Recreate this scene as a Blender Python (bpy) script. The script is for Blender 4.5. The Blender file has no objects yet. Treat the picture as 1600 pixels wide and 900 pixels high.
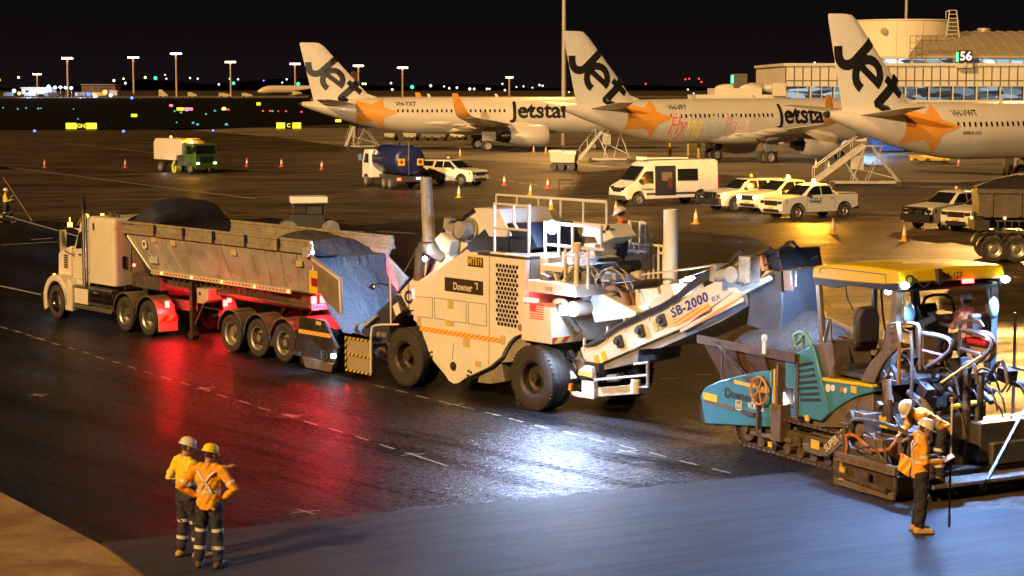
import bpy, bmesh, math, random
from mathutils import Vector, Matrix, Euler
random.seed(7)
S = bpy.context.scene
COL = S.collection
# ---------------------------------------------------------------- camera, world, sun, exposure
F = 3000.0; H = 6.87; PIT = math.atan((450-137)/F)
cp, sp = math.cos(PIT), math.sin(PIT)
cd = bpy.data.cameras.new('camera'); cam = bpy.data.objects.new('camera', cd); COL.objects.link(cam)
cd.sensor_width = 36; cd.lens = 36*F/1600; cd.clip_end = 6000; cd.clip_start = .5
cam.location = (0, 0, H); cam.rotation_euler = (math.pi/2-PIT, 0, 0)
S.camera = cam
SUN_EL, SUN_ROT = math.radians(28), math.radians(-126)     # high apron floodlights behind and left of the camera
w = bpy.data.worlds.new('World'); S.world = w; w.use_nodes = True
wn = w.node_tree.nodes; wl = w.node_tree.links
bg = wn['Background']
sky = wn.new('ShaderNodeTexSky'); sky.sky_type = 'NISHITA'; sky.sun_disc = False
sky.sun_elevation = math.radians(-9); sky.sun_rotation = math.radians(60)
tc = wn.new('ShaderNodeTexCoord'); sx = wn.new('ShaderNodeSeparateXYZ'); wl.new(tc.outputs['Generated'], sx.inputs[0])
rp = wn.new('ShaderNodeValToRGB'); wl.new(sx.outputs['Z'], rp.inputs[0])
rp.color_ramp.elements[0].position = 0.0; rp.color_ramp.elements[0].color = (.0085, .0052, .0060, 1)
rp.color_ramp.elements[1].position = .5; rp.color_ramp.elements[1].color = (.0016, .0015, .0022, 1)
e = rp.color_ramp.elements.new(.035); e.color = (.0040, .0030, .0038, 1)
ad = wn.new('ShaderNodeMixRGB'); ad.blend_type = 'ADD'; ad.inputs[0].default_value = .05
wl.new(rp.outputs[0], ad.inputs[1]); wl.new(sky.outputs[0], ad.inputs[2]); wl.new(ad.outputs[0], bg.inputs[0])
bg.inputs[1].default_value = 1.0
sl = bpy.data.lights.new('floodlight_sun', 'SUN'); sl.energy = 4.6; sl.angle = math.radians(.9); sl.color = (1, .57, .205)
so = bpy.data.objects.new('floodlight_sun', sl); COL.objects.link(so); so.location = (-40, -40, 60)
# light travels towards +x (right) and away
az = math.radians(46)
dv = Vector((math.cos(az)*math.cos(SUN_EL), math.sin(az)*math.cos(SUN_EL), -math.sin(SUN_EL)))
so.rotation_euler = dv.to_track_quat('-Z', 'Y').to_euler()
S.view_settings.view_transform = 'Standard'; S.view_settings.look = 'None'
S.view_settings.exposure = 0.0; S.view_settings.gamma = 1
S.render.engine = 'CYCLES'
S.cycles.max_bounces = 5; S.cycles.diffuse_bounces = 2; S.cycles.glossy_bounces = 3; S.cycles.transmission_bounces = 3
S.cycles.sample_clamp_indirect = 4; S.cycles.caustics_reflective = False; S.cycles.caustics_refractive = False

# ---------------------------------------------------------------- plan of the place: pixel rays used as a surveyor's sight lines
def ray(u, v):
    a = (u-800)/F; b = -(v-450)/F
    return (a, cp+b*sp, -sp+b*cp)
def G(u, v, z=0.0):
    r = ray(u, v); t = (z-H)/r[2]
    return (r[0]*t, r[1]*t, z)
def AT(u, v, Y):
    r = ray(u, v); t = Y/r[1]
    return (r[0]*t, Y, H+r[2]*t)
class Fr:
    """local frame: x along the vehicle, y away from the camera, z up"""
    def __init__(s, O, ang):
        s.O = O; s.a = ang; s.c = math.cos(ang); s.s = math.sin(ang)
    def loc(s, X, Y):
        dx, dy = X-s.O[0], Y-s.O[1]; return (dx*s.c+dy*s.s, -dx*s.s+dy*s.c)
    def P(s, u, v, y):
        r = ray(u, v); n = (-s.s, s.c)
        t = (y+s.O[0]*n[0]+s.O[1]*n[1])/(r[0]*n[0]+r[1]*n[1])
        return (s.loc(r[0]*t, r[1]*t)[0], H+r[2]*t)
    def Q(s, u, v, x):      # on the plane local x = const -> (y, z)
        r = ray(u, v); n = (s.c, s.s)
        t = (x+s.O[0]*n[0]+s.O[1]*n[1])/(r[0]*n[0]+r[1]*n[1])
        return (s.loc(r[0]*t, r[1]*t)[1], H+r[2]*t)
    def p3(s, u, v, y):
        a = s.P(u, v, y); return (a[0], y, a[1])
    def W(s, x, y, z=0): return (s.O[0]+x*s.c-y*s.s, s.O[1]+x*s.s+y*s.c, z)
    def sub(s, x, y): return Fr(s.W(x, y), s.a)

# ---------------------------------------------------------------- materials
MATS = {}
def M(name, col=(.5, .5, .5), rough=.5, metal=0.0, var=.18, scale=2.5, bump=0.0, bscale=40, dirt=None, damt=.0, coat=0.0, rvar=.12, spec=.5):
    if name in MATS: return MATS[name]
    m = bpy.data.materials.new(name); MATS[name] = m; m.use_nodes = True
    n = m.node_tree.nodes; l = m.node_tree.links; p = n['Principled BSDF']
    t = n.new('ShaderNodeTexCoord')
    nz = n.new('ShaderNodeTexNoise'); nz.inputs['Scale'].default_value = scale; nz.inputs['Detail'].default_value = 6; nz.inputs['Roughness'].default_value = .65
    l.new(t.outputs['Object'], nz.inputs['Vector'])
    r = n.new('ShaderNodeValToRGB'); r.color_ramp.elements[0].position = .3; r.color_ramp.elements[1].position = .72
    k = 1-var
    r.color_ramp.elements[0].color = (col[0]*k, col[1]*k, col[2]*k, 1)
    r.color_ramp.elements[1].color = (min(1, col[0]*(1+var*.4)), min(1, col[1]*(1+var*.4)), min(1, col[2]*(1+var*.4)), 1)
    l.new(nz.outputs[0], r.inputs[0]); out = r.outputs[0]
    if dirt:
        n2 = n.new('ShaderNodeTexNoise'); n2.inputs['Scale'].default_value = scale*1.7; n2.inputs['Detail'].default_value = 9; n2.inputs['Roughness'].default_value = .8
        l.new(t.outputs['Object'], n2.inputs['Vector'])
        r2 = n.new('ShaderNodeValToRGB'); r2.color_ramp.elements[0].position = .62-damt*.35; r2.color_ramp.elements[1].position = .80-damt*.2
        l.new(n2.outputs[0], r2.inputs[0])
        mx = n.new('ShaderNodeMixRGB'); mx.inputs[2].default_value = (*dirt, 1); l.new(r2.outputs[0], mx.inputs[0]); l.new(out, mx.inputs[1]); out = mx.outputs[0]
    l.new(out, p.inputs['Base Color'])
    mr = n.new('ShaderNodeMapRange'); mr.inputs['To Min'].default_value = max(.03, rough-rvar); mr.inputs['To Max'].default_value = min(1, rough+rvar)
    l.new(nz.outputs[0], mr.inputs['Value']); l.new(mr.outputs[0], p.inputs['Roughness'])
    p.inputs['Metallic'].default_value = metal; p.inputs['Coat Weight'].default_value = coat; p.inputs['Specular IOR Level'].default_value = spec
    if bump:
        nb = n.new('ShaderNodeTexNoise'); nb.inputs['Scale'].default_value = bscale; nb.inputs['Detail'].default_value = 4
        l.new(t.outputs['Object'], nb.inputs['Vector'])
        b = n.new('ShaderNodeBump'); b.inputs['Strength'].default_value = bump; b.inputs['Distance'].default_value = .02
        l.new(nb.outputs[0], b.inputs['Height']); l.new(b.outputs[0], p.inputs['Normal'])
    return m
def EM(name, col, st):
    if name in MATS: return MATS[name]
    m = bpy.data.materials.new(name); MATS[name] = m; m.use_nodes = True
    p = m.node_tree.nodes['Principled BSDF']; p.inputs['Base Color'].default_value = (*col, 1)
    p.inputs['Emission Color'].default_value = (*col, 1); p.inputs['Emission Strength'].default_value = st
    return m
def STRIPE(name, c1, c2, period, ang=45, rough=.5):
    """diagonal warning stripes laid over local x/z"""
    if name in MATS: return MATS[name]
    m = bpy.data.materials.new(name); MATS[name] = m; m.use_nodes = True
    n = m.node_tree.nodes; l = m.node_tree.links; p = n['Principled BSDF']; p.inputs['Roughness'].default_value = rough
    t = n.new('ShaderNodeTexCoord'); s_ = n.new('ShaderNodeSeparateXYZ'); l.new(t.outputs['Object'], s_.inputs[0])
    def math_(op, a, b=None):
        q = n.new('ShaderNodeMath'); q.operation = op
        for i, x in enumerate((a, b)):
            if x is None: continue
            if isinstance(x, (int, float)): q.inputs[i].default_value = x
            else: l.new(x, q.inputs[i])
        return q.outputs[0]
    k = math.tan(math.radians(ang))
    xy = math_('ADD', s_.outputs['X'], s_.outputs['Y'])
    u = math_('DIVIDE', math_('ADD', xy, math_('MULTIPLY', s_.outputs['Z'], -k)), period)
    fr = math_('GREATER_THAN', math_('FRACT', u), .5)
    mx = n.new('ShaderNodeMixRGB'); mx.inputs[1].default_value = (*c1, 1); mx.inputs[2].default_value = (*c2, 1)
    l.new(fr, mx.inputs[0]); l.new(mx.outputs[0], p.inputs['Base Color'])
    return m
# ---------------------------------------------------------------- mesh builder
class MB:
    def __init__(s): s.v = []; s.f = []; s.k = []; s.cur = 0; s.pc = []
    def add(s, vs, fs):
        o = len(s.v); s.pc.append((o, len(s.f))); s.v += [tuple(x) for x in vs]; s.f += [tuple(i+o for i in f) for f in fs]; s.k += [s.cur]*len(fs); return s
    def m(s, k): s.cur = k; return s
    def bx(s, x0, x1, y0, y1, z0, z1):
        return s.add([(x0, y0, z0), (x1, y0, z0), (x1, y1, z0), (x0, y1, z0), (x0, y0, z1), (x1, y0, z1), (x1, y1, z1), (x0, y1, z1)],
            [(0, 3, 2, 1), (4, 5, 6, 7), (0, 1, 5, 4), (1, 2, 6, 5), (2, 3, 7, 6), (3, 0, 4, 7)])
    def rb(s, c, d, rot=(0, 0, 0)):
        R = Euler(rot).to_matrix(); vs = []
        for z in (-.5, .5):
            for x, y in ((-.5, -.5), (.5, -.5), (.5, .5), (-.5, .5)):
                vs.append(Vector(c)+R @ Vector((x*d[0], y*d[1], z*d[2])))
        return s.add(vs, [(0, 3, 2, 1), (4, 5, 6, 7), (0, 1, 5, 4), (1, 2, 6, 5), (2, 3, 7, 6), (3, 0, 4, 7)])
    def cyl(s, p0, p1, r0, r1=None, n=14, cap=True):
        r1 = r0 if r1 is None else r1
        p0 = Vector(p0); p1 = Vector(p1); d = (p1-p0).normalized()
        a = d.orthogonal().normalized(); b = d.cross(a)
        vs = []
        for p, r in ((p0, r0), (p1, r1)):
            for i in range(n):
                t = 2*math.pi*i/n; vs.append(p+(a*math.cos(t)+b*math.sin(t))*r)
        fs = [(i, (i+1) % n, n+(i+1) % n, n+i) for i in range(n)]
        if cap: fs += [tuple(range(n-1, -1, -1)), tuple(range(n, 2*n))]
        return s.add(vs, fs)
    def bar(s, p0, p1, w, h=None):
        h = h or w; p0 = Vector(p0); p1 = Vector(p1); d = (p1-p0).normalized()
        up = Vector((0, 0, 1)) if abs(d.z) < .95 else Vector((0, 1, 0))
        a = d.cross(up).normalized(); b = a.cross(d); vs = []
        for p in (p0, p1):
            for i, j in ((-1, -1), (1, -1), (1, 1), (-1, 1)): vs.append(p+a*i*w/2+b*j*h/2)
        return s.add(vs, [(0, 1, 5, 4), (1, 2, 6, 5), (2, 3, 7, 6), (3, 0, 4, 7), (3, 2, 1, 0), (4, 5, 6, 7)])
    def tube(s, pts, r, n=8, smooth=0, closed=False):
        P = [Vector(p) for p in pts]
        for _ in range(smooth):
            Q = [P[0]]
            for a, b in zip(P, P[1:]): Q += [a*.75+b*.25, a*.25+b*.75]
            P = Q+[P[-1]]
        rs = r if isinstance(r, (list, tuple)) else [r]*len(P)
        if len(rs) != len(P): rs = [rs[min(len(rs)-1, int(i*len(rs)/len(P)))] for i in range(len(P))]
        T = []
        for i in range(len(P)):
            a = P[max(i-1, 0)]; b = P[min(i+1, len(P)-1)]; T.append((b-a).normalized())
        N = T[0].orthogonal().normalized(); vs = []
        for i, p in enumerate(P):
            N = (N-T[i]*N.dot(T[i])).normalized(); B_ = T[i].cross(N)
            sc = 1
            if 0 < i < len(P)-1:
                c_ = (P[i]-P[i-1]).normalized().dot((P[i+1]-P[i]).normalized()); sc = 1/max(.6, math.sqrt(max(.01, (1+c_)/2)))
            for k in range(n):
                t = 2*math.pi*k/n; vs.append(p+(N*math.cos(t)+B_*math.sin(t))*rs[i]*sc)
        fs = []
        for i in range(len(P)-1):
            for k in range(n):
                fs.append((i*n+k, i*n+(k+1) % n, (i+1)*n+(k+1) % n, (i+1)*n+k))
        fs += [tuple(range(n-1, -1, -1)), tuple(range((len(P)-1)*n, len(P)*n))]
        return s.add(vs, fs)
    def prism(s, poly, y0, y1):
        n = len(poly); vs = [(x, y0, z) for x, z in poly]+[(x, y1, z) for x, z in poly]
        ar = sum(poly[i][0]*poly[(i+1) % n][1]-poly[(i+1) % n][0]*poly[i][1] for i in range(n))
        fs = [(i, n+i, n+(i+1) % n, (i+1) % n) for i in range(n)]
        fs += [tuple(range(n)), tuple(range(2*n-1, n-1, -1))]
        if ar < 0: fs = [tuple(reversed(f)) for f in fs]
        return s.add(vs, fs)
    def prz(s, poly, z0, z1):
        n = len(poly); vs = [(x, y, z0) for x, y in poly]+[(x, y, z1) for x, y in poly]
        ar = sum(poly[i][0]*poly[(i+1) % n][1]-poly[(i+1) % n][0]*poly[i][1] for i in range(n))
        fs = [(i, (i+1) % n, n+(i+1) % n, n+i) for i in range(n)]+[tuple(range(n-1, -1, -1)), tuple(range(n, 2*n))]
        if ar < 0: fs = [tuple(reversed(f)) for f in fs]
        return s.add(vs, fs)
    def lathe(s, prof, c=(0, 0, 0), n=28, ax='y', a0=0, a1=2*math.pi):
        full = abs(a1-a0-2*math.pi) < 1e-6; m_ = n if full else n+1; vs = []
        for i in range(m_):
            t = a0+(a1-a0)*i/n
            for r, h in prof:
                x, z = r*math.cos(t), r*math.sin(t)
                q = {'y': (x, h, z), 'z': (x, z, h), 'x': (h, x, z)}[ax]
                vs.append((q[0]+c[0], q[1]+c[1], q[2]+c[2]))
        k = len(prof); fs = []
        for i in range(n):
            j = (i+1) % m_
            for q in range(k-1): fs.append((i*k+q, i*k+q+1, j*k+q+1, j*k+q))
        if ax == 'z': fs = [tuple(reversed(f)) for f in fs]
        return s.add(vs, fs)
    def loft(s, rings, cap=True):
        n = len(rings[0]); vs = [p for r in rings for p in r]; fs = []
        for i in range(len(rings)-1):
            for k in range(n): fs.append((i*n+k, i*n+(k+1) % n, (i+1)*n+(k+1) % n, (i+1)*n+k))
        if cap: fs += [tuple(range(n-1, -1, -1)), tuple(range((len(rings)-1)*n, len(rings)*n))]
        return s.add(vs, fs)
    def quad(s, a, b, c, d): return s.add([a, b, c, d], [(0, 1, 2, 3)])
    def poly(s, pts): return s.add(pts, [tuple(range(len(pts)))])
    def ball(s, c, r, n=12, m_=8, sc=(1, 1, 1)):
        vs = [(c[0], c[1], c[2]+r*sc[2])]
        for j in range(1, m_):
            ph = math.pi*j/m_
            for i in range(n):
                t = 2*math.pi*i/n; vs.append((c[0]+r*sc[0]*math.sin(ph)*math.cos(t), c[1]+r*sc[1]*math.sin(ph)*math.sin(t), c[2]+r*sc[2]*math.cos(ph)))
        vs.append((c[0], c[1], c[2]-r*sc[2])); fs = []
        for i in range(n): fs.append((0, 1+i, 1+(i+1) % n))
        for j in range(m_-2):
            for i in range(n): fs.append((1+j*n+i, 1+(j+1)*n+i, 1+(j+1)*n+(i+1) % n, 1+j*n+(i+1) % n))
        L = len(vs)-1
        for i in range(n): fs.append((L, 1+(m_-2)*n+(i+1) % n, 1+(m_-2)*n+i))
        return s.add(vs, fs)
def finish(me, smooth):
    bm = bmesh.new(); bm.from_mesh(me); bmesh.ops.recalc_face_normals(bm, faces=bm.faces); bm.to_mesh(me); bm.free()
    if smooth is not None:
        for p in me.polygons: p.use_smooth = True
        try: me.set_sharp_from_angle(angle=math.radians(smooth))
        except Exception: pass
def part(name, b, mat, parent=None, bev=0.0, smooth=38, label=None, recalc=True):
    me = bpy.data.meshes.new(name); me.from_pydata(b.v, [], b.f); me.validate(verbose=False)
    ms = mat if isinstance(mat, (list, tuple)) else [mat]
    for x in ms: me.materials.append(x)
    if len(ms) > 1 and len(me.polygons) == len(b.k): me.polygons.foreach_set('material_index', b.k)
    me.update(); finish(me, smooth)
    o = bpy.data.objects.new(name, me); COL.objects.link(o)
    if parent is not None: o.parent = parent
    if bev:
        md = o.modifiers.new('bevel', 'BEVEL'); md.width = bev; md.segments = 2; md.limit_method = 'ANGLE'; md.angle_limit = math.radians(35)
    if label: o['label'] = label
    return o
def parts(name, b, mat, parent=None, **k):
    """every piece collected in b becomes a part of its own"""
    pc = b.pc+[(len(b.v), len(b.f))]
    for (v0, f0), (v1, f1) in zip(pc, pc[1:]):
        q = MB(); q.add(b.v[v0:v1], [tuple(i-v0 for i in f) for f in b.f[f0:f1]]); part(name, q, mat, parent, **k)
def tag(o, label, cat, group=None, kind=None):
    o['label'] = label; o['category'] = cat
    if group: o['group'] = group
    if kind: o['kind'] = kind
    return o
def struct(name, b, mat, smooth=None):
    o = part(name, b, mat, smooth=smooth); o['kind'] = 'structure'; return o
def thing(name, label, cat, fr=None, loc=(0, 0, 0), rz=0, group=None):
    o = bpy.data.objects.new(name, None); COL.objects.link(o); o.empty_display_size = .3
    if fr is not None: o.location = (fr.O[0], fr.O[1], 0); o.rotation_euler = (0, 0, fr.a)
    else: o.location = loc; o.rotation_euler = (0, 0, rz)
    return tag(o, label, cat, group)
def kids(o): return [c for c in bpy.data.objects if c.parent == o]
def dup(o, loc=None, rz=None, label=None, parent=None):
    c = o.copy(); COL.objects.link(c)
    if parent is not None: c.parent = parent
    if loc is not None: c.location = loc
    if rz is not None: c.rotation_euler = (0, 0, rz)
    if label: c['label'] = label
    for ch in kids(o): dup(ch, parent=c)
    return c
_tc = {}
def tmp_scene():
    if 's' not in _tc: _tc['s'] = bpy.data.scenes.new('workshop')
    return _tc['s']
def baked(o):
    """evaluate one object on its own in a side scene and return its mesh"""
    sc_ = tmp_scene(); sc_.collection.objects.link(o); vl = sc_.view_layers[0]; vl.update()
    dg = vl.depsgraph; dg.update(); me = bpy.data.meshes.new_from_object(o.evaluated_get(dg)); bpy.data.objects.remove(o); return me
def text_mesh(s_, size, off=0.0, ext=.002, sx_=1.0, align='CENTER', shear=0.0, sp_=1.0):
    tmp = tmp_scene()
    cu = bpy.data.curves.new('lettering', 'FONT'); cu.body = s_; cu.size = size; cu.offset = off; cu.extrude = ext
    cu.align_x = align; cu.align_y = 'CENTER'; cu.resolution_u = 3; cu.shear = shear; cu.space_character = sp_
    o = bpy.data.objects.new('lettering', cu); me = baked(o)
    for v in me.vertices: v.co.x *= sx_
    return me
def txt(s_, size, mat, parent, loc, rot=(math.pi/2, 0, 0), name='lettering', **k):
    me = text_mesh(s_, size, **k); me.materials.clear(); me.materials.append(mat)
    o = bpy.data.objects.new(name, me); COL.objects.link(o); o.parent = parent; o.location = loc; o.rotation_euler = rot
    return o
def lamp(name, loc, energy, col, parent=None, kind='POINT', size=.05, aim=None, spot=None, blend=.4):
    d = bpy.data.lights.new(name, kind); d.energy = energy; d.color = col
    if kind == 'AREA': d.size = size
    else: d.shadow_soft_size = size
    if kind == 'SPOT': d.spot_size = math.radians(spot or 90); d.spot_blend = blend
    o = bpy.data.objects.new(name, d); COL.objects.link(o)
    if parent is not None: o.parent = parent
    o.location = loc
    if aim is not None: o.rotation_euler = (Vector(aim)-Vector(loc)).to_track_quat('-Z', 'Y').to_euler()
    return o
# shared materials
WHITE = M('white_paint', (.78, .76, .70), .38, var=.08, scale=1.2, dirt=(.28, .22, .15), damt=.10, coat=.3)
CREAM = M('machine_white', (.80, .77, .68), .45, var=.07, scale=1.5, dirt=(.35, .27, .17), damt=.08, coat=.15)
BLACKP = M('black_plastic', (.02, .02, .022), .5, var=.2)
RUBBER = M('tyre_rubber', (.045, .038, .032), .82, var=.35, scale=6, bump=.3, bscale=60)
STEEL = M('bare_steel', (.42, .40, .37), .38, .85, var=.25, scale=4)
CHROME = M('polished_metal', (.72, .70, .66), .2, 1.0, var=.12)
DARKM = M('dark_machinery', (.055, .047, .040), .55, .3, var=.45, scale=7, bump=.3, dirt=(.14, .10, .07), damt=.5)
GREYP = M('grey_paint', (.26, .24, .21), .5, var=.2, dirt=(.12, .09, .06), damt=.35)
RUST = M('rusty_steel', (.17, .095, .055), .7, .3, var=.45, scale=4, bump=.25, dirt=(.06, .04, .03), damt=.5)
GLASS = M('dark_glass', (.012, .014, .016), .08, var=.2, coat=.3)
REDL = EM('red_lamp', (1, .03, .025), 30)
AMBL = EM('amber_lamp', (1, .38, .04), 12)
LEDL = EM('white_led_lamp', (.72, .86, 1), 40)
REDM = M('red_lens', (.35, .02, .015), .25, var=.1)
ORM = M('orange_lens', (.6, .2, .02), .3, var=.1)
YEL = M('yellow_sticker', (.75, .52, .03), .5, var=.15)
BLKT = M('black_lettering', (.02, .018, .016), .5, var=.1)
WHT = M('white_lettering', (.8, .8, .78), .5, var=.05)
HAZ = STRIPE('orange_yellow_stripes', (.85, .25, .03), (.85, .6, .12), .16, 60)
HAZR = STRIPE('red_yellow_stripes', (.5, .03, .02), (.75, .55, .08), .34, 45)
# ---------------------------------------------------------------- ground sheets
def ground_mat(name, c0, c1, r0, r1, scale=.15, bump=.4, bscale=30, stretch=None, wave=0, warp=0, detail=8, speck=0, ang=0, rp0=.36, rp1=.62, spec=.5, bd=.02, rsc=None, mid=0, sp=0, sps=7):
    m = bpy.data.materials.new(name); m.use_nodes = True
    n = m.node_tree.nodes; l = m.node_tree.links; p = n['Principled BSDF']; p.inputs['Specular IOR Level'].default_value = spec
    t = n.new('ShaderNodeTexCoord'); m0 = n.new('ShaderNodeMapping'); l.new(t.outputs['Object'], m0.inputs[0]); m0.inputs['Rotation'].default_value = (0, 0, -ang)
    mp = n.new('ShaderNodeMapping'); l.new(m0.outputs[0], mp.inputs[0])
    if stretch: mp.inputs['Scale'].default_value = (*stretch, 1)
    nz = n.new('ShaderNodeTexNoise'); nz.inputs['Scale'].default_value = scale; nz.inputs['Detail'].default_value = detail; nz.inputs['Roughness'].default_value = .62; nz.inputs['Distortion'].default_value = warp
    l.new(mp.outputs[0], nz.inputs['Vector'])
    r = n.new('ShaderNodeValToRGB'); r.color_ramp.elements[0].position = rp0; r.color_ramp.elements[1].position = rp1
    r.color_ramp.elements[0].color = (*c0, 1); r.color_ramp.elements[1].color = (*c1, 1)
    l.new(nz.outputs[0], r.inputs[0])
    nf = n.new('ShaderNodeTexNoise'); nf.inputs['Scale'].default_value = bscale; nf.inputs['Detail'].default_value = 3; nf.inputs['Roughness'].default_value = .7
    l.new(t.outputs['Object'], nf.inputs['Vector'])
    mx = n.new('ShaderNodeMixRGB'); mx.blend_type = 'MULTIPLY'; mx.inputs[0].default_value = .8
    r3 = n.new('ShaderNodeValToRGB'); r3.color_ramp.elements[0].position = .3; r3.color_ramp.elements[0].color = (.35, .35, .35, 1); r3.color_ramp.elements[1].position = .75
    l.new(nf.outputs[0], r3.inputs[0]); l.new(r.outputs[0], mx.inputs[1]); l.new(r3.outputs[0], mx.inputs[2])
    l.new(mx.outputs[0], p.inputs['Base Color'])
    # wet and dry patches: another noise decides the gloss
    n4 = n.new('ShaderNodeTexNoise'); n4.inputs['Scale'].default_value = rsc or scale*1.6; n4.inputs['Detail'].default_value = 7; n4.inputs['Roughness'].default_value = .6
    mp2 = n.new('ShaderNodeMapping'); l.new(mp.outputs[0], mp2.inputs[0]); mp2.inputs['Location'].default_value = (13.7, 5.1, 0); l.new(mp2.outputs[0], n4.inputs['Vector'])
    mr = n.new('ShaderNodeMapRange'); mr.inputs['From Min'].default_value = .35; mr.inputs['From Max'].default_value = .65
    mr.inputs['To Min'].default_value = r0; mr.inputs['To Max'].default_value = r1
    l.new(n4.outputs[0], mr.inputs['Value']); l.new(mr.outputs[0], p.inputs['Roughness'])
    hgt = nf.outputs[0]
    if sp:      # wet film broken up stone by stone and in drier bands
        a1 = n.new('ShaderNodeTexNoise'); a1.inputs['Scale'].default_value = sps; a1.inputs['Detail'].default_value = 7; a1.inputs['Roughness'].default_value = .85; l.new(t.outputs['Object'], a1.inputs['Vector'])
        m1 = n.new('ShaderNodeMapRange'); m1.inputs['From Min'].default_value = .42; m1.inputs['From Max'].default_value = .60; m1.inputs['To Min'].default_value = spec*(1-sp); m1.inputs['To Max'].default_value = spec*(1+2.2*sp); l.new(a1.outputs[0], m1.inputs['Value'])
        m2 = n.new('ShaderNodeMapRange'); m2.inputs['From Min'].default_value = .43; m2.inputs['From Max'].default_value = .57; m2.inputs['To Min'].default_value = 1-.95*sp; m2.inputs['To Max'].default_value = 1.35; l.new(n4.outputs[0], m2.inputs['Value'])
        ml = n.new('ShaderNodeMath'); ml.operation = 'MULTIPLY'; l.new(m1.outputs[0], ml.inputs[0]); l.new(m2.outputs[0], ml.inputs[1]); l.new(ml.outputs[0], p.inputs['Specular IOR Level'])
    if mid:
        nm = n.new('ShaderNodeTexNoise'); nm.inputs['Scale'].default_value = bscale*.22; nm.inputs['Detail'].default_value = 2; l.new(t.outputs['Object'], nm.inputs['Vector'])
        a2 = n.new('ShaderNodeMath'); a2.operation = 'MULTIPLY_ADD'; l.new(nm.outputs[0], a2.inputs[0]); a2.inputs[1].default_value = mid; l.new(hgt, a2.inputs[2]); hgt = a2.outputs[0]
    if wave:
        wv = n.new('ShaderNodeTexWave'); wv.inputs['Scale'].default_value = wave; wv.inputs['Distortion'].default_value = 7; wv.inputs['Detail'].default_value = 3; wv.inputs['Detail Scale'].default_value = .6
        m3 = n.new('ShaderNodeMapping'); m3.inputs['Rotation'].default_value = (0, 0, math.radians(49.6)); l.new(t.outputs['Object'], m3.inputs[0]); l.new(m3.outputs[0], wv.inputs['Vector'])
        a = n.new('ShaderNodeMath'); a.operation = 'MULTIPLY_ADD'; l.new(wv.outputs[0], a.inputs[0]); a.inputs[1].default_value = .28; l.new(hgt, a.inputs[2]); hgt = a.outputs[0]
    b = n.new('ShaderNodeBump'); b.inputs['Strength'].default_value = bump; b.inputs['Distance'].default_value = bd
    l.new(hgt, b.inputs['Height']); l.new(b.outputs[0], p.inputs['Normal'])
    return m
TA = math.radians(-49.63)
ASPH = ground_mat('old_asphalt', (.022, .015, .008), (.15, .103, .055), .34, .70, spec=.35, scale=.10, stretch=(1, 3.2), bump=.6, bscale=20, ang=math.radians(10), warp=1.2, bd=.04, mid=.5, sp=.7, sps=3)
MILL = ground_mat('milled_asphalt', (.006, .0055, .006), (.034, .031, .032), .28, .48, spec=.15, scale=.25, bump=.75, bscale=22, wave=2.6, ang=TA, stretch=(.35, 2.6), bd=.035, mid=.35, sp=.92, sps=8)
MATM = ground_mat('fresh_asphalt', (.042, .042, .046), (.055, .055, .060), .64, .70, scale=.9, bump=.8, bscale=42, ang=math.radians(28), stretch=(.3, 2.5), bd=.012, sp=.22, sps=26)
CONC = ground_mat('concrete', (.26, .16, .07), (.56, .38, .18), .65, .85, scale=.8, bump=.35, bscale=22, warp=.5)
APRON = ground_mat('apron_concrete', (.14, .115, .075), (.42, .34, .23), .36, .66, scale=.05, stretch=(.7, 2.6), bump=.3, bscale=9, warp=1, bd=.02)
DARKA = ground_mat('dark_asphalt', (.004, .003, .0025), (.022, .016, .010), .25, .55, spec=.16, scale=.12, bump=.6, bscale=18, ang=TA, stretch=(.4, 1.6), warp=1, bd=.04, mid=.6, sp=.8, sps=5)
GRASS = M('dark_grass', (.0022, .0028, .0014), .95, var=.5, scale=.05, spec=.1)
def sheet(name, pts, mat, z=.004, z0=None):
    b = MB()
    if z0 is None: b.poly([(p[0], p[1], z) for p in pts])
    else: b.prz([(p[0], p[1]) for p in pts], z0, z)
    return struct(name, b, mat)
b = MB(); b.poly([(-2600, -60, 0), (2600, -60, 0), (2600, 5200, 0), (-2600, 5200, 0)]); struct('ground', b, ASPH)
edge = [G(160, 852), G(1243, 741)]
sheet('milled_pavement', [G(-260, 640), G(160, 856), G(1243, 745), G(1330, 700), G(1250, 668), G(905, 640), G(440, 545), G(-120, 440)], MILL, .004)
sheet('dark_pavement', [G(-260, 400), G(0, 344), G(260, 352), G(420, 340), G(560, 352), G(760, 338), G(1010, 356), G(1180, 372), G(1262, 420), G(1300, 480), G(1345, 560), G(1330, 700), G(1250, 668), G(905, 640), G(440, 545), G(-120, 440)], DARKA, .004)  # darker ground sheet along the far side of the machines
mat_pts = [G(160, 852), G(500, 815), G(900, 776), G(1243, 741), G(1330, 772), G(1460, 800), G(1700, 800), G(2100, 1000), G(300, 960)]
sheet('fresh_mat', mat_pts, MATM, .045, .001)
sheet('concrete_pavement', [G(-400, 560), G(-2, 768), G(160, 853), G(330, 975), G(-500, 1300)], CONC, .008)
sheet('apron', [G(430, 214), G(660, 246), G(1000, 264), G(1300, 285), G(1900, 320), (420, 180, 0), (420, 330, 0), (-60, 330, 0)], APRON, .004)
g = MB(); g.poly([(x, y, .004) for x, y, _ in (G(-900, 206), G(300, 203), G(470, 197), G(640, 190), G(700, 153.5), G(-900, 153.5))]); struct('infield', g, GRASS)
g = MB(); g.poly([(-345, 1330, .01), (900, 1330, .01), (900, 1600, .01), (-345, 1600, .01)])
FARM = M('far_concrete', (.20, .165, .12), .75, var=.4, scale=.01); struct('far_apron', g, FARM)
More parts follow.
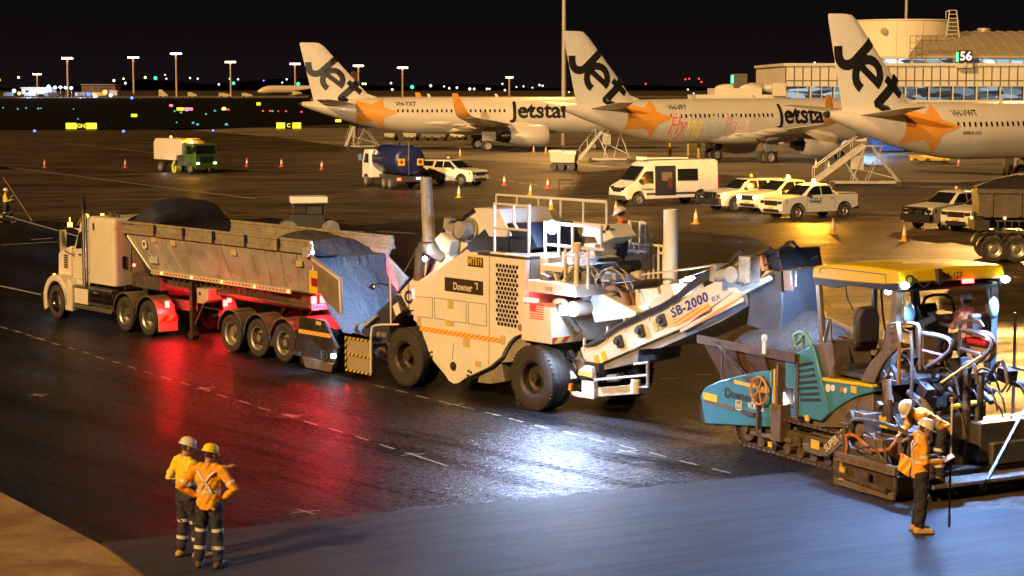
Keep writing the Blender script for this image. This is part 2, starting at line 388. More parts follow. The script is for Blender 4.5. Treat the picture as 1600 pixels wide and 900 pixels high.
# low dark hills at the horizon
b = MB(); pr = []
random.seed(3)
n = 60
for i in range(n+1):
    x = -2400+4800*i/n; h = 14+10*math.sin(i*.35)+7*math.sin(i*1.3+2)+random.uniform(-2, 2)
    pr.append((x, max(6, h)))
for i in range(n):
    (x0, h0), (x1, h1) = pr[i], pr[i+1]
    b.quad((x0, 4300, -1), (x1, 4300, -1), (x1, 4500, h1), (x0, 4500, h0)); b.quad((x0, 4500, h0), (x1, 4500, h1), (x1, 4900, -1), (x0, 4900, -1))
struct('hills', b, M('dark_hill', (.0015, .0016, .002), .95, spec=0))
# ---------------------------------------------------------------- painted marks
PAINT = M('white_line_paint', (.62, .60, .55), .6, var=.4, scale=9, dirt=(.1, .09, .08), damt=.5)
def line_marks(name, a, b_, w=.07, dash=.5, gap=.5, z=.009, wob=0):
    a = Vector(a[:2]); b2 = Vector(b_[:2]); L = (b2-a).length; d = (b2-a)/L; nn = Vector((-d.y, d.x)); m = MB(); t = 0
    while t < L:
        e = min(L, t+dash); o = nn*random.uniform(-wob, wob)
        p, q = a+d*t+o, a+d*e+o
        m.add([(*(p-nn*w/2), z), (*(q-nn*w/2), z), (*(q+nn*w/2), z), (*(p+nn*w/2), z)], [(0, 1, 2, 3)])
        t += dash+gap
    return struct(name, m, PAINT)
line_marks('survey_line', G(2, 511), G(645, 711), .05, .55, .5, wob=.03)
line_marks('survey_line', G(645, 711), G(700, 729), .05, 2.0, .5)
line_marks('survey_line', G(586, 602), G(1150, 742), .05, .5, .42, wob=.03)
m = MB()
for (u, v) in ((60, 618), (62, 529), (320, 607), (458, 650), (645, 711), (709, 633), (980, 706), (478, 800)):
    x, y, _ = G(u, v)
    for a in (TA, TA+1.25):
        c_, s_ = math.cos(a)*.24, math.sin(a)*.24; nx, ny = -math.sin(a)*.022, math.cos(a)*.022
        z = .0095 if a == TA else .0115
        m.add([(x-c_-nx, y-s_-ny, z), (x+c_-nx, y+s_-ny, z), (x+c_+nx, y+s_+ny, z), (x-c_+nx, y-s_+ny, z)], [(0, 1, 2, 3)])
struct('survey_cross', m, PAINT)
for a, b_ in (((0, 335), (96, 362)), ((16, 262), (400, 311)), ((48, 375), (82, 372)), ((96, 362), (130, 372)), ((0, 447), (75, 463)), ((2, 383), (90, 378)), ((380, 242), (760, 248)), ((0, 222), (110, 224)),
              ((1340, 338), (1520, 345)), ((520, 360), (570, 362)), ((590, 362), (650, 365)), ((760, 248), (1000, 262)), ((96, 223), (250, 240))):
    line_marks('painted_line', G(*a), G(*b_), .15, 500, 1, z=.008)
line_marks('painted_line', G(700, 268), G(880, 296), .25, 1.4, 1.4, z=.009)
m = MB()
for u, v in ((1047, 592), (1099, 586)): x, y, _ = G(u, v); m.add([(x-.2, y-.06, .009), (x+.2, y-.06, .009), (x+.2, y+.06, .009), (x-.2, y+.06, .009)], [(0, 1, 2, 3)])
struct('yellow_mark', m, YEL)
# ---------------------------------------------------------------- wheels shared by everything
def Z(x0, y0, k): return lambda x, y: (x0+x/k, y0+y/k)
z1 = Z(40, 300, 1309/320); z2 = Z(320, 320, 1093/340); z3 = Z(440, 400, 1064/260); z4 = Z(580, 260, 4.5)
z5 = Z(580, 440, 1309/320); z6 = Z(840, 300, 5); z7 = Z(840, 440, 4.5); z8 = Z(1040, 370, 1096/280)
def wheel(par, x, y, z, r, w_, rim, side=-1, holes=10, steer=0, rr=.62, dish=.5, tread=True, hub=None):
    """outer face towards side*y; rim mesh with the tyre as its child"""
    k = r*rr; d = w_*dish
    b = MB()
    o = side
    b.lathe([(0, o*(w_*.5-d*.25)), (k*.28, o*(w_*.5-d*.25)), (k*.33, o*(w_*.5-d*.75)), (k*.62, o*(w_*.5-d*.95)), (k*.80, o*(w_*.5-d*.8)), (k*.88, o*(w_*.5-d*.2)), (k*1.0, o*(w_*.5-.01)), (k*1.03, o*(w_*.5-.03)), (k*1.0, -o*w_*.3), (0, -o*w_*.3)], n=26)
    for i in range(holes):
        t = 2*math.pi*i/holes; b.cyl((k*.45*math.cos(t), o*(w_*.5-d*.86), k*.45*math.sin(t)), (k*.45*math.cos(t), o*(w_*.5-d*.68), k*.45*math.sin(t)), k*.035, n=6)
    h = part('wheel', b, rim, par, smooth=35); h.location = (x, y, z)
    if steer: h.rotation_euler = (0, 0, steer)
    b = MB(); hw = w_/2
    pr = [(k, hw-.02), (k*1.06, hw), (r*.86, hw+.012), (r*.955, hw-.01), (r*.985, hw*.86)]
    g = 4 if tread else 0; full = []
    if g:
        for i in range(g):
            a0 = hw*.80-(2*hw*.80)*i/g; a1 = hw*.80-(2*hw*.80)*(i+1)/g; q = (a0-a1)*.16
            full += [(r, a0-q), (r, a1+q), (r-.014, a1+q*.7), (r-.014, a1-q*.7)]
        full = full[:-2]
    else: full = [(r, hw*.6), (r, -hw*.6)]
    pr = pr+full+[(q, -a) for q, a in reversed(pr)]
    b.lathe([(q, o*a) for q, a in pr]+[(k, o*(hw-.02))], n=40)
    if tread and r > .6:
        for i in range(44):
            t = 2*math.pi*i/44
            for s_ in (-1, 1):
                b.rb((math.cos(t)*(r*.985), s_*hw*.86, math.sin(t)*(r*.985)), (.03, hw*.22, .045), (0, -t, 0))
    part('tyre', b, RUBBER, h, smooth=30)
    return h
T = Fr((0.41, 40.54), TA)
# ================================================================ TRACTOR
TR = T.sub(-19, 1.25)
tr = thing('truck_tractor', 'cream bonneted prime mover with tall sleeper and chrome stacks coupled to the tipper trailer', 'truck', TR)
def PX(b, fr, zf, pts, y, d, sub_=None):
    return b.prism([fr.P(*(zf(*p) if zf else p), y) for p in pts], y, y+d)
TWHITE = M('truck_cream_paint', (.72, .67, .58), .36, var=.10, scale=1.4, dirt=(.25, .19, .12), damt=.15, coat=.4)
P = lambda x, y, Y=-1.15: TR.P(*z1(x, y), Y)
xs0, ztop = P(402, 152); xs1, _ = P(490, 150); _, zb = P(402, 575); _, zb2 = P(490, 572)
b = MB(); rr_ = .16
def rbox(b, x0, x1, yw, z0, z1_, r, n=4, topr=None):
    topr = topr or r; rings = []
    zs = [z0]+[z1_-topr+topr*math.sin(math.pi/2*i/n) for i in range(n+1)]
    for j, z in enumerate(zs):
        ins = 0 if j < 2 else topr*(1-math.cos(math.pi/2*(j-1)/n)); ring = []
        for cx, cy, a0 in ((x1-r, yw-r, 0), (x0+r, yw-r, 90), (x0+r, -yw+r, 180), (x1-r, -yw+r, 270)):
            for i in range(n+1):
                a = math.radians(a0+90*i/n); ring.append((cx+(r-ins*.9)*math.cos(a), cy+(r-ins*.9)*math.sin(a), z))
        rings.append(ring)
    return b.loft(rings)
rbox(b, xs0, xs1+.75, 1.2, zb, ztop, .12, topr=.14)
slp = part('sleeper', b, TWHITE, tr)
b = MB(); q = P(505, 440, -1.2)
b.tube([(xs1+.78, -.72, zb+1.75), (xs1+.85, -.72, zb+1.7), (xs1+.85, -.72, zb+.45), (xs1+.78, -.72, zb+.4)], .025)
part('grab_rail', b, CHROME, slp)
b = MB(); b.bx(xs1+.74, xs1+.765, -.95, -.85, zb+.5, zb+.85); b.bx(xs0+.35, xs0+.43, -1.215, -1.19, zb+1.55, zb+1.75); parts('vent', b, BLACKP, slp)
b = MB(); b.cyl((xs1+.5, -1.0, ztop+.12), (xs1+.5, 1.0, ztop+.12), .05); b.bar((xs1+.5, -.9, ztop-.02), (xs1+.5, -.9, ztop+.12), .05); b.bar((xs1+.5, .9, ztop-.02), (xs1+.5, .9, ztop+.12), .05); b.bx(xs1+.1, xs1+.3, -1.0, -.85, ztop, ztop+.14)
part('roof_bar', b, STEEL, slp)
# cab
b = MB(); yc = 1.02
c = [P(x, y, -yc) for x, y in ((290, 600), (290, 372), (308, 352), (338, 238), (352, 172), (400, 158), (412, 158), (412, 600))]
b.prism(c, -yc, yc); cabo = part('cab', b, TWHITE, tr, bev=.05)
b = MB(); b.prism([P(x, y, -yc) for x, y in ((322, 362), (340, 262), (362, 250), (362, 360))], -yc-.012, -yc+.01); part('side_window', b, GLASS, cabo)
wA = P(311, 345, -yc); wB = P(337, 240, -yc); b = MB()
d_ = Vector((wB[0]-wA[0], 0, wB[1]-wA[1])); nn = Vector((-d_.z, 0, d_.x)).normalized()*-.012
if nn.x > 0: nn = -nn
b.loft([[(wA[0]+nn.x*k, y, wA[1]+nn.z*k) for k, y in ((0, -.9), (1, -.9), (1, .9), (0, .9))], [(wB[0]+nn.x*k, y, wB[1]+nn.z*k) for k, y in ((0, -.85), (1, -.85), (1, .85), (0, .85))]])
part('windscreen', b, GLASS, cabo)
b = MB()
for y0, y1 in ((372, 575),):
    q0, q1 = P(296, 380, -yc), P(366, 560, -yc)
    for seg in (((q0[0], q0[1]), (q0[0], q1[1])), ((q1[0], q0[1]), (q1[0], q1[1])), ((q0[0], q1[1]), (q1[0], q1[1]))):
        b.bar((seg[0][0], -yc-.002, seg[0][1]), (seg[1][0], -yc-.002, seg[1][1]), .012)
dr = part('door', b, M('panel_seam', (.12, .10, .08), .6), cabo)
b = MB(); q = P(352, 400, -yc); b.bx(q[0]-.08, q[0]+.05, -yc-.04, -yc, q[1]-.02, q[1]+.02); part('handle', b, BLACKP, dr)
b = MB(); v0, v1 = P(322, 215, -yc), P(352, 172, -yc); b.loft([[(v0[0], -yc, v0[1]), (v0[0], yc, v0[1]), (v0[0]+.02, yc, v0[1]+.02), (v0[0]+.02, -yc, v0[1]+.02)], [(v1[0], -yc, v1[1]), (v1[0], yc, v1[1]), (v1[0], yc, v1[1]+.03), (v1[0], -yc, v1[1]+.03)]])
part('sun_visor', b, M('visor_lit_amber', (.75, .42, .06), .3), cabo)  # yellow light on the visor put into its colour
for yy in (-.8, -.3, .3):
    b = MB(); b.cyl((v1[0]-.02, yy, v1[1]+.03), (v1[0]-.02, yy, v1[1]+.12), .05); part('beacon', b, AMBL, cabo)
lamp('beacon_light', (v1[0]-.35, -.7, v1[1]+.25), 9, (1, .5, .08), tr, size=.06)
b = MB(); q = P(283, 205, -1.0); b.cyl((q[0], -1.0, q[1]-.08), (q[0], -1.0, q[1]+.04), .07); b.cyl((q[0], -1.0, q[1]+.04), (q[0], -1.0, q[1]+.2), .012); part('warning_beacon', b, AMBL, cabo)
for s_ in (-1, 1):
    b = MB(); q = P(243, 240, -1.25); q2 = P(243, 370, -1.25)
    b.rb((q[0], s_*1.3, (q[1]+q2[1])/2), (.10, .22, q[1]-q2[1])); b.tube([(q[0]+.02, s_*1.25, q[1]+.06), (q[0]+.3, s_*1.15, q[1]+.08), (c[3][0]+.1, s_*1.0, q[1])], .018); b.tube([(q[0], s_*1.25, q2[1]), (q[0]+.2, s_*1.15, q2[1]-.12), (c[2][0], s_*1.0, q2[1]-.05)], .018)
    part('mirror', b, CHROME, cabo)
# bonnet and fenders
b = MB(); h_ = [P(x, y, -.8) for x, y in ((213, 560), (213, 400), (222, 375), (290, 345), (296, 352), (296, 600))]
b.prism(h_, -.82, .82); bon = part('bonnet', b, TWHITE, tr, bev=.09)
b = MB()
for i in range(6):
    q = P(262, 405+i*15, -.83); b.bx(q[0]-.14, q[0]+.1, -.85, -.82, q[1]-.022, q[1]+.022)
parts('air_intake', b, CHROME, bon)
b = MB(); b.bx(h_[0][0]-.06, h_[0][0]-.01, -.62, .62, .75, h_[1][1]-.05); part('grille', b, CHROME, bon)
b = MB(); b.prism([(h_[0][0]-.55, .32), (h_[0][0]-.55, .75), (h_[0][0]-.1, .75), (h_[0][0]-.1, .32)], -1.15, 1.15); part('bumper', b, CHROME, tr, bev=.04)
rf = .52; WF = TR.P(86, 472, -1.25); wr = .5
wx = TR.P(88, 498, -1.25)[0]
def arch(cx, cz, r0, r1, a0, a1, n=14):
    o_ = [(cx+r1*math.cos(math.radians(a0+(a1-a0)*i/n)), cz+r1*math.sin(math.radians(a0+(a1-a0)*i/n))) for i in range(n+1)]
    i_ = [(cx+r0*math.cos(math.radians(a1+(a0-a1)*i/n)), cz+r0*math.sin(math.radians(a1+(a0-a1)*i/n))) for i in range(n+1)]
    return o_+i_
for s_ in (-1, 1):
    b = MB(); y0, y1 = (-1.27, -.78) if s_ < 0 else (.78, 1.27)
    b.prism(arch(wx, .52, .60, .80, -8, 205), y0, y1); b.prism([(wx+.58, 1.0), (wx+.60, .3), (wx+1.05, .3), (wx+1.02, 1.1), (wx+.78, 1.28)], y0, y1); b.prism([(wx-.78, .32), (wx-.62, .32), (wx-.62, .7), (wx-.78, .7)], y0, y1)
    fd = part('fender', b, TWHITE, tr, bev=.04)
    b = MB(); b.ball((wx-.45, s_*1.05, 1.27), .04); part('marker_lamp', b, AMBL, fd)
    b = MB(); b.ball((wx-.82, s_*.95, .95), .12, sc=(.4, 1, 1)); part('headlight', b, CHROME, fd)
    wheel(tr, wx, s_*1.1, wr, wr, .30, CHROME, side=s_, dish=-.1, holes=10)
# running boards and tank
tz0 = TR.P(*z1(270, 740), -1.22); tz1 = TR.P(*z1(548, 775), -1.22)
b = MB(); b.bx(tz0[0]-.05, tz1[0], -1.22, -.75, .42, .52); b.bx(tz0[0]+.0, tz1[0]-.05, -1.18, -.8, 1.02, 1.10); b.bx(tz0[0]-.05, tz0[0]+.02, -1.22, -.75, .42, 1.1)
part('running_board', b, STEEL, tr, bev=.01)
tm = (tz0[0]+tz1[0])/2
b = MB(); b.cyl((tm-.1, -.93, .78), (tz1[0]-.06, -.93, .78), .27, n=24); 
for k in (.0, .8): b.lathe([(.272, -.02), (.285, -.02), (.285, .02), (.272, .02)], c=(tm+k, -.93, .78), ax='x', n=24)
part('fuel_tank', b, CHROME, tr)
b = MB(); b.bx(tz0[0]+.06, tm-.2, -1.16, -.75, .55, 1.0); part('battery_box', b, TWHITE, tr, bev=.02)
for s_ in (-1,):
    b = MB(); q = P(384, 580, -1.2); qt = P(384, 120, -1.2)
    b.cyl((q[0], s_*1.2, q[1]-.1), (q[0], s_*1.2, qt[1]-.1), .085, n=18); b.tube([(q[0], s_*1.2, qt[1]-.12), (q[0], s_*1.2, qt[1]+.1), (q[0]-.05, s_*1.2, qt[1]+.24)], .06); st = part('exhaust_stack', b, CHROME, tr)
    b = MB(); b.tube([(q[0]-.03, s_*1.2, qt[1]+.1), (q[0]-.04, s_*1.2, qt[1]+.2), (q[0]-.09, s_*1.2, qt[1]+.38)], .068); part('exhaust_tip', b, M('sooty_steel', (.02, .02, .02), .8), st)
    b = MB(); b.bar((q[0], -1.2, q[1]+.3), (q[0]+.1, -1.0, q[1]+.3), .03); b.bar((q[0], -1.2, q[1]+1.5), (q[0]+.1, -1.0, q[1]+1.5), .03); parts('bracket', b, CHROME, st)
# chassis and drive wheels
b = MB(); b.bx(wx-.6, TR.P(*z1(1000, 720), -.9)[0], -.42, -.30, .72, 1.0); b.bx(wx-.6, TR.P(*z1(1000, 720), -.9)[0], .30, .42, .72, 1.0)
for k in range(6): b.bx(wx+1+k*.8, wx+1.1+k*.8, -.4, .4, .75, .95)
b.bx(xs0-.3, xs1+.8, -.9, .9, 1.12, zb+.02); b.cyl((xs1+1.0, .0, 1.12), (xs1+2.4, 0, 1.12), .45, n=20)
part('chassis', b, DARKM, tr)
dx1, dx2 = TR.P(195, 519, -1.25)[0], TR.P(231, 526, -1.25)[0]
MUD = M('mudguard_steel', (.30, .25, .19), .42, .5, var=.3, dirt=(.10, .07, .05), damt=.4)
for i, x in enumerate((dx1, dx2)):
    for s_ in (-1, 1):
        wheel(tr, x, s_*.98, .5, .5, .54, STEEL, side=s_, dish=.35)
        b = MB(); b.prism(arch(x, .5, .60, .63, 5 if i else 20, 175), *((-1.27, -.70) if s_ < 0 else (.70, 1.27))); part('mudguard', b, MUD, tr)
for s_ in (-1, 1):
    b = MB(); b.bx(dx2+.60, dx2+.63, *((-1.26, -.66) if s_ < 0 else (.66, 1.26)), .18, .62); mf = part('mudflap', b, M('pale_mudflap', (.45, .38, .28), .6), tr)
    b = MB(); b.bx(dx2+.632, dx2+.642, *((-1.25, -.67) if s_ < 0 else (.67, 1.25)), .46, .62); part('warning_plate', b, HAZR, mf)
    b = MB(); b.bx(dx2+.64, dx2+.68, *((-1.06, -.94) if s_ < 0 else (.94, 1.06)), .84, 1.02); tl = part('tail_light', b, REDL, tr)
    lamp('tail_light_glow', (dx2+.86, s_*1.0, .93), 170, (1, .015, .02), tr, size=.06)
b = MB()
for k in range(5): b.tube([(xs1+.78, -.5+k*.12, 1.6), (xs1+1.1+k*.05, -.5+k*.12, 1.05), (xs1+1.5, -.3+k*.1, 1.3)], .02, smooth=2)
parts('air_hose', b, BLACKP, tr)
# ================================================================ TRAILER
TL = T.sub(-12, 1.25)
tl = thing('tipper_trailer', 'dusty grey live-bottom tipper trailer with three axles, heaped with asphalt behind the cream prime mover', 'trailer', TL)
BODY = M('trailer_aluminium', (.54, .52, .48), .36, .35, var=.25, scale=1.2, dirt=(.22, .17, .12), damt=.35, bump=.05, bscale=3)
a = TL.P(*z1(618, 235), -1.24); bb = TL.P(*z2(535, 272), -1.24)
zt = (a[1]+bb[1])/2; X0, X1 = a[0], bb[0]
lo0 = TL.P(*z1(800, 478), -1.0); lo1 = TL.P(*z2(440, 448), -1.0); zl = (lo0[1]+lo1[1])/2
print('TRAILER', X0, X1, a[1], bb[1], lo0, lo1)
def wallmesh(s_):
    b = MB(); n = 13; ri = []
    up0 = X0+.15; up1 = X1
    for i in range(n+1):
        t = i/n; xu = up0+(up1-up0)*t; xl = lo0[0]+(lo1[0]+.9-lo0[0])*t
        ri.append([(xu, s_*1.22, zt), (xl, s_*1.0, zl), (xl, s_*.95, zl), (xu, s_*1.16, zt)])
    b.loft(ri); 
    return b
for s_ in (-1, 1):
    wl_ = part('side_wall', wallmesh(s_), BODY, tl, smooth=20)
    b = MB()
    for i in range(1, 13):
        t = i/13; xu = X0+.15+(X1-X0-.15)*t; xl = lo0[0]+(lo1[0]+.9-lo0[0])*t; b.bar((xu, s_*1.222, zt-.05), (xl, s_*1.002, zl+.02), .05, .012)
    part('wall_rib', b, BODY, wl_)
    b = MB(); b.bx(X0, X1+.05, *((-1.30, -1.17) if s_ < 0 else (1.17, 1.30)), zt, zt+.10); b.bx(X0, X1+.05, *((-1.27, -1.2) if s_ < 0 else (1.2, 1.27)), zt+.10, zt+.26); b.cyl((X0, s_*1.235, zt+.30), (X1, s_*1.235, zt+.30), .05)
    rl = part('top_rail', b, M('rail_aluminium', (.50, .43, .31), .4, .4, var=.3, dirt=(.15, .11, .07), damt=.3), tl, bev=.01)
    if s_ < 0:
        b = MB()
        for u in (825, 1010, 1200): q = TL.P(*z1(u, 260+(u-825)*.1), -1.3); b.bx(q[0]-.05, q[0]+.05, -1.32, -1.2, zt+.02, zt+.32)
        for u in (45, 205, 370): q = TL.P(*z2(u, 200), -1.3); b.bx(q[0]-.05, q[0]+.05, -1.32, -1.2, zt+.02, zt+.32)
        parts('tarp_clamp', b, BLACKP, rl)
# front slope, floor
b = MB(); b.loft([[(X0+.15, -1.2, zt), (X0+.15, 1.2, zt), (X0+.2, 1.2, zt), (X0+.2, -1.2, zt)], [(lo0[0], -.98, zl), (lo0[0], .98, zl), (lo0[0]+.05, .98, zl), (lo0[0]+.05, -.98, zl)]]); part('front_wall', b, BODY, tl)
b = MB(); b.bar((X0+.17, -1.25, zt-.02), (lo0[0]+.0, -1.02, zl), .07, .05); part('corner_trim', b, CHROME, tl)
b = MB(); b.bx(lo0[0], lo1[0]+1.0, -.97, .97, zl-.05, zl); part('belt_floor', b, DARKM, tl)
b = MB(); b.bar((X0+.2, -1.0, zt), (X0+.75, -.8, 1.6), .12); b.bar((X0+.2, 1.0, zt), (X0+.75, .8, 1.6), .12); parts('front_strut', b, BLACKP, tl)
# red and white conspicuity strip, side markers
b = MB(); n = 44; L_ = lo1[0]-lo0[0]
b.bx(lo0[0]+.1, lo1[0], -1.055, -1.0, zl-.09, zl+.02); bb_ = part('lower_rail', b, M('strip_white', (.62, .56, .46), .4), tl)
b = MB()
for i in range(n): b.bx(lo0[0]+.15+i*L_/n, lo0[0]+.15+(i+.45)*L_/n, -1.06, -1.05, zl-.055, zl-.005)
parts('reflective_tape', b, M('tape_red', (.55, .03, .02), .4), bb_)
for u, v in ((870, 495), (1060, 530), (1255, 567)): q = TL.P(*z1(u, v), -1.06); b = MB(); b.ball((q[0], -1.07, zl-.03), .03); part('marker_lamp', b, AMBL, tl)
for u in (85, 250, 420): q = TL.P(*z2(u, 400), -1.06); b = MB(); b.ball((q[0], -1.07, zl-.03), .03); part('marker_lamp', b, AMBL, tl)
# stickers
b = MB(); 
for u, v, zf in ((822, 305, z1), (945, 327, z1), (147, 240, z2), (477, 295, z2)):
    q = TL.P(*zf(u, v), -1.2); b.bx(q[0]-.13, q[0]+.13, -1.225, -1.19, q[1]-.07, q[1]+.07)
parts('sticker', b, M('sticker_pale', (.62, .48, .22), .6, var=.5, scale=30), tl)
q = TL.P(*z1(820, 432), -1.10); b = MB(); b.bx(q[0]-.22, q[0]+.22, -1.125, -1.07, q[1]-.10, q[1]+.07); part('maker_plate', b, M('plate_grey', (.5, .5, .48), .4), tl)
q = TL.P(*z1(762, 335), -1.19); b = MB(); b.lathe([(.075, 0), (.12, 0), (.12, .012), (.075, .012)], c=(q[0], -1.215, q[1])); part('round_badge', b, WHT, tl)
q = TL.P(*z2(548, 388), -1.22); b = MB(); b.bx(q[0]-.18, q[0]+.18, -1.235, -1.21, q[1]-.28, q[1]+.28); sg = part('sign_board', b, YEL, tl)
b = MB(); b.bx(q[0]-.07, q[0]+.17, -1.25, -1.24, q[1]-.10, q[1]+.10); part('red_panel', b, REDM, sg)
# rear flared wings
WP = TL.P; RBR = M('wing_inner', (.30, .23, .16), .5, .3, var=.3)
nw = [WP(*z2(x, y), -1.2) for x, y in ((520, 230), (548, 262), (612, 310), (688, 372), (692, 555), (680, 550), (618, 490), (575, 440), (540, 285))]
b = MB(); b.prism(nw, -1.22, -1.17); w1 = part('rear_wing', b, RBR, tl)
b = MB(); e_ = [WP(*z2(x, y), -1.2) for x, y in ((540, 272), (680, 375), (686, 552))]; b.tube([(x, -1.2, z) for x, z in e_], .045); b.cyl((nw[0][0]+.03, -1.32, nw[0][1]-.03), (nw[0][0]+.03, -1.14, nw[0][1]-.03), .13); part('wing_edge', b, M('bright_edge', (.6, .62, .62), .35, .4), w1)
fw = [WP(*z2(x, y), 1.2) for x, y in ((890, 222), (922, 215), (922, 262), (1018, 370), (935, 475), (880, 560), (850, 560), (870, 400))]
b = MB(); b.prism(fw, 1.17, 1.22); w2 = part('rear_wing', b, BODY, tl)
b = MB(); b.tube([(x, 1.2, z) for x, z in fw[1:5]], .03); part('wing_edge', b, BODY, w2)
# load
random.seed(5)
def lz(x, y):
    f0 = TL.P(*z2(505, 250), 0)[0]; k = (x-f0)
    z = zt+.42-.10*max(0, k)-.55*max(0, k-1.2) - .55*max(0, k-1.9)
    if k < 0: z += k*.35
    return z-.28*(abs(y)/1.15)**2
b = MB(); xs_ = [X0+.5+i*.07 for i in range(int((X1+2.1-X0-.5)/.07))]; ny = 34; vs = []
for x in xs_:
    for j in range(ny+1):
        y = -1.14+2.28*j/ny; z = lz(x, y); k = x-(X1+.2)
        yy = y*(1 if x > X1+.2 else .96); zz = max(z, .95) if x > X1-.1 else max(z, zt-.12); vs.append((x+random.uniform(-.02, .02), yy*(1-.25*max(0, min(1, (x-X1-.6)))), zz+random.uniform(-.022, .022)+.018*math.sin(x*7+y*5)*math.sin(y*9-x*3)))
fs = [(i*(ny+1)+j, i*(ny+1)+j+1, (i+1)*(ny+1)+j+1, (i+1)*(ny+1)+j) for i in range(len(xs_)-1) for j in range(ny)]
b.add(vs, fs)
LOAD = M('asphalt_mix', (.11, .107, .11), .6, var=.95, scale=26, bump=1.0, bscale=16)
ld = part('asphalt_load', b, LOAD, None, smooth=80); ld.location = tl.location; ld.rotation_euler = tl.rotation_euler
tag(ld, 'heap of loose asphalt filling the tipper trailer and sliding out of its rear', 'asphalt heap')
# tarp gathered at the front
TARP = M('tarp_blue', (.035, .042, .075), .45, var=.3, bump=.5, bscale=5)
b = MB(); rings = []
prof = [(620, 195, 0), (700, 160, .08), (760, 140, .2), (810, 110, .5), (850, 103, .60), (1020, 103, .60), (1075, 125, .48), (1150, 190, .28), (1185, 230, .05)]
for (u, v, h_) in prof:
    q = TL.P(*z1(u, 205), 0); x = X0+.25+(u-620)/(1185-620)*1.55
    ring = []
    for i in range(15):
        t = math.pi*i/14; ring.append((x+random.uniform(-.02, .02), -1.25*math.cos(t)*.98, zt+.28+(.10+h_*1.0)*math.sin(t)**.7+random.uniform(-.015, .015)))
    ring += [(x, 1.1, zt+.05), (x, -1.1, zt+.05)]
    rings.append(ring)
b.loft(rings); part('rolled_tarp', b, TARP, tl, smooth=25)
b = MB()
for k in range(5): b.tube([(X0+.15+k*.13, -1.28, zt+.25), (X0+.15+k*.13, -.9, zt+.48+.02*k), (X0+.15+k*.13, 0, zt+.55), (X0+.15+k*.13, .9, zt+.48), (X0+.15+k*.13, 1.28, zt+.25)], .028, smooth=2)
parts('tarp_bow', b, BLACKP, tl)
# chassis
b = MB(); xk = TL.P(*z1(690, 500), -.9)[0]; xe = lo1[0]+.6
b.bx(xk, xe, -.75, -.60, zl-.50, zl-.12); b.bx(xk, xe, .60, .75, zl-.50, zl-.12); b.bx(xk, xk+1.6, -.95, -.75, zl-.55, zl-.2); b.bx(xk+1.7, xe, -.9, -.78, zl-.42, zl-.34)
for k in range(10): b.bx(xk+.3+k*.8, xk+.4+k*.8, -.7, .7, zl-.45, zl-.2)
for i in range(18): q = xk+2.2+i*.28; b.bx(q, q+.05, -.92, -.88, zl-.33, zl-.15)
part('chassis_frame', b, M('chassis_grey', (.10, .085, .07), .5, .3, var=.4, dirt=(.2, .15, .1), damt=.4), tl, bev=.01)
b = MB(); q0, q1 = TL.P(*z1(1105, 612), -1.1), TL.P(*z1(1230, 728), -1.1); b.prism([(q0[0], q0[1]), (q0[0]+.55, q0[1]), (q0[0]+.55, q0[1]-.3), (q0[0]+.3, q1[1]), (q0[0], q1[1])], -1.15, -.7); tb = part('tool_box', b, M('box_cream', (.55, .47, .35), .5, var=.2), tl, bev=.01)
b = MB(); b.cyl((q0[0]+.16, -1.17, q0[1]-.14), (q0[0]+.16, -1.15, q0[1]-.14), .045); part('latch', b, BLACKP, tb)
for s_ in (-1, 1):
    b = MB(); q = TL.P(*z1(1060, 700), -1.0); b.bx(q[0]-.07, q[0]+.07, s_*.95-.07, s_*.95+.07, .28, zl-.15); b.cyl((q[0], s_*.95-.1, .2), (q[0], s_*.95+.1, .2), .13); b.bar((q[0]+.1, s_*.95, .5), (q[0]+.6, s_*.8, zl-.4), .05); part('landing_leg', b, DARKM, tl)
for xx in ((361, 551), (402, 561.5), (443, 569)):
    x = TL.P(*xx, -1.25)[0]
    for s_ in (-1, 1):
        wheel(tl, x, s_*.98, .5, .5, .54, M('dusty_rim', (.42, .36, .27), .5, .5, var=.3, dirt=(.15, .11, .07), damt=.4), side=s_, dish=.35)
        b = MB(); b.prism(arch(x, .52, .585, .615, 15, 178), *((-1.27, -.66) if s_ < 0 else (.66, 1.27)))
        for t in (30, 70, 110, 150): tt = math.radians(t); b.rb((x+.62*math.cos(tt), s_*.97, .52+.62*math.sin(tt)), (.02, .6, .04), (0, -tt, 0))
        part('mudguard', b, MUD, tl)
b = MB(); xr = TL.P(*z2(549, 482), -.9)[0]
b.bx(xr-.3, xr, -.95, .95, 1.0, 1.1); part('rear_bar', b, DARKM, tl)
q = TL.P(*z2(569, 481), -.9)
for s_ in (-1, 1):
    for k in (0, .26):
        b = MB(); y_ = s_*(.92-k) if s_ < 0 else s_*(.92-k); b.bx(xr, xr+.04, y_-.07, y_+.07, q[1]-.09, q[1]+.09); part('tail_light', b, REDL, tl)
    lamp('tail_light_glow', (xr+.30, s_*.85, q[1]), 360, (1, .015, .03), tl, size=.06)
pl = TL.P(*z2(553, 515), -.9); b = MB(); b.bx(xr+.0, xr+.03, -.98, -.50, pl[1]-.07, pl[1]+.07); pt = part('number_plate', b, WHT, tl)
txt('TW01LT', .13, BLKT, pt, (xr+.035, -.74, pl[1]), (math.pi/2, 0, math.pi/2))
for (u, v) in ((855, 1.45), ): pass
q = TL.P(*z1(693, 467), -1.1); b = MB(); b.ball((q[0], -1.1, q[1]), .045); part('marker_lamp', b, REDL, tl)
q = TL.P(*z2(108, 492), -1.0); b = MB(); b.bx(q[0], q[0]+.04, -1.1, -.98, q[1]-.08, q[1]+.08); part('marker_lamp', b, REDL, tl); lamp('marker_glow', (q[0]+.15, -1.28, q[1]), 60, (1, .015, .02), tl, size=.06)
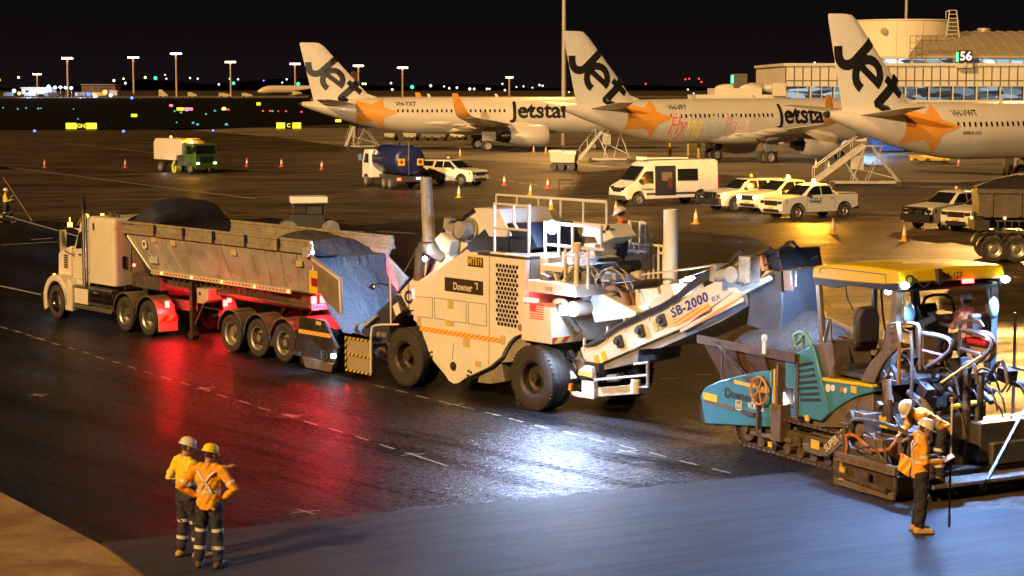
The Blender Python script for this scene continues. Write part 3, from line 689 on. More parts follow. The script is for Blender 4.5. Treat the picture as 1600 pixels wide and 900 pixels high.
# ================================================================ MATERIAL TRANSFER VEHICLE
MV = T.sub(-2.1, 1.5)
mv = thing('transfer_vehicle', 'big white four-wheeled asphalt transfer machine with black honeycomb grille, taking mix from the trailer', 'paving machine', MV)
YB = -1.3
W = lambda zf, x, y, Y=YB: MV.P(*zf(x, y), Y)
W3 = lambda zf, x, y, Y: MV.p3(*zf(x, y), Y)
# tyres
for (u, v) in ((632, 606), (830, 642)):
    x = MV.P(u, v, -1.5)[0]; r = (MV.P(u, v-97 if u < 700 else v-103, -1.5)[1])/2
    r = .68 if u < 700 else .70
    for s_ in (-1, 1):
        wheel(mv, x, s_*1.22, r, r, .56, DARKM, side=s_, dish=.45, rr=.55, holes=10, steer=0)
front_x = MV.P(632, 606, -1.5)[0]; rear_x = MV.P(830, 642, -1.5)[0]
# body shell near side
main = [W(z4, 300, 825), W(z4, 650, 600), W(z4, 830, 612), W(z4, 835, 600), W(z4, 1090, 632), W(z5, 985, 100), W(z5, 985, 310), W(z5, 962, 335), W(z5, 915, 352), W(z5, 880, 385), W(z5, 852, 430), W(z5, 830, 480),
        W(z5, 755, 545), W(z5, 600, 618), W(z5, 560, 648), W(z5, 528, 655), W(z5, 495, 635), W(z5, 470, 595), W(z5, 400, 512), W(z5, 362, 440), W(z5, 340, 375), W(z5, 318, 300), W(z5, 290, 262), W(z5, 270, 245)]
b = MB(); b.prism(main, YB, YB+.12); body = part('body_panel', b, CREAM, mv, bev=.012)
b = MB(); b.prism([main[0], main[1], main[2], main[4], (main[4][0], 1.1), (rear_x-.8, .95), (main[13][0], .7), (main[17][0], .7), (main[18][0], 1.0), (main[0][0], 1.6)], YB+.13, 1.18); part('inner_body', b, M('engine_bay', (.30, .27, .22), .6, var=.3), mv)
b = MB(); b.prism(main, 1.18, 1.3); part('body_panel', b, CREAM, mv, bev=.012)
# seams
SEAM = M('seam_dark', (.16, .13, .09), .6)
b = MB(); yy = YB-.003
def seam(b, zf, pts, w_=.010):
    q = [W(zf, *p) for p in pts]
    for p0, p1 in zip(q, q[1:]): b.bar((p0[0], yy, p0[1]), (p1[0], yy, p1[1]), w_, w_)
seam(b, z4, [(835, 600), (833, 900)]); seam(b, z5, [(757, 60), (753, 545)]); seam(b, z5, [(405, 103), (608, 128), (608, 265), (407, 235), (405, 103)]); seam(b, z5, [(285, 95), (392, 102), (392, 235), (285, 218)])
seam(b, z5, [(622, 130), (738, 145), (738, 285), (622, 268), (622, 130)]); seam(b, z5, [(528, 395), (518, 500)]); seam(b, z5, [(985, 120), (988, 330)], .02)
part('panel_seam', b, SEAM, body)
b = MB(); c0 = W(z5, 527, 540); b.cyl((c0[0], YB-.03, c0[1]), (c0[0], YB+.02, c0[1]), .10, n=20); b.cyl((c0[0], YB-.05, c0[1]), (c0[0], YB-.02, c0[1]), .05, n=14); part('drive_hub', b, DARKM, body)
b = MB()
for x, y in ((375, 455), (390, 450), (376, 480), (390, 480), (625, 570), (640, 580), (620, 600), (635, 605)): q = W(z5, x, y); b.cyl((q[0], YB-.025, q[1]), (q[0], YB, q[1]), .028, n=8)
parts('bolt', b, DARKM, body)
# grille: honeycomb
g0 = W(z4, 874, 680); g1 = W(z4, 1038, 690); g2 = W(z5, 790, 285); 
b = MB(); hw = (g1[0]-g0[0]); zt_, zb_ = (g0[1]+g1[1])/2, W(z5, 940, 298)[1]; zb_ = (g2[1]+zb_)/2
nc = 7; pit = hw/nc; rh = pit*.60; nr = int((zt_-zb_)/(pit*.866))
for j in range(nr):
    for i in range(nc - (j % 2)):
        cx = g0[0]+pit*(.5+i+(.5 if j % 2 else 0)); cz = zt_-pit*.5-j*(zt_-zb_-pit)/(nr-1)
        b.add([(cx+rh*.74*math.cos(math.pi/6+k*math.pi/3), YB-.004, cz+rh*.74*math.sin(math.pi/6+k*math.pi/3)) for k in range(6)], [(0, 1, 2, 3, 4, 5)])
part('honeycomb_grille', b, BLACKP, body, smooth=None)
# signs
def plate(name, zf, x0, y0, x1, y1, mat, par, t=.012, Y=YB, sk=True):
    q0 = W(zf, x0, y0, Y); q1 = W(zf, x1, y1, Y); b = MB(); b.bx(q0[0], q1[0], Y-t, Y+.002, q1[1], q0[1]); return part(name, b, mat, par), ((q0[0]+q1[0])/2, (q0[1]+q1[1])/2, q1[0]-q0[0], q0[1]-q1[1])
DKB = M('dark_brown_sign', (.045, .032, .02), .5, var=.1)
# corner pairs are level in the world, so use the sign's own height
q = W(z4, 734, 672); pw = W(z4, 786, 672)[0]-W(z4, 680, 672)[0]
b = MB(); b.bx(q[0]-pw/2, q[0]+pw/2, YB-.012, YB, q[1]-.105, q[1]+.105); pl = part('number_sign', b, BLKT, body)
txt('MT019', .235, YEL, pl, (q[0], YB-.015, q[1]), off=.004, sx_=.72)
q = W(z4, 652, 842); pw = W(z4, 785, 842)[0]-W(z4, 517, 842)[0]
b = MB(); b.bx(q[0]-pw/2, q[0]+pw/2, YB-.012, YB, q[1]-.155, q[1]+.155); pl = part('company_sign', b, DKB, body)
txt('Downer', .235, M('sign_cream', (.8, .72, .5), .5), pl, (q[0]-.03, YB-.015, q[1]-.03), off=.004, sx_=.85)
b = MB(); b.prism([(q[0]+.40, q[1]+.11), (q[0]+.50, q[1]+.11), (q[0]+.50, q[1]-.04), (q[0]+.47, q[1]-.04), (q[0]+.47, q[1]+.08), (q[0]+.40, q[1]+.08)], YB-.018, YB-.012); part('logo_mark', b, MATS['sign_cream'], pl)
# hazard stripe
s0 = W(z5, 312, 302); s1 = W(z5, 752, 362); sz = (s0[1]+s1[1])/2
b = MB(); b.bx(s0[0], W(z5, 826, 370)[0], YB-.008, YB, sz-.055, sz+.055); part('warning_stripe', b, HAZ, body)
q1 = W(z5, 1000, 380)
for zf, x, y, w_, h_, m_ in ((z5, 508, 145, .2, .18, 'l'), (z5, 505, 265, .3, .12, 'y'), (z5, 308, 250, .14, .22, 'l'), (z5, 610, 388, .24, .2, 'y'), (z5, 685, 527, .2, .13, 'y'), (z5, 843, 372, .15, .2, 'l'), (z5, 503, 85, .2, .0, 'x')):
    if m_ == 'x': continue
    q = W(zf, x, y); b = MB(); b.bx(q[0]-w_/2, q[0]+w_/2, YB-.012, YB, q[1]-h_/2, q[1]+h_/2); lb = part('warning_label', b, M('label_pale', (.62, .52, .34), .5, var=.3, scale=30), body)
    b = MB(); b.bx(q[0]-w_/2+.015, q[0]-.01, YB-.015, YB-.01, q[1]-h_*.3, q[1]+h_*.35); part('warning_symbol', b, YEL, lb)
q = W(z5, 955, 292); b = MB(); b.lathe([(0, -.02), (.075, -.02), (.075, 0)], c=(q[0], YB, q[1]), n=16); part('filler_cap', b, GREYP, body)
# tail lamp block on near front corner (red)
q = W(z5, 280, 78); b = MB(); b.bx(q[0]-.10, q[0]-.02, YB-.02, YB+.15, q[1]-.12, q[1]+.12); part('marker_lamp', b, REDL, body); lamp('marker_glow', (q[0]-.05, YB-.25, q[1]), 2.5, (1, .03, .03), mv, size=.05)
# top deck of the shell
zd = main[2][1]
b = MB(); b.bx(main[2][0]-.4, W(z4, 1090, 640)[0], YB, 1.3, zd-.06, zd); part('deck', b, DARKM, mv)
# rear box next to the wheel (tool cabinet) with flag plate
yr = -1.32
c = [W(z5, 990, 150, yr), W(z5, 1155, 165, yr), W(z5, 1150, 400, yr), W(z5, 950, 368, yr), W(z5, 985, 330, yr)]
x0, x1 = W(z5, 988, 200, yr)[0], W(z5, 1153, 200, yr)[0]; zt2 = (W(z5, 988, 150, yr)[1]+W(z5, 1153, 165, yr)[1])/2; zb2_ = (W(z5, 950, 372, yr)[1]+W(z5, 1150, 402, yr)[1])/2
b = MB(); b.bx(x0-.15, x1, yr, 1.3, zb2_, zt2); cab2 = part('rear_cabinet', b, CREAM, mv, bev=.015)
b = MB(); b.bx(x1+.002, x1+.012, yr+.02, -.75, zb2_+.02, zb2_+.14); part('warning_stripe', b, HAZR, cab2)
# flag decal as stripes and a canton
q = W(z5, 1058, 190, yr); b = MB()
for k in range(7): b.bx(q[0]-.22, q[0]+.22, yr-.006, yr, q[1]-.17+k*.05, q[1]-.145+k*.05)
fl = part('flag_decal', b, M('flag_red', (.6, .16, .10), .5), cab2); b = MB(); b.bx(q[0]-.22, q[0]-.02, yr-.010, yr-.001, q[1]+.0, q[1]+.16); part('canton', b, M('flag_canton', (.35, .10, .16), .5), fl)
# deck above cabinet
z_pl = W(z5, 1060, 70, yr)[1]; b = MB(); b.bx(x0, x1+.75, yr+.02, 1.25, z_pl, z_pl+.24); dk2 = part('platform_edge', b, CREAM, mv, bev=.01)
txt('EXX', .12, DKB, dk2, (x1-.1, yr+.015, z_pl+.1))
b = MB(); q = W(z5, 1022, 118, yr); b.bx(q[0]-.2, q[0]+.2, yr-.06, yr+.05, q[1]-.045, q[1]+.045); part('tail_light', b, REDL, mv); lamp('tail_light_glow', (q[0], yr-.25, q[1]-.02), 9, (1, .02, .03), mv, size=.06)
# white LED working lamp under the deck (rear) pooling on the ground
q = W(z7, 175, 205, -1.0); qx = W(z7, 180, 205, -1.25)
b = MB(); b.rb((qx[0], -1.25, qx[1]), (.12, .10, .18)); part('work_lamp', b, LEDL, mv)
WLED = (.50, .66, 1)
lamp('work_lamp_light', (qx[0]+.14, -1.62, qx[1]-.05), 1350, WLED, mv, kind='SPOT', size=.10, aim=(qx[0]+1.8, -4.2, -2.0), spot=140, blend=.7)
lamp('work_lamp_light', (qx[0]+.2, -1.62, qx[1]), 1200, WLED, mv, kind='SPOT', size=.10, aim=(qx[0]+5.5, -3.6, -1.0), spot=110, blend=.8)
lamp('work_lamp_light', (qx[0]+.5, -1.5, qx[1]+.05), 60, WLED, mv, size=.10)
b = MB(); q = W(z7, 160, 145, -1.1); b.ball((q[0], -1.1, q[1]), .2, sc=(1, .7, .45)); part('tank_dome', b, WHITE, mv)
# ---- platform rails
RAIL = M('rail_white', (.75, .74, .68), .4, var=.1)
def rail(name, segs, r=.028, par=None, mat=None):
    b = MB()
    for s_ in segs: b.tube([tuple(p) for p in s_], r, n=7)
    return part(name, b, mat or RAIL, par or mv)
ry = -1.15; zr = W(z4, 870, 262, ry)[1]
RX = lambda zf, x, y=0, Y=ry: W(zf, x, y or 400, Y)[0]
xa, xb = RX(z4, 868), RX(z4, 1108); zlow = W(z4, 868, 430, ry)[1]
rail('guard_rail', [[(xa, ry, zd), (xa, ry, zr), (xb, ry, zr), (xb, ry, zd)], [(xa, ry, zlow), (xb, ry, zlow)], [(RX(z4, 1003), ry, zr), (RX(z4, 1003), ry, zlow+.15), (RX(z4, 1030), ry, zlow)]])
# far side rail of the same height
zf_ = zr; yf = 1.15
xA = MV.P(*z4(880, 250), yf)[0]; xB = MV.P(*z6(540, 95), yf)[0]
sg = [[(xA, yf, zr), (xB, yf, zr), (xB, yf, zd)], [(xA, yf, zlow), (xB, yf, zlow)]]
for k in range(6): sg.append([(xA+(xB-xA)*k/5, yf, zd), (xA+(xB-xA)*k/5, yf, zr)])
rail('guard_rail', sg)
# middle rail frame (bright, around the lamp)
mz = W(z6, 75, 240, -.5)[1]; mx0 = W(z6, 60, 240, -.5)[0]; mx1 = W(z6, 500, 250, -.5)[0]; ml = W(z6, 60, 410, -.5)[1]; mb = W(z6, 60, 560, -.5)[1]
sg = [[(mx0, -.5, mb), (mx0, -.5, mz), (mx1, -.5, mz), (mx1, -.5, ml)], [(mx0, -.5, ml), (mx1-.1, -.5, ml)]]
for x_ in (168, 275): xx = W(z6, x_, 300, -.5)[0]; sg.append([(xx, -.5, mz), (xx, -.5, mb-.05)])
rail('guard_rail', sg, .032)
nx0, nx1 = W(z6, 215, 500, -1.0)[0], W(z6, 395, 500, -1.0)[0]; nt = W(z6, 230, 430, -1.0)[1]; nb = W(z6, 215, 770, -1.0)[1]
rail('guard_rail', [[(nx0, -1.0, nb), (nx0, -1.0, nt-.06), (nx0+.06, -1.0, nt), (nx1+.5, -1.0, nt+.02)], [(nx1, -1.0, nt), (nx1, -1.0, nb+.1)], [(nx0, -1.0, nb+.75), (nx1, -1.0, nb+.75)]], .032)
# beacon post
xx, zz = W(z6, 300, 790, -1.05); b = MB(); zt3 = W(z6, 310, 470, -1.05)[1]; b.cyl((xx, -1.05, zz), (xx+.03, -1.05, zt3), .055); ps = part('beacon_post', b, CREAM, mv)
b = MB(); b.cyl((xx+.03, -1.05, zt3), (xx+.03, -1.05, zt3+.2), .10); part('beacon', b, M('beacon_off', (.8, .55, .3), .3), ps)
# LED lamp on the deck
q = MV.P(*z6(125, 275), -.62); b = MB(); b.ball((q[0], -.66, q[1]), .15, sc=(1, .6, 1)); part('work_lamp', b, EM('led_deck', (.62, .78, 1), 60), mv); lamp('work_lamp_light', (q[0]+.02, -.80, q[1]+.02), 240, (.45, .60, 1), mv, size=.08)
# stacks: left leaning column with flared elbow and ribbed hose, right straight column
yS = -1.0
pA, pB = W(z4, 385, 75, -.9), W(z4, 405, 530, -.9)
b = MB(); b.tube([(pA[0], -.9, pA[1]), ((pA[0]+pB[0])/2, -.9, (pA[1]+pB[1])/2), (pB[0]+.02, -.9, pB[1])], [.135, .14, .155], n=20); b.tube([(pB[0]+.02, -.9, pB[1]), (pB[0]+.02, -.85, pB[1]-.15), (pB[0]+.12, -.6, pB[1]-.35)], [.165, .17, .15], n=16)
st = part('exhaust_column', b, M('column_grey', (.50, .47, .40), .4, .2, var=.25, scale=5, dirt=(.15, .12, .10), damt=.3), mv)
hA, hB = W(z4, 345, 575, -.95), W(z4, 335, 800, -.95); b = MB()
n = 16; pts = [(hA[0]+(hB[0]-hA[0])*i/n, -.95, hA[1]+(hB[1]-hA[1])*i/n) for i in range(n+1)]
b.tube(pts, [.115 if i % 2 else .135 for i in range(n+1)], n=16); b.ball((hA[0]+.08, -.9, hA[1]+.02), .17); part('ribbed_hose', b, M('hose_dark', (.09, .075, .055), .6, var=.3, dirt=(.2, .15, .1), damt=.4), mv, smooth=60)
cA, cB = W(z6, 1042, 135, .3), W(z6, 1035, 720, .3)
b = MB(); b.lathe([(.135, cA[1]), (.155, cA[1]), (.155, cB[1]), (.0, cB[1])], c=((cA[0]+cB[0])/2, .3, 0), ax='z', n=24); b.lathe([(0, cA[1]-.1), (.135, cA[1]-.1), (.135, cA[1])], c=((cA[0]+cB[0])/2, .3, 0), ax='z', n=24); part('exhaust_column', b, CREAM, mv)
# ---- front loading conveyor (incline from the hopper up to the hood)
yc0, yc1 = -.62, .62
cv = [W(z4, 180, 900, yc0), W(z4, 245, 815, yc0), W(z4, 420, 620, yc0), W(z4, 520, 470, yc0), W(z4, 640, 400, yc0), W(z4, 720, 310, yc0), W(z4, 760, 320, yc0), W(z4, 812, 430, yc0), W(z4, 660, 570, yc0), W(z4, 380, 800, yc0), W(z3, 850, 350, yc0), W(z3, 760, 340, yc0)]
cv = [W(z3, 740, 250, yc0), W(z3, 850, 130, yc0)]+cv[2:9]+[W(z4, 500, 720, yc0), W(z4, 380, 800, yc0), W(z3, 880, 340, yc0), W(z3, 790, 350, yc0)]
b = MB(); b.prism(cv, yc0, yc0+.06); b.prism(cv, yc1-.06, yc1); b.prism([(x, z-.12) for x, z in cv], yc0+.07, yc1-.07); conv = part('loading_conveyor', b, CREAM, mv, bev=.01)
b = MB(); 
for k in range(4):
    b.tube([W3(z4, 380+k*10, 780-k*14, yc0-.06), W3(z4, 440+k*12, 600-k*8, yc0-.06), W3(z4, 560+k*12, 470+k*10, yc0-.08)], .016, n=6)
b.tube([W3(z4, 620, 420, yc0-.05), W3(z4, 660, 350, yc0-.05), W3(z4, 730, 300, yc0-.05)], .035); parts('hydraulic_hose', b, BLACKP, conv)
q = W(z4, 705, 440, yc0); b = MB(); b.cyl((q[0], yc0-.38, q[1]), (q[0], yc0+.02, q[1]), .19, n=20); b.cyl((q[0], yc0-.06, q[1]), (q[0], yc0+.0, q[1]), .26, n=20); b.cyl((q[0]-.16, yc0-.30, q[1]-.02), (q[0]-.42, yc0-.30, q[1]+.02), .14, n=14); b.rb((q[0]-.42, yc0-.3, q[1]+.12), (.2, .2, .25), (0, .2, 0))
for k in range(12): t = k*math.pi/6; b.cyl((q[0]+.225*math.cos(t), yc0-.09, q[1]+.225*math.sin(t)), (q[0]+.225*math.cos(t), yc0-.05, q[1]+.225*math.sin(t)), .022, n=6)
part('drive_motor', b, M('motor_cream', (.52, .47, .37), .45, .2, var=.3, dirt=(.12, .09, .06), damt=.5), conv, bev=.008)
b = MB(); b.prism([W(z4, 510, 505, yc0), W(z4, 560, 460, yc0), W(z4, 635, 520, yc0), W(z4, 615, 620, yc0), W(z4, 560, 590, yc0)], yc0-.3, yc0); part('gear_cover', b, CREAM, conv, bev=.03)
# hood with rubber curtains
hy0, hy1 = -.72, .72
hd = [W(z4, 715, 292, hy0), W(z4, 735, 350, hy0), W(z4, 800, 430, hy0)]
tl_ = W3(z4, 715, 290, hy0); tr_ = MV.p3(*z4(965, 282), .3)
b = MB()
zh = W(z4, 720, 292, hy0)[1]; xh0 = W(z4, 718, 292, hy0)[0]; xh1 = W(z4, 955, 380, hy0)[0]
b.prism([(xh0, zh), (xh0+.9, zh+.02), (xh1+.15, zh-.55), (xh1-.1, zh-.60), (xh0+.55, zh-.62)], hy0, hy1); part('conveyor_hood', b, M('hood_white', (.72, .70, .66), .45, var=.12), mv, bev=.02)
CURT = M('rubber_curtain', (.022, .025, .036), .5, var=.5, scale=6, bump=.5, bscale=9)
b = MB(); cl = [W(z4, 650, 575, hy0), W(z4, 800, 430, hy0), W(z4, 870, 400, hy0), W(z4, 1080, 405, hy0), W(z4, 1160, 570, hy0), W(z4, 1080, 610, hy0), W(z4, 830, 610, hy0), W(z4, 700, 600, hy0)]
rings = []
for yv in [hy0+.02+(hy1-hy0-.04)*k/8 for k in range(9)]: rings.append([(x+.02*math.sin(yv*17), yv, z) for x, z in cl])
b.loft(rings); part('rubber_curtain', b, CURT, mv, smooth=30)
# surge bin / white tub behind rails
bx0, bx1 = W(z4, 1095, 700, -.9)[0], W(z4, 1235, 700, -.9)[0]; zt4, zb4 = W(z4, 1095, 612, -.9)[1], W(z4, 1100, 860, -.9)[1]
b = MB(); b.bx(bx0, bx1-.02, -.9, -.1, zb4, zt4); part('oil_tank', b, CREAM, mv, bev=.06)
b = MB(); b.prism([(bx1, zb4), (bx1+1.0, zb4), (bx1+1.15, zt4), (bx1-.15, zt4+.05)], -.45, .9); part('surge_bin', b, M('bin_blue_white', (.60, .60, .58), .45, var=.2, dirt=(.12, .10, .09), damt=.3), mv, bev=.02)
# operator console
k0 = [MV.P(*z6(x, y), -.35) for x, y in ((425, 255), (550, 252), (625, 350), (610, 375), (500, 420), (480, 335), (372, 318))]
k0 = [MV.P(*z6(x, y), -.35) for x, y in ((395, 265), (548, 252), (622, 355), (500, 415), (470, 350), (370, 345))]
b = MB(); b.prism(k0, -.45, .25); cs = part('control_console', b, CREAM, mv, bev=.025)
b = MB(); q = MV.P(*z6(450, 480), -.2); b.bx(q[0]-.2, q[0]+.15, -.35, .2, MV.P(*z6(450, 800), -.35)[1], k0[3][1]); part('console_pedestal', b, CREAM, mv, bev=.01)
b = MB()
for x, y in ((520, 310), (540, 290), (550, 270)): q = MV.P(*z6(x, y), -.46); b.bx(q[0]-.03, q[0]+.03, -.47, -.44, q[1]-.03, q[1]+.03)
parts('control_button', b, BLACKP, cs)
# walkway deck and far rails around the operator
zw = MV.P(*z6(700, 560), .4)[1]; xw0, xw1 = MV.P(*z6(500, 560), .4)[0], MV.P(*z6(985, 560), .4)[0]
zw = MV.P(*z6(850, 700), 1.2)[1]
b = MB(); b.bx(bx1+.1, xw1+.1, -.2, 1.3, zw-.08, zw); part('walkway', b, GREYP, mv)
for yv, xs0_, xs1_ in ((.95, 720, 985),):
    za = MV.P(*z6(720, 400), yv)[1]; zb_2 = MV.P(*z6(720, 455), yv)[1]; xa2, xb2 = MV.P(*z6(xs0_, 400), yv)[0], MV.P(*z6(xs1_, 400), yv)[0]
    sg = [[(xa2, yv, za), (xb2, yv, za)], [(xa2, yv, zb_2), (xb2, yv, zb_2)]]
    for k in range(8): xx = xa2+(xb2-xa2)*k/7; sg.append([(xx, yv, zw-.05), (xx, yv, za)])
    rail('guard_rail', sg, .03)
za = MV.P(*z6(730, 225), 1.15)[1]; xa2, xb2, xc2 = [MV.P(*z6(k, 300), 1.15)[0] for k in (722, 805, 840)]
rail('ladder_rail', [[(xa2, 1.15, zw), (xa2, 1.15, za), (xb2, 1.15, za), (xb2, 1.15, zw)], [(xb2+.12, 1.2, za-.05), (xb2+.12, 1.2, zw-1)], [(xb2, 1.15, za), (xb2+.12, 1.2, za-.05)]]+[[(xb2, 1.15, za-.3*k), (xb2+.12, 1.2, za-.3*k)] for k in range(1, 5)], .035)
# big grey turbo / engine silhouettes in the middle
q = MV.P(*z6(540, 590), -.5); b = MB(); b.prism([MV.P(*z6(x, y), -.5) for x, y in ((420, 570), (500, 545), (640, 540), (665, 580), (640, 640), (540, 650), (440, 630))], -.6, .1); part('engine_cover', b, BLACKP, mv, bev=.04)
b = MB(); b.tube([W3(z6, 480, 640, -.7), W3(z6, 420, 660, -.7), W3(z6, 395, 740, -.7), W3(z6, 400, 800, -.7), W3(z6, 360, 840, -.7)], .085, smooth=2, n=12); part('intake_pipe', b, M('pipe_grey', (.35, .36, .37), .35, .6, var=.2), mv, smooth=60)
HOSE = M('brown_hose', (.33, .15, .06), .6, var=.3, bump=.4, bscale=50)
for a_ in (0, 1):
    b = MB(); b.tube([W3(z6, 550+a_*75, 745-a_*10, -.55+a_*.15), W3(z6, 640+a_*50, 740, -.55+a_*.15), W3(z6, 690+a_*40, 820, -.5+a_*.15), W3(z7, 640+a_*40, 200, -.45+a_*.15), W3(z7, 690+a_*5, 255, -.4+a_*.15)], .075, smooth=2, n=12); part('duct_hose', b, HOSE, mv, smooth=60)
# hydraulic cylinder to the conveyor head + stay cables
b = MB(); c0_, c1_ = W3(z6, 575, 665, -.25), W3(z6, 790, 650, -.15); b.cyl(c0_, c1_, .085, n=16); c2_ = MV.p3(*z8(350, 168), -.1); b.cyl(c1_, c2_, .022); b.cyl((c1_[0]-.05, c1_[1], c1_[2]), (c1_[0]+.1, c1_[1], c1_[2]), .1, n=14); part('lift_cylinder', b, M('cyl_cream', (.62, .50, .34), .4, var=.2), mv)
b = MB(); b.cyl(W3(z6, 1000, 725, .2), MV.p3(*z8(380, 160), .1), .014); b.cyl(W3(z6, 450, 735, -.6), W3(z6, 760, 690, -.5), .018); b.cyl(MV.p3(*z3(782, 110), -.9), MV.p3(*z4(400, 420), -.9), .012); b.cyl(MV.p3(*z2(1000, 345), -.9), MV.p3(*z4(360, 500), -.9), .012); parts('stay_cable', b, STEEL, mv)
# white housings above the discharge conveyor
b = MB(); b.prism([W(z7, *p, -.6) for p in ((340, 90), (430, 85), (455, 90), (690, 210), (692, 250), (400, 290), (385, 240))], -.6, .2); part('side_housing', b, CREAM, mv, bev=.02)
b = MB(); b.prism([W(z7, *p, -.3) for p in ((685, 55), (840, 45), (860, 110), (835, 250), (690, 260))], -.3, .4); part('side_housing', b, CREAM, mv, bev=.015)
b = MB(); b.prism([W(z7, *p, -.35) for p in ((730, 170), (830, 120), (890, 80), (880, 20), (960, 30), (990, 110), (1000, 150), (790, 200), (725, 245))], -.45, .5); part('side_housing', b, CREAM, mv, bev=.03)
b = MB(); b.cyl(W3(z7, 245, 195, -1.1), W3(z7, 350, 180, -.6), .17, n=20); part('air_filter', b, CREAM, mv, bev=.02)
b = MB(); b.tube([W3(z7, 150, 150, -1.2), W3(z7, 220, 260, -1.0), W3(z7, 290, 360, -.9)], .09, smooth=1); b.bx(x1-.1, x1+.9, -.8, .8, .7, 1.1)
b.bx(front_x-.9, rear_x+.8, -.5, .5, .55, .95); b.cyl((front_x, -1.2, .68), (front_x, 1.2, .68), .16); b.cyl((rear_x, -1.2, .68), (rear_x, 1.2, .68), .16)
part('chassis', b, DARKM, mv)
b = MB(); b.prism([W(z5, *p, -1.15) for p in ((690, 595), (750, 555), (830, 520), (855, 640), (760, 655), (680, 645))], -1.15, -.8); part('under_box', b, M('under_grey', (.30, .26, .2), .6, var=.3, dirt=(.1, .08, .06), damt=.4), mv, bev=.015)
# ---- discharge conveyor
DY = -.72
dn = [W(z7, 300, 470, DY), W(z7, 320, 450, DY), W(z7, 1230, 10, DY), MV.P(*z8(350, 195), DY), MV.P(*z8(400, 250), DY), MV.P(*z8(420, 330), DY), W(z7, 1020, 325, DY), W(z7, 700, 462, DY), W(z7, 390, 600, DY), W(z7, 330, 560, DY)]
b = MB(); b.prism(dn, DY, DY+.07); b.prism(dn, .65, .72); dcv = part('discharge_conveyor', b, CREAM, mv, bev=.012)
un = [W(z7, 390, 600, DY), W(z7, 700, 462, DY), W(z7, 1020, 325, DY), MV.P(*z8(480, 345), DY), MV.P(*z8(485, 425), DY), MV.P(*z8(320, 520), DY), W(z7, 840, 470, DY), W(z7, 690, 480, DY), W(z7, 680, 570, DY), W(z7, 420, 630, DY)]
b = MB(); b.prism(un, DY+.09, .62); part('belt_trough', b, M('trough_grey', (.34, .35, .36), .45, .2, var=.25), dcv)
ps_, pe_ = W(z7, 1040, 300, DY), MV.P(*z8(480, 385), DY)
b = MB(); b.bar((*W3(z7, 1025, 340, DY)[:1], DY-.05, W(z7, 1025, 340, DY)[1]), (pe_[0], DY-.05, pe_[1]), .09); part('warning_rail', b, STRIPE('rail_stripes', (.7, .66, .6), (.8, .3, .08), .3, 60), dcv)
b = MB(); 
for k in range(5):
    o = k*12
    b.tube([W3(z7, 330+o, 455-o*.4, DY-.05-k*.02), W3(z7, 620, 305-o*.7, DY-.05-k*.02), W3(z7, 950, 160-o*.7, DY-.05-k*.02), MV.p3(*z8(180, 300-o), DY-.05-k*.02), MV.p3(*z8(330, 215-o), DY-.08-k*.02)], .021, n=6, smooth=1)
parts('hydraulic_hose', b, M('hose_blueblack', (.09, .10, .13), .3, var=.2), dcv)
for x, y in ((330, 440), (495, 360), (615, 300), (785, 220), (945, 140), (1100, 50)):
    q = W(z7, x, y, DY); b = MB(); b.bx(q[0]-.02, q[0]+.02, DY-.03, DY+.02, q[1]-.16, q[1]+.13); part('hose_bracket', b, CREAM, dcv)
b = MB()
for x, y in ((585, 420), (735, 345), (885, 270)): q = W(z7, x, y, DY); b.rb((q[0], DY-.04, q[1]), (.17, .08, .24), (0, -.4, 0)); b.cyl((q[0]-.05, DY-.12, q[1]), (q[0]-.05, DY-.05, q[1]), .07)
parts('idler_bearing', b, DARKM, dcv, bev=.01)
ang = math.atan2(dn[2][1]-dn[1][1], dn[2][0]-dn[1][0])
q = W(z7, 1095, 180, DY); BLU = M('blue_lettering', (.02, .03, .30), .4)
txt('SB-2000', .27, BLU, dcv, (q[0]-.10, DY-.012, q[1]+.03), rot=(math.pi/2, -ang, 0), off=.006, sx_=1.12, sp_=1.1)
q = MV.P(*z8(263, 385), DY); txt('ex', .22, BLU, dcv, (q[0]+.20, DY-.012, q[1]+.07), rot=(math.pi/2, -ang, 0), sx_=1.2, off=-.002)
q = W(z7, 1085, 232, DY); b = MB(); b.rb((q[0], DY-.006, q[1]), (1.05, .012, .15), (0, -ang, 0)); part('warning_stripe', b, HAZ, dcv)
for x, y, w_ in ((835, 312, .16), (865, 300, .2), (420, 550, .14), (470, 525, .14)):
    q = W(z7, x, y, DY); b = MB(); b.rb((q[0], DY-.01, q[1]), (w_, .012, .2), (0, -ang, 0)); part('warning_label', b, YEL if w_ < .2 else MATS['label_pale'], dcv)
# head of the conveyor: motor, hood, chute
q = MV.P(*z8(490, 225), DY); MOT = MATS['motor_cream']
b = MB(); b.cyl((q[0], DY-.42, q[1]), (q[0], DY+.05, q[1]), .17, n=20); b.cyl((q[0]-.03, DY-.10, q[1]), (q[0]-.03, DY, q[1]), .24, n=20); b.cyl((q[0]-.1, DY-.3, q[1]+.02), (q[0]-.42, DY-.3, q[1]-.06), .12); b.rb((q[0]-.5, DY-.3, q[1]), (.15, .2, .34), (0, .1, 0)); b.rb((q[0]+.28, DY-.2, q[1]+.12), (.3, .3, .5))
for k in range(12): t = k*math.pi/6; b.cyl((q[0]-.03+.205*math.cos(t), DY-.13, q[1]+.205*math.sin(t)), (q[0]-.03+.205*math.cos(t), DY-.09, q[1]+.205*math.sin(t)), .02, n=6)
part('drive_motor', b, MOT, dcv, bev=.008)
b = MB(); b.prism([MV.P(*z8(*p), DY) for p in ((355, 200), (415, 210), (470, 300), (520, 290), (640, 235), (655, 262), (500, 345), (440, 350), (400, 330))], DY-.05, DY+.03); part('head_plate', b, CREAM, dcv, bev=.01)
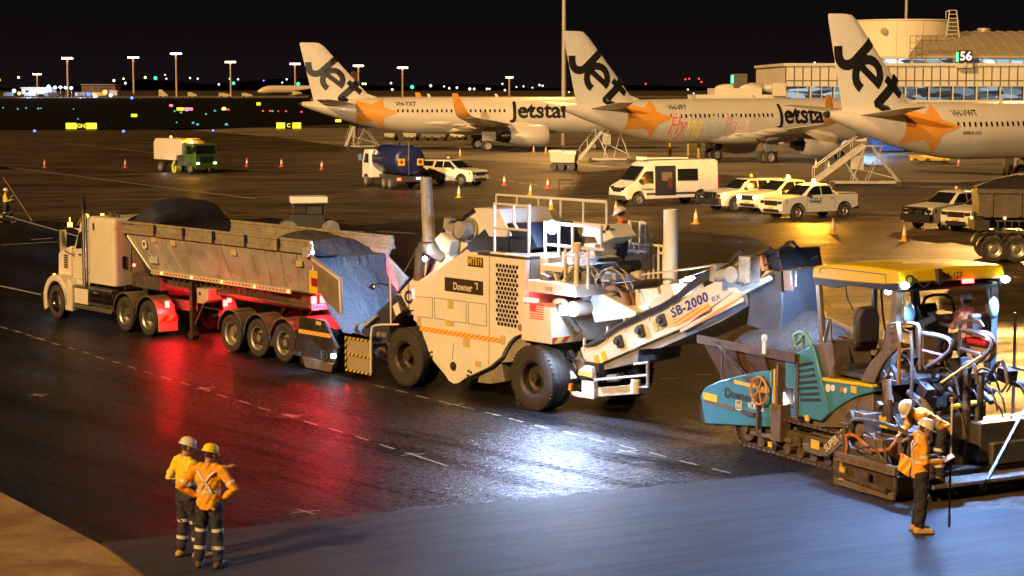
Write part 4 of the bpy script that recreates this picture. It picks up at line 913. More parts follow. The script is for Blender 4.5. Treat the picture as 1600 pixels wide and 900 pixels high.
b = MB(); b.tube([MV.p3(*z8(*p), DY-.1) for p in ((375, 190), (430, 120), (470, 85))], .04); b.bar(MV.p3(*z8(480, 150), DY-.08), MV.p3(*z8(640, 65), DY-.08), .05); b.bar(MV.p3(*z8(390, 170), -.2), MV.p3(*z8(650, 70), .1), .05); part('guard_bar', b, DARKM, dcv)
b = MB(); b.prism([MV.P(*z8(*p), DY) for p in ((572, 92), (590, 88), (620, 200), (600, 210))], DY-.06, DY+.06); part('orange_plate', b, M('orange_plate', (.7, .25, .08), .5), dcv)
RBB = M('hood_black', (.018, .018, .022), .5, var=.4, bump=.2, bscale=6)
hq = [MV.P(*z8(*p), -.60) for p in ((592, 88), (655, 74), (688, 78), (706, 200), (612, 208))]
b = MB(); b.prism(hq, -.60, .62); hd = part('head_hood', b, RBB, dcv, bev=.03)
b = MB(); b.tube([MV.p3(*z8(*p), -.2) for p in ((700, 75), (770, 45), (800, 70))], [.04, .09, .06], smooth=1); b.tube([MV.p3(*z8(*p), -.76) for p in ((600, 180), (690, 130))], .02); b.tube([MV.p3(*z8(*p), -.76) for p in ((895, 135), (935, 115))], .025); parts('hood_strut', b, RBB, hd)
CHU = M('chute_rubber', (.085, .095, .115), .42, var=.35, scale=2.2, bump=.12, bscale=3)
b = MB(); top = [MV.P(*z8(*p), -.72) for p in ((498, 335), (545, 300), (600, 265), (640, 225), (690, 205))]
bot = [MV.P(*z8(*p), -.72) for p in ((480, 542), (530, 560), (590, 580), (640, 600), (690, 625))]
def chs(xz, y): return (xz[0], y, xz[1])
top = [(x, z) for x, z in top]; bot2 = bot
ring = lambda L, k0, ins: [(x, -.66+ins, z) for x, z in L]+[(x, .52-ins, z) for x, z in reversed(L)]
mid = [((a[0]+c_[0])/2+random.uniform(-.02, .02), (a[1]+c_[1])/2) for a, c_ in zip(top, bot2)]
b.loft([ring(top, 0, 0), ring(mid, 0, .03), ring(bot2, 0, .0)]); part('discharge_chute', b, CHU, dcv, smooth=50, bev=.03)
b = MB(); b.prism([MV.P(*z8(*p), -.78) for p in ((700, 212), (745, 208), (758, 330), (708, 325))], -.70, -.66); b.tube([MV.p3(*z8(*p), -.80) for p in ((760, 212), (768, 295), (795, 302), (798, 212))], .018); part('chute_handle', b, M('handle_plate', (.32, .22, .15), .5, .2), dcv)
lamp('conveyor_lamp_light', MV.p3(*z8(330, 330), -1.9), 60, (.50, .66, 1), mv, size=.05)
b = MB(); q = MV.p3(*z8(155, 258), -.2); b.rb(q, (.22, .1, .07)); b.bar(q, (q[0]-.5, 0, q[2]-.1), .03); part('work_lamp', b, LEDL, mv)
# rear frame under the discharge conveyor
fy = -1.0
b = MB(); F_ = lambda pts, y0=fy, y1=fy+.12: b.prism([W(z7, *p, y0) for p in pts], y0, y1)
F_([(310, 697), (390, 705), (400, 760), (395, 830), (305, 815)]); F_([(390, 750), (715, 725), (715, 790), (395, 812)], fy+.1, fy+.35); F_([(225, 770), (310, 785), (305, 820), (240, 800)]); F_([(125, 510), (145, 515), (265, 680), (200, 700), (190, 620)], fy, fy+.08)
rf_ = part('rear_frame', b, M('frame_white', (.62, .62, .60), .45, var=.2, dirt=(.2, .17, .12), damt=.3), mv, bev=.012)
b = MB(); F_([(290, 620), (330, 590), (375, 600), (390, 685), (290, 660)]); b.cyl(W3(z7, 690, 690, fy), W3(z7, 690, 790, fy), .10, n=16); parts('pivot_guard', b, CREAM, mv, bev=.02)
b = MB(); b.bar(W3(z7, 290, 640, fy-.01), W3(z7, 385, 655, fy-.01), .02, .09); part('warning_stripe', b, HAZ, rf_)
b = MB(); q0 = W(z7, 180, 705, fy); q1 = W(z7, 215, 765, fy); b.bx(q0[0], q1[0], fy-.05, fy, q1[1], q0[1]); part('tail_light', b, REDM, rf_)
b = MB(); q0 = W(z7, 217, 710, fy); q1 = W(z7, 246, 765, fy); b.bx(q0[0], q1[0], fy-.05, fy, q1[1], q0[1]); part('indicator', b, ORM, rf_)
b = MB(); b.bar(W3(z7, 400, 690, fy), W3(z7, 770, 655, fy), .05); b.tube([W3(z7, 680, 580, fy), W3(z7, 775, 570, fy), W3(z7, 775, 740, fy), W3(z7, 700, 745, fy)], .028); b.tube([W3(z7, 775, 655, fy), W3(z7, 690, 665, fy)], .028)
part('tow_ladder', b, M('ladder_grey', (.55, .56, .58), .4, .3), mv)
random.seed(11); b = MB()
for k in range(26):
    p = (random.uniform(x1-.2, x1+1.2), random.uniform(-.8, .2), random.uniform(.7, 1.2)); r_ = random.uniform(.05, .13)
    if k % 3: b.rb(p, (r_*2, r_*1.4, r_*1.6), (0, random.uniform(-1, 1), 0))
    else: b.cyl(p, (p[0]+r_*2.6, p[1], p[2]+random.uniform(-.1, .1)), r_*.7)
parts('drive_fitting', b, M('gear_mix', (.36, .33, .28), .5, .3, var=.5, scale=5, dirt=(.06, .05, .04), damt=.5), mv, bev=.008)
b = MB()
for k in range(22):
    p = (random.uniform(x0, x1+1.3), random.uniform(-1.0, -.2), random.uniform(z_pl+.24, z_pl+.5)); r_ = random.uniform(.05, .12)
    if k % 2: b.rb(p, (r_*2.4, r_*1.8, r_*2), (0, random.uniform(-.5, .5), 0))
    else: b.cyl(p, (p[0]+r_*3, p[1], p[2]), r_*.8)
for k in range(9):
    p = Vector((random.uniform(x0+.2, x1+1.0), random.uniform(-1.05, -.6), z_pl+.3)); b.tube([p, p+Vector((.3, 0, .35)), p+Vector((.7, .1, .25)), p+Vector((.9, .1, -.1))], .022, smooth=2, n=6)
parts('engine_fitting', b, M('fitting_mix', (.42, .40, .36), .45, .3, var=.5, scale=5, dirt=(.05, .05, .05), damt=.5), mv, bev=.008)
b = MB(); q = W(z6, 150, 590, -.9); b.bx(W(z6, 45, 590, -.9)[0], W(z6, 275, 590, -.9)[0], -.95, -.5, q[1]-.09, q[1]+.05); part('shelf', b, CREAM, mv, bev=.01)
for a_, c_ in (((80, 790), (270, 640)), ((190, 780), (140, 640)), ((60, 700), (20, 780))):
    b = MB(); b.bar(W3(z6, *a_, -.95), W3(z6, *c_, -.95), .09, .04); part('brace', b, CREAM, mv)
b = MB(); b.cyl(W3(z6, 130, 720, -.4), W3(z6, 130, 660, .6), .35, n=24); part('drive_pulley', b, M('pulley_blue', (.06, .08, .11), .4, var=.2), mv)
# ================================================================ RECEIVING HOPPER of the transfer vehicle
b = MB(); hp = lambda pts, Y=-1.6: [W(z3, *p, Y) for p in pts]
b.prism(hp([(115, 385), (270, 412), (320, 525), (355, 590), (350, 640), (325, 755), (300, 745), (120, 690), (100, 560)]), -1.6, -1.5)
hop = part('receiving_hopper', b, M('hopper_black', (.035, .03, .025), .5, .2, var=.4, dirt=(.10, .075, .05), damt=.4), mv, bev=.015)
b = MB(); b.prism(hp([(130, 640), (330, 690), (315, 745), (150, 712)], -1.66), -1.66, -1.6); part('skirt_plate', b, M('skirt_brown', (.16, .115, .07), .6, .2, var=.3), hop, bev=.01)
p0, p1 = W(z3, 112, 478, -1.6), W(z3, 316, 512, -1.6); b = MB(); b.bar((p0[0], -1.607, p0[1]), (p1[0], -1.607, p1[1]), .012, .10); part('warning_stripe', b, HAZ, hop)
b = MB(); q = W(z3, 235, 430, -1.61); b.rb((q[0], -1.605, q[1]), (.22, .012, .09)); part('label', b, MATS['label_pale'], hop)
b = MB(); q = W(z3, 278, 635, -1.6); b.lathe([(.0, -.03), (.03, -.03), (.03, 0), (.10, 0), (.10, -.04), (.15, -.04), (.15, 0)], c=(q[0], -1.62, q[1]), n=20); part('end_bearing', b, DARKM, hop)
b = MB(); b.prism(hp([(60, 600), (120, 610), (120, 640), (65, 625)], -1.62), -1.66, -1.5); part('push_roller', b, DARKM, hop)
b = MB(); b.prism([W(z3, *p, -1.45) for p in ((115, 388), (200, 300 + 95), (345, 470), (330, 545))], -1.45, 1.5); 
q = W(z3, 250, 600, 0); b.bx(q[0]-1.1, q[0]+1.2, -1.45, 1.5, .35, .62); part('hopper_floor', b, DARKM, hop)
b = MB(); b.prism([W(z3, *p, 1.5) for p in ((300, 420), (440, 415), (560, 440), (500, 560), (320, 560))], 1.5, 1.58); part('hopper_wing', b, DARKM, hop)
b = MB(); b.bar(W3(z3, 360, 450, -.9), W3(z3, 540, 432, -.9), .06); b.bar(W3(z3, 540, 440, -.9), W3(z3, 610, 380, -.9), .07); b.bar(W3(z3, 280, 430, .6), W3(z3, 440, 422, .6), .06); parts('hopper_edge', b, M('bright_edge', (.6, .62, .62), .35, .4), hop)
b = MB(); b.prism([W(z3, *p, -.75) for p in ((545, 440), (610, 370), (735, 250), (790, 350), (700, 440), (690, 560), (560, 560), (500, 500))], -.8, .8); fdx = part('feed_housing', b, M('feed_dark', (.05, .055, .07), .5, .2, var=.3, dirt=(.12, .12, .13), damt=.3), mv, bev=.02)
b = MB(); q = W(z3, 738, 340, -.81); b.rb((q[0], -.815, q[1]), (.22, .012, .26), (0, -.5, 0)); part('label', b, WHT, fdx)
b = MB(); q = W(z3, 815, 262, yc0); b.lathe([(.10, 0), (.16, 0), (.16, -.01), (.10, -.01)], c=(q[0], yc0-.005, q[1]), n=20); part('round_emblem', b, BLU, conv)
# mesh guard, grab rail
MESH = M('guard_mesh', (.42, .37, .26), .5, .2, var=.2, scale=12)
ga = W(z3, 412, 520, -1.62); gb = W(z3, 572, 545, -1.62); gz0 = W(z3, 412, 728, -1.62)[1]; gz1 = W(z3, 572, 755, -1.62)[1]
zt5 = (ga[1]+gb[1])/2; zb5 = (gz0+gz1)/2; b = MB(); b.bx(ga[0], gb[0], -1.60, -1.59, zb5, zt5); gd = part('mesh_guard', b, MESH, mv)
b = MB()
for k in range(15): x = ga[0]+(gb[0]-ga[0])*k/14; b.bar((x, -1.605, zb5), (x, -1.605, zt5), .008)
for k in range(18): z = zb5+(zt5-zb5)*k/17; b.bar((ga[0], -1.607, z), (gb[0], -1.607, z), .008)
part('mesh_wire', b, M('wire_tan', (.55, .45, .27), .4), gd)
b = MB(); YB_ = STRIPE('black_yellow_stripes', (.02, .02, .02), (.8, .55, .03), .16, 45)
for z in (zb5, (zb5+zt5)/2, zt5): b.bar((ga[0]-.03, -1.62, z), (gb[0]+.03, -1.62, z), .045)
for x in (ga[0], gb[0]): b.bar((x, -1.62, zb5), (x, -1.62, zt5), .045)
part('guard_frame', b, YB_, gd)
b = MB(); b.tube([W3(z3, 750, 438, -1.2), W3(z3, 600, 440, -1.6), W3(z3, 570, 460, -1.66), W3(z3, 572, 745, -1.66)], .026, smooth=1); b.cyl(W3(z3, 693, 50, -1.2), W3(z3, 700, 430, -1.2), .022); part('grab_rail', b, RAIL, mv)
b = MB(); b.tube([W3(z3, 560, 200, -1.0), W3(z3, 620, 175, -1.0), W3(z3, 690, 190, -1.0)], .02); b.ball(W3(z3, 580, 200, -1.0), .11, sc=(1, .3, .7)); part('mirror', b, CHROME, mv)
lamp('hopper_lamp_light', W3(z4, 380, 650, -1.35), 12, (.68, .80, 1), mv, size=.05)
b = MB(); b.ball(W3(z4, 378, 650, -1.2), .06); part('work_lamp', b, LEDL, mv)
lamp('hopper_lamp_light', W3(z3, 700, 40, -.6), 700, (.36, .55, 1), mv, kind='SPOT', aim=W3(z3, 480, 260, 0), spot=120, size=.06)
b = MB(); random.seed(4)
for k in range(16):
    p = (random.uniform(gb[0]-.9, gb[0]+.7), random.uniform(-1.4, -.2), random.uniform(.4, 1.1)); r_ = random.uniform(.06, .14)
    if k % 2: b.rb(p, (r_*2.2, r_*1.6, r_*2), (0, random.uniform(-1, 1), 0))
    else: b.cyl(p, (p[0]+r_*3, p[1], p[2]+random.uniform(-.2, .2)), r_*.6)
parts('linkage', b, MATS['gear_mix'], mv, bev=.008)
b = MB(); q = W3(z3, 330, 640, -1.66); b.rb(q, (.1, .08, .08)); part('work_lamp', b, LEDL, hop); lamp('hopper_lamp_light', (q[0]-.1, -1.85, q[2]+.1), 240, (.34, .52, 1), mv, kind='SPOT', size=.07, aim=(q[0]-5, -3.6, -.6), spot=100, blend=.8)
# ================================================================ PAVER
PV = Fr((6.5315, 35.241), math.radians(-61.5))
pv = thing('asphalt_paver', 'teal tracked asphalt paver with yellow canopy and brown hopper full of mix', 'paver', PV)
p1 = Z(1080, 400, 731/260); p2 = Z(1260, 400, 4.5); p3 = Z(1100, 580, 4.5); p4 = Z(1380, 580, 707/220)
V = lambda zf, x, y, Y=-1.3: PV.P(*zf(x, y), Y)
V3 = lambda zf, x, y, Y: PV.p3(*zf(x, y), Y)
TEAL = M('teal_paint', (.06, .25, .40), .38, var=.12, scale=2, dirt=(.10, .09, .06), damt=.15, coat=.3)
YELP = M('canopy_yellow', (.80, .58, .012), .35, var=.07, scale=1.5, dirt=(.4, .28, .08), damt=.12, coat=.4)
TAUPE = M('taupe_paint', (.20, .15, .11), .5, .1, var=.25, scale=3, dirt=(.08, .06, .04), damt=.35)
# hopper
hz = 2.0
hop = MB()
for s_ in (-1, 1):
    y0 = s_*1.38; yi = s_*.95
    pts = [(-3.42, y0, hz), (-.25, y0, hz), (-.45, yi, .75), (-2.75, yi, .75)]
    o = s_*-.05
    hop.loft([pts, [(x, y+o, z) for x, y, z in pts]])
    hop.bx(-3.45, -.25, *sorted((y0-.03*s_, y0+.03*s_)), hz-.14, hz+.02)
    for x in (-2.2, -1.25): hop.bar((x, y0, hz-.1), (x, yi, .8), .07)
hopo = part('hopper', hop, RUST, pv)
b = MB(); b.bx(-.3, -.22, -1.35, 1.35, .8, hz+.02); b.bx(-2.8, -.3, -.95, .95, .70, .78); part('hopper_back_wall', b, RUST, hopo)
b = MB(); vs = []; nx, ny = 20, 18
random.seed(8)
for i in range(nx+1):
    for j in range(ny+1):
        x = -3.1+2.8*i/nx; y = -1.28+2.56*j/ny; r_ = math.hypot((x+1.75)/1.5, y/1.25)
        vs.append((x+random.uniform(-.03, .03), y, min(hz+.02+.62*max(0, 1-r_)**.9, 3) - .55*max(0, r_-.93)+random.uniform(-.02, .02) if r_ < 1.05 else hz-.12-.5*(r_-1.05)))
b.add(vs, [(i*(ny+1)+j, (i+1)*(ny+1)+j, (i+1)*(ny+1)+j+1, i*(ny+1)+j+1) for i in range(nx) for j in range(ny)])
ph = part('asphalt_pile', b, LOAD, None, smooth=60); ph.location = pv.location; ph.rotation_euler = pv.rotation_euler
tag(ph, 'dark cone of loose asphalt under the chute in the brown paver hopper', 'asphalt heap')
# teal hopper side panels
tp = [V(p1, *p) for p in ((38, 612), (60, 576), (120, 548), (200, 527), (280, 510), (345, 502), (350, 753), (60, 738))]
for s_ in (-1, 1):
    b = MB(); y0, y1 = (-1.30, -.98) if s_ < 0 else (.98, 1.30)
    b.prism(tp, y0, y1); b.bx(tp[5][0], tp[5][0]+.05, y0, y1, tp[6][1], tp[5][1]); sp_ = part('side_panel', b, TEAL, pv, bev=.045)
    if s_ < 0:
        b = MB(); q0, q1 = V(p1, 350, 690), V(p1, 385, 750); b.prism([(tp[5][0]+.05, .42), (tp[5][0]+.42, .42), (tp[5][0]+.42, 1.0), (tp[5][0]+.25, 1.12), (tp[5][0]+.25, 1.75), (tp[5][0]+.05, 1.75)], -1.0, -.35); part('side_panel', b, TEAL, pv, bev=.03)
        dcl = sp_
q0, q1 = V(p1, 54, 597), V(p1, 115, 643); b = MB(); b.bx(q0[0], q1[0], -1.312, -1.30, q1[1], q0[1]); part('yellow_square', b, YEL, dcl)
q0, q1 = V(p1, 190, 566), V(p1, 343, 575); zz = (q0[1]+q1[1])/2; b = MB(); b.bx(q0[0], q1[0], -1.312, -1.30, zz-.03, zz+.04); part('yellow_line', b, YEL, dcl)
q0, q1 = V(p1, 57, 648), V(p1, 190, 660); zz = (q0[1]+q1[1])/2; b = MB(); b.bx(q0[0], q1[0], -1.310, -1.30, zz-.035, zz+.04); part('brown_line', b, TAUPE, dcl)
q = V(p1, 208, 613); txt('Downer', .27, M('brown_letters', (.05, .03, .015), .5), dcl, (q[0], -1.312, q[1]), off=.004, sx_=1.0)
q = V(p1, 265, 658); txt('VÖGELE', .17, WHT, dcl, (q[0]+.16, -1.312, q[1]), off=.003, sx_=.85)
q = V(p1, 211, 656); b = MB(); fx, fz = q; s_ = .085
b.tube([(fx-s_, -1.31, fz-s_), (fx-s_, -1.31, fz+s_), (fx+s_, -1.31, fz+s_), (fx+s_, -1.31, fz-s_), (fx-s_, -1.31, fz-s_)], .013, n=4)
b.tube([(fx-.06, -1.31, fz+.05), (fx-.03, -1.31, fz-.05), (fx, -1.31, fz+.03), (fx+.03, -1.31, fz-.05), (fx+.06, -1.31, fz+.05)], .011, n=4); part('emblem', b, WHT, dcl)
# steering wheel-like guide on the panel, chains
b = MB(); q = V(p1, 298, 592, -1.42); R_ = .26
b.tube([(q[0]+R_*math.cos(t*math.pi/10), -1.42, q[1]+R_*math.sin(t*math.pi/10)) for t in range(21)], .025, n=6)
for k in range(5): t = k*2*math.pi/5; b.bar((q[0], -1.42, q[1]), (q[0]+R_*math.cos(t), -1.42, q[1]+R_*math.sin(t)), .03)
part('hand_wheel', b, M('orange_paint', (.65, .28, .03), .45, var=.3), pv)
b = MB(); b.bar(V3(p1, 235, 535, -1.36), V3(p1, 310, 548, -1.36), .07); b.rb(V3(p1, 300, 545, -1.38), (.12, .12, .14)); b.bar(V3(p1, 294, 600, -1.38), V3(p1, 294, 640, -1.38), .10); b.bar(V3(p1, 294, 640, -1.38), V3(p1, 293, 760, -1.38), .06); b.rb(V3(p1, 250, 690, -1.34), (.4, .05, .06)); part('guide_arm', b, RUST, pv)
b = MB(); 
for a_, c_ in (((112, 372), (240, 520)), ((108, 380), (225, 520)), ((137, 430), (137, 540))):
    A_, B_ = Vector(V3(p1, *a_, -1.42)), Vector(V3(p1, *c_, -1.36)); n = 24
    for k in range(n): b.rb(A_+(B_-A_)*(k+.5)/n, (.045, .012, .035) if k % 2 else (.045, .035, .012), (0, math.atan2(-(B_-A_).z, (B_-A_).x), 0))
part('chain', b, STEEL, pv)
b = MB(); q = V3(p1, 322, 395, -1.42); b.rb((q[0], q[1], q[2]), (.10, .04, .3)); b.cyl((q[0], q[1]-.02, q[2]+.14), (q[0], q[1]+.02, q[2]+.14), .08); part('lifting_eye', b, WHT, pv)
# rear teal hood
hd_ = [V(p1, *p) for p in ((417, 455), (450, 432), (540, 388), (572, 520), (612, 690), (575, 727), (456, 702), (452, 580), (417, 575))]
b = MB(); b.prism(hd_, -1.33, -1.0); hood = part('engine_hood', b, TEAL, pv, bev=.03)
b = MB()
for k in range(7):
    x0_, y0_ = 462+k*4.2, 482+k*24.5; a_ = V(p1, x0_, y0_); c_ = V(p1, x0_+78+k*1.5, y0_-16+k*2.6)
    b.bar((a_[0], -1.335, a_[1]-.01), (c_[0], -1.335, c_[1]-.01), .012, .052)
parts('louvre', b, M('louvre_black', (.015, .02, .02), .6), hood, bev=.004)
b = MB(); b.prism([V(p1, *p) for p in ((545, 388), (612, 372), (625, 470), (610, 530), (600, 545), (574, 500))], -1.28, -.9); b.prism([V(p2, *p) for p in ((62, 625), (172, 600), (182, 855), (150, 870), (100, 760))], -1.27, -.4); part('corner_plate', b, TAUPE, pv, bev=.012)
b = MB(); b.tube([V3(p1, 458, 395, -1.28), V3(p1, 456, 345, -1.28), V3(p1, 475, 333, -1.28), V3(p1, 500, 338, -1.28), V3(p1, 535, 392, -1.28)], .035); b.tube([V3(p1, 462, 385, -1.25), V3(p1, 490, 360, -1.25), V3(p1, 490, 400, -1.25)], .03); part('hood_handle', b, M('light_teal', (.20, .50, .48), .4), pv)
sw = [V(p3, *p) for p in ((838, 62), (1185, 112), (1180, 150), (1110, 165), (1045, 190), (990, 220), (940, 252), (890, 292), (882, 300), (850, 200))]
b = MB(); b.prism(sw, -1.29, -1.0); swo = part('side_panel', b, TEAL, pv, bev=.02)
b = MB(); b.prism([V(p3, *p) for p in ((835, 42), (1188, 95), (1188, 117), (835, 68))], -1.31, -.95); part('yellow_trim', b, YELP, pv, bev=.01)
for x, y, r_, m_ in ((870, 118, .075, WHT), (905, 118, .06, WHT), (967, 128, .05, ORM), (992, 135, .05, WHT)): 
    q = V(p3, x, y); b = MB(); b.cyl((q[0], -1.298, q[1]), (q[0], -1.288, q[1]), r_, n=16); part('round_sticker', b, m_, swo)
q = V(p3, 1052, 130); b = MB(); b.bx(q[0]-.08, q[0]+.08, -1.3, -1.29, q[1]-.06, q[1]+.06); part('label', b, YEL, swo)
bd = [V(p3, *p, -1.24) for p in ((720, 390), (722, 340), (830, 360), (885, 300), (950, 255), (1050, 195), (1185, 160), (1190, 330), (1190, 420), (1040, 400))]
b = MB(); b.prism(bd, -1.24, -.9); part('lower_body', b, TAUPE, pv, bev=.012)
b = MB(); b.bx(-.6, 1.9, -1.0, 1.25, .75, 1.75); b.bx(-.2, .4, -1.0, 1.25, 1.75, 2.0); part('chassis', b, DARKM, pv)
# work lamp behind the hopper panel (bright vertical slot)
q = V(p1, 442, 650, -1.15); b = MB(); b.bx(-1.02, -.96, -1.1, -1.02, .95, 1.55); part('work_lamp', b, LEDL, pv); lamp('slot_lamp_light', (-.70, -.9, 1.3), 60, (.5, .72, 1), pv, size=.08)
b = MB(); b.bx(-.92, -.86, -1.33, -1.2, .75, 1.75); part('corner_post', b, TAUPE, pv); b = MB(); b.bx(-1.0, -.94, -1.34, -1.30, .85, 1.65); part('amber_strip', b, M('amber_strip', (.8, .5, .05), .4), pv)
b = MB(); b.bx(-3.7, -3.0, -1.2, 1.2, .25, .6); b.cyl((-3.75, -1.2, .38), (-3.75, 1.2, .38), .12); b.bx(-3.2, -2.4, -1.1, -.7, .3, .7); part('push_beam', b, DARKM, pv, bev=.01)
# tracks
TRK = M('track_mud', (.13, .09, .055), .75, .1, var=.5, scale=6, bump=.6, bscale=25, dirt=(.05, .04, .03), damt=.5)
def track(y0, y1):
    b = MB(); L0, L1, r_ = -2.0, .95, .34; n = 52; per = 2*(L1-L0)+2*math.pi*r_; o = []
    for k in range(n):
        s_ = per*k/n
        if s_ < L1-L0: x, z, a = L0+s_, .02, 0
        elif s_ < L1-L0+math.pi*r_: t = (s_-(L1-L0))/r_; x, z, a = L1+r_*math.sin(t), .02+r_-r_*math.cos(t), -t
        elif s_ < 2*(L1-L0)+math.pi*r_: x, z, a = L1-(s_-(L1-L0)-math.pi*r_), .02+2*r_, math.pi
        else: t = (s_-2*(L1-L0)-math.pi*r_)/r_; x, z, a = L0-r_*math.sin(t), .02+r_+r_*math.cos(t), math.pi-t
        b.rb((x, (y0+y1)/2, z+.02), (per/n*.78, y1-y0, .05), (0, a, 0)); b.rb((x, (y0+y1)/2, z+.02), (per/n*1.02, (y1-y0)*.5, .09), (0, a, 0))
    tk = part('track', b, TRK, pv)
    b = MB()
    for x in (L0, L1): b.cyl((x, y0+.06, .36), (x, y1-.06, .36), .25, n=18); b.cyl((x, y0-.01, .36), (x, y0+.06, .36), .10)
    for k in range(6): x = L0+.45+k*.41; b.cyl((x, y0+.05, .17), (x, y1-.05, .17), .11)
    b.bx(L0+.1, L1-.1, y0+.08, y1-.08, .24, .52)
    for k in range(5): x = L0+.3+k*.6; b.bx(x, x+.22, y0+.02, y0+.09, .28, .46)
    part('track_roller', b, TRK, tk, bev=.01)
track(-1.26, -.92); track(.92, 1.26)
b = MB(); b.bx(-2.6, 1.2, -1.0, -.88, .55, .75); b.bar(V3(p3, 330, 430, -1.2), V3(p3, 620, 490, -1.2), .08); b.rb(V3(p3, 470, 515, -1.28), (.12, .03, .1)); b.bx(-1.05, -.75, -1.35, -1.1, .3, 1.0); part('side_frame', b, TAUPE, pv, bev=.01)
# tow arm with lettering
arm = [V(p3, *p, -1.42) for p in ((690, 505), (735, 510), (850, 545), (985, 400), (1025, 370), (1060, 400), (1050, 440), (870, 600), (810, 600), (700, 560))]
b = MB(); b.prism(arm, -1.42, -1.34); am = part('screed_arm', b, TAUPE, pv, bev=.012)
a_, c_ = V(p3, 865, 535, -1.42), V(p3, 1000, 405, -1.42); ang = math.atan2(c_[1]-a_[1], c_[0]-a_[0]); q = V(p3, 945, 462, -1.42)
txt('SUPER 1800-3', .19, M('letter_cream', (.7, .62, .45), .5), am, (q[0], -1.425, q[1]), rot=(math.pi/2, -ang, 0), off=.003, sx_=.85)
q = V(p3, 783, 515, -1.42); b = MB(); b.bx(q[0]-.12, q[0]+.12, -1.43, -1.42, q[1]-.08, q[1]+.08); part('label', b, YEL, am)
for x, y in ((465, 515), (725, 330), (865, 555)): q = V(p3, x, y, -1.36); b = MB(); b.bx(q[0]-.06, q[0]+.06, -1.37, -1.345, q[1]-.05, q[1]+.05); part('label', b, YEL, pv)
# operator platform
zp = 1.86
b = MB(); b.bx(-.1, 2.3, -1.22, 1.22, zp-.08, zp); b.bx(.0, .9, -1.1, 1.1, zp, zp+.08); part('platform', b, DARKM, pv)
SEATM = M('seat_vinyl', (.045, .036, .038), .55, var=.25, bump=.2, bscale=8)
def seat(y):
    sx = .42
    b = MB(); rbx = [(sx-.28, zp+.34), (sx+.28, zp+.30), (sx+.34, zp+.42), (sx+.30, zp+.5), (sx-.24, zp+.52)]
    b.prism(rbx, y-.27, y+.27); st = part('operator_seat', b, SEATM, pv, bev=.05)
    b = MB(); b.loft([[(x, yy, z) for x, yy in ((sx+.20, y-w_), (sx+.20, y+w_), (sx+.38, y+w_), (sx+.38, y-w_))] for z, w_ in ((zp+.42, .25), (zp+.9, .26), (zp+1.02, .2), (zp+1.10, .13))]); part('backrest', b, SEATM, st, bev=.06)
    b = MB(); b.tube([(sx, y, zp+.02+k*.045) for k in range(8)], [.20 if k % 2 else .16 for k in range(8)], n=16); part('suspension_bellows', b, M('bellows_tan', (.40, .30, .19), .6), st, smooth=60)
seat(-.55)
# canopy
cz = 3.46; cy0, cy1 = -1.15, 1.2
cf = [(-.12, cz-.04), (-.10, cz+.16), (.25, cz+.23), (.75, cz+.27), (1.6, cz+.29), (2.30, cz+.28), (2.36, cz+.08), (1.9, cz+.02), (.9, cz-.02)]
b = MB(); rings = []
for y, k in ((cy0, 0), (cy0+.06, .02), (0, .04), (cy1-.06, .02), (cy1, 0)):
    rings.append([(x, y, z+(k if z > cz+.1 else 0)) for x, z in cf])
b.loft(rings); can = part('canopy', b, YELP, pv, bev=.03)
b = MB(); b.prism([(-.10, cz-.03), (.7, cz-.02), (.95, cz+.06), (2.28, cz+.06), (2.28, cz-.06), (.9, cz-.07), (.6, cz-.15), (-.08, cz-.15)], cy0+.012, cy0+.06); b.bx(-.05, 2.25, cy0+.06, cy1-.05, cz-.08, cz-.045); b.prism([(-.10, cz-.03), (2.28, cz+.04), (2.28, cz-.06), (-.08, cz-.15)], cy1-.06, cy1-.012); part('canopy_trim', b, BLACKP, can)
txt('PA 127', .15, BLKT, can, (2.372, -.02, cz+.17), (math.pi/2+.0, 0, math.pi/2), off=.002)
b = MB(); b.tube([(.1, cy0-.004, cz+.08), (.14, cy0-.004, cz+.17), (.4, cy0-.004, cz+.19), (1.7, cy0-.004, cz+.2), (1.95, cy0-.004, cz+.2), (1.95, cy0-.004, cz+.05)], .006, n=4); part('seam', b, BLACKP, can)
b = MB(); b.bx(2.34, 2.38, .22, .46, cz+.02, cz+.09); part('tail_light', b, REDL, can)
lamp('tail_light_glow', (2.46, .34, cz+.05), .8, (1, .05, .03), pv, size=.04)
b = MB(); b.lathe([(.06, 0), (.10, 0), (.10, .02), (.06, .02)], c=(2.37, -.98, cz+.13), ax='x'); b.bar((2.38, -.35, cz+.30), (2.38, -.32, cz+.05), .09); b.tube([(2.38, -.9, cz+.15), (2.42, -.7, cz+.0), (2.40, -.5, cz+.1), (2.38, -.3, cz+.02)], .012); part('roof_fitting', b, DARKM, can)
for y, nm in ((cy0+.03, 0), (cy1-.05, 1)):
    b = MB(); b.ball((2.42, y, cz+.05), .085, sc=(.7, 1, .7)); part('work_lamp', b, LEDL, can)
    lamp('canopy_lamp_light', (2.60, y-.03, cz-.01), 2000, (.27, .47, 1), pv, kind='SPOT', size=.07, aim=(5.2, y-1.5, 0), spot=155, blend=.6)
b = MB(); b.ball((-.12, cy0+.35, cz-.12), .05, sc=(.7, 1.4, .8)); part('work_lamp', b, LEDL, can); lamp('added_chute_light', (-.2, cy0+.35, cz-.16), 420, (.42, .6, 1), pv, kind='SPOT', size=.06, aim=(-2.2, -.2, 2.2), spot=95, blend=.7)  # added lamp ball and spot to brighten the chute and hopper
b = MB(); b.ball((1.72, cy0+.25, cz-.12), .06); part('work_lamp', b, LEDL, can)
PST = M('post_steel', (.36, .31, .25), .35, .5, var=.2)
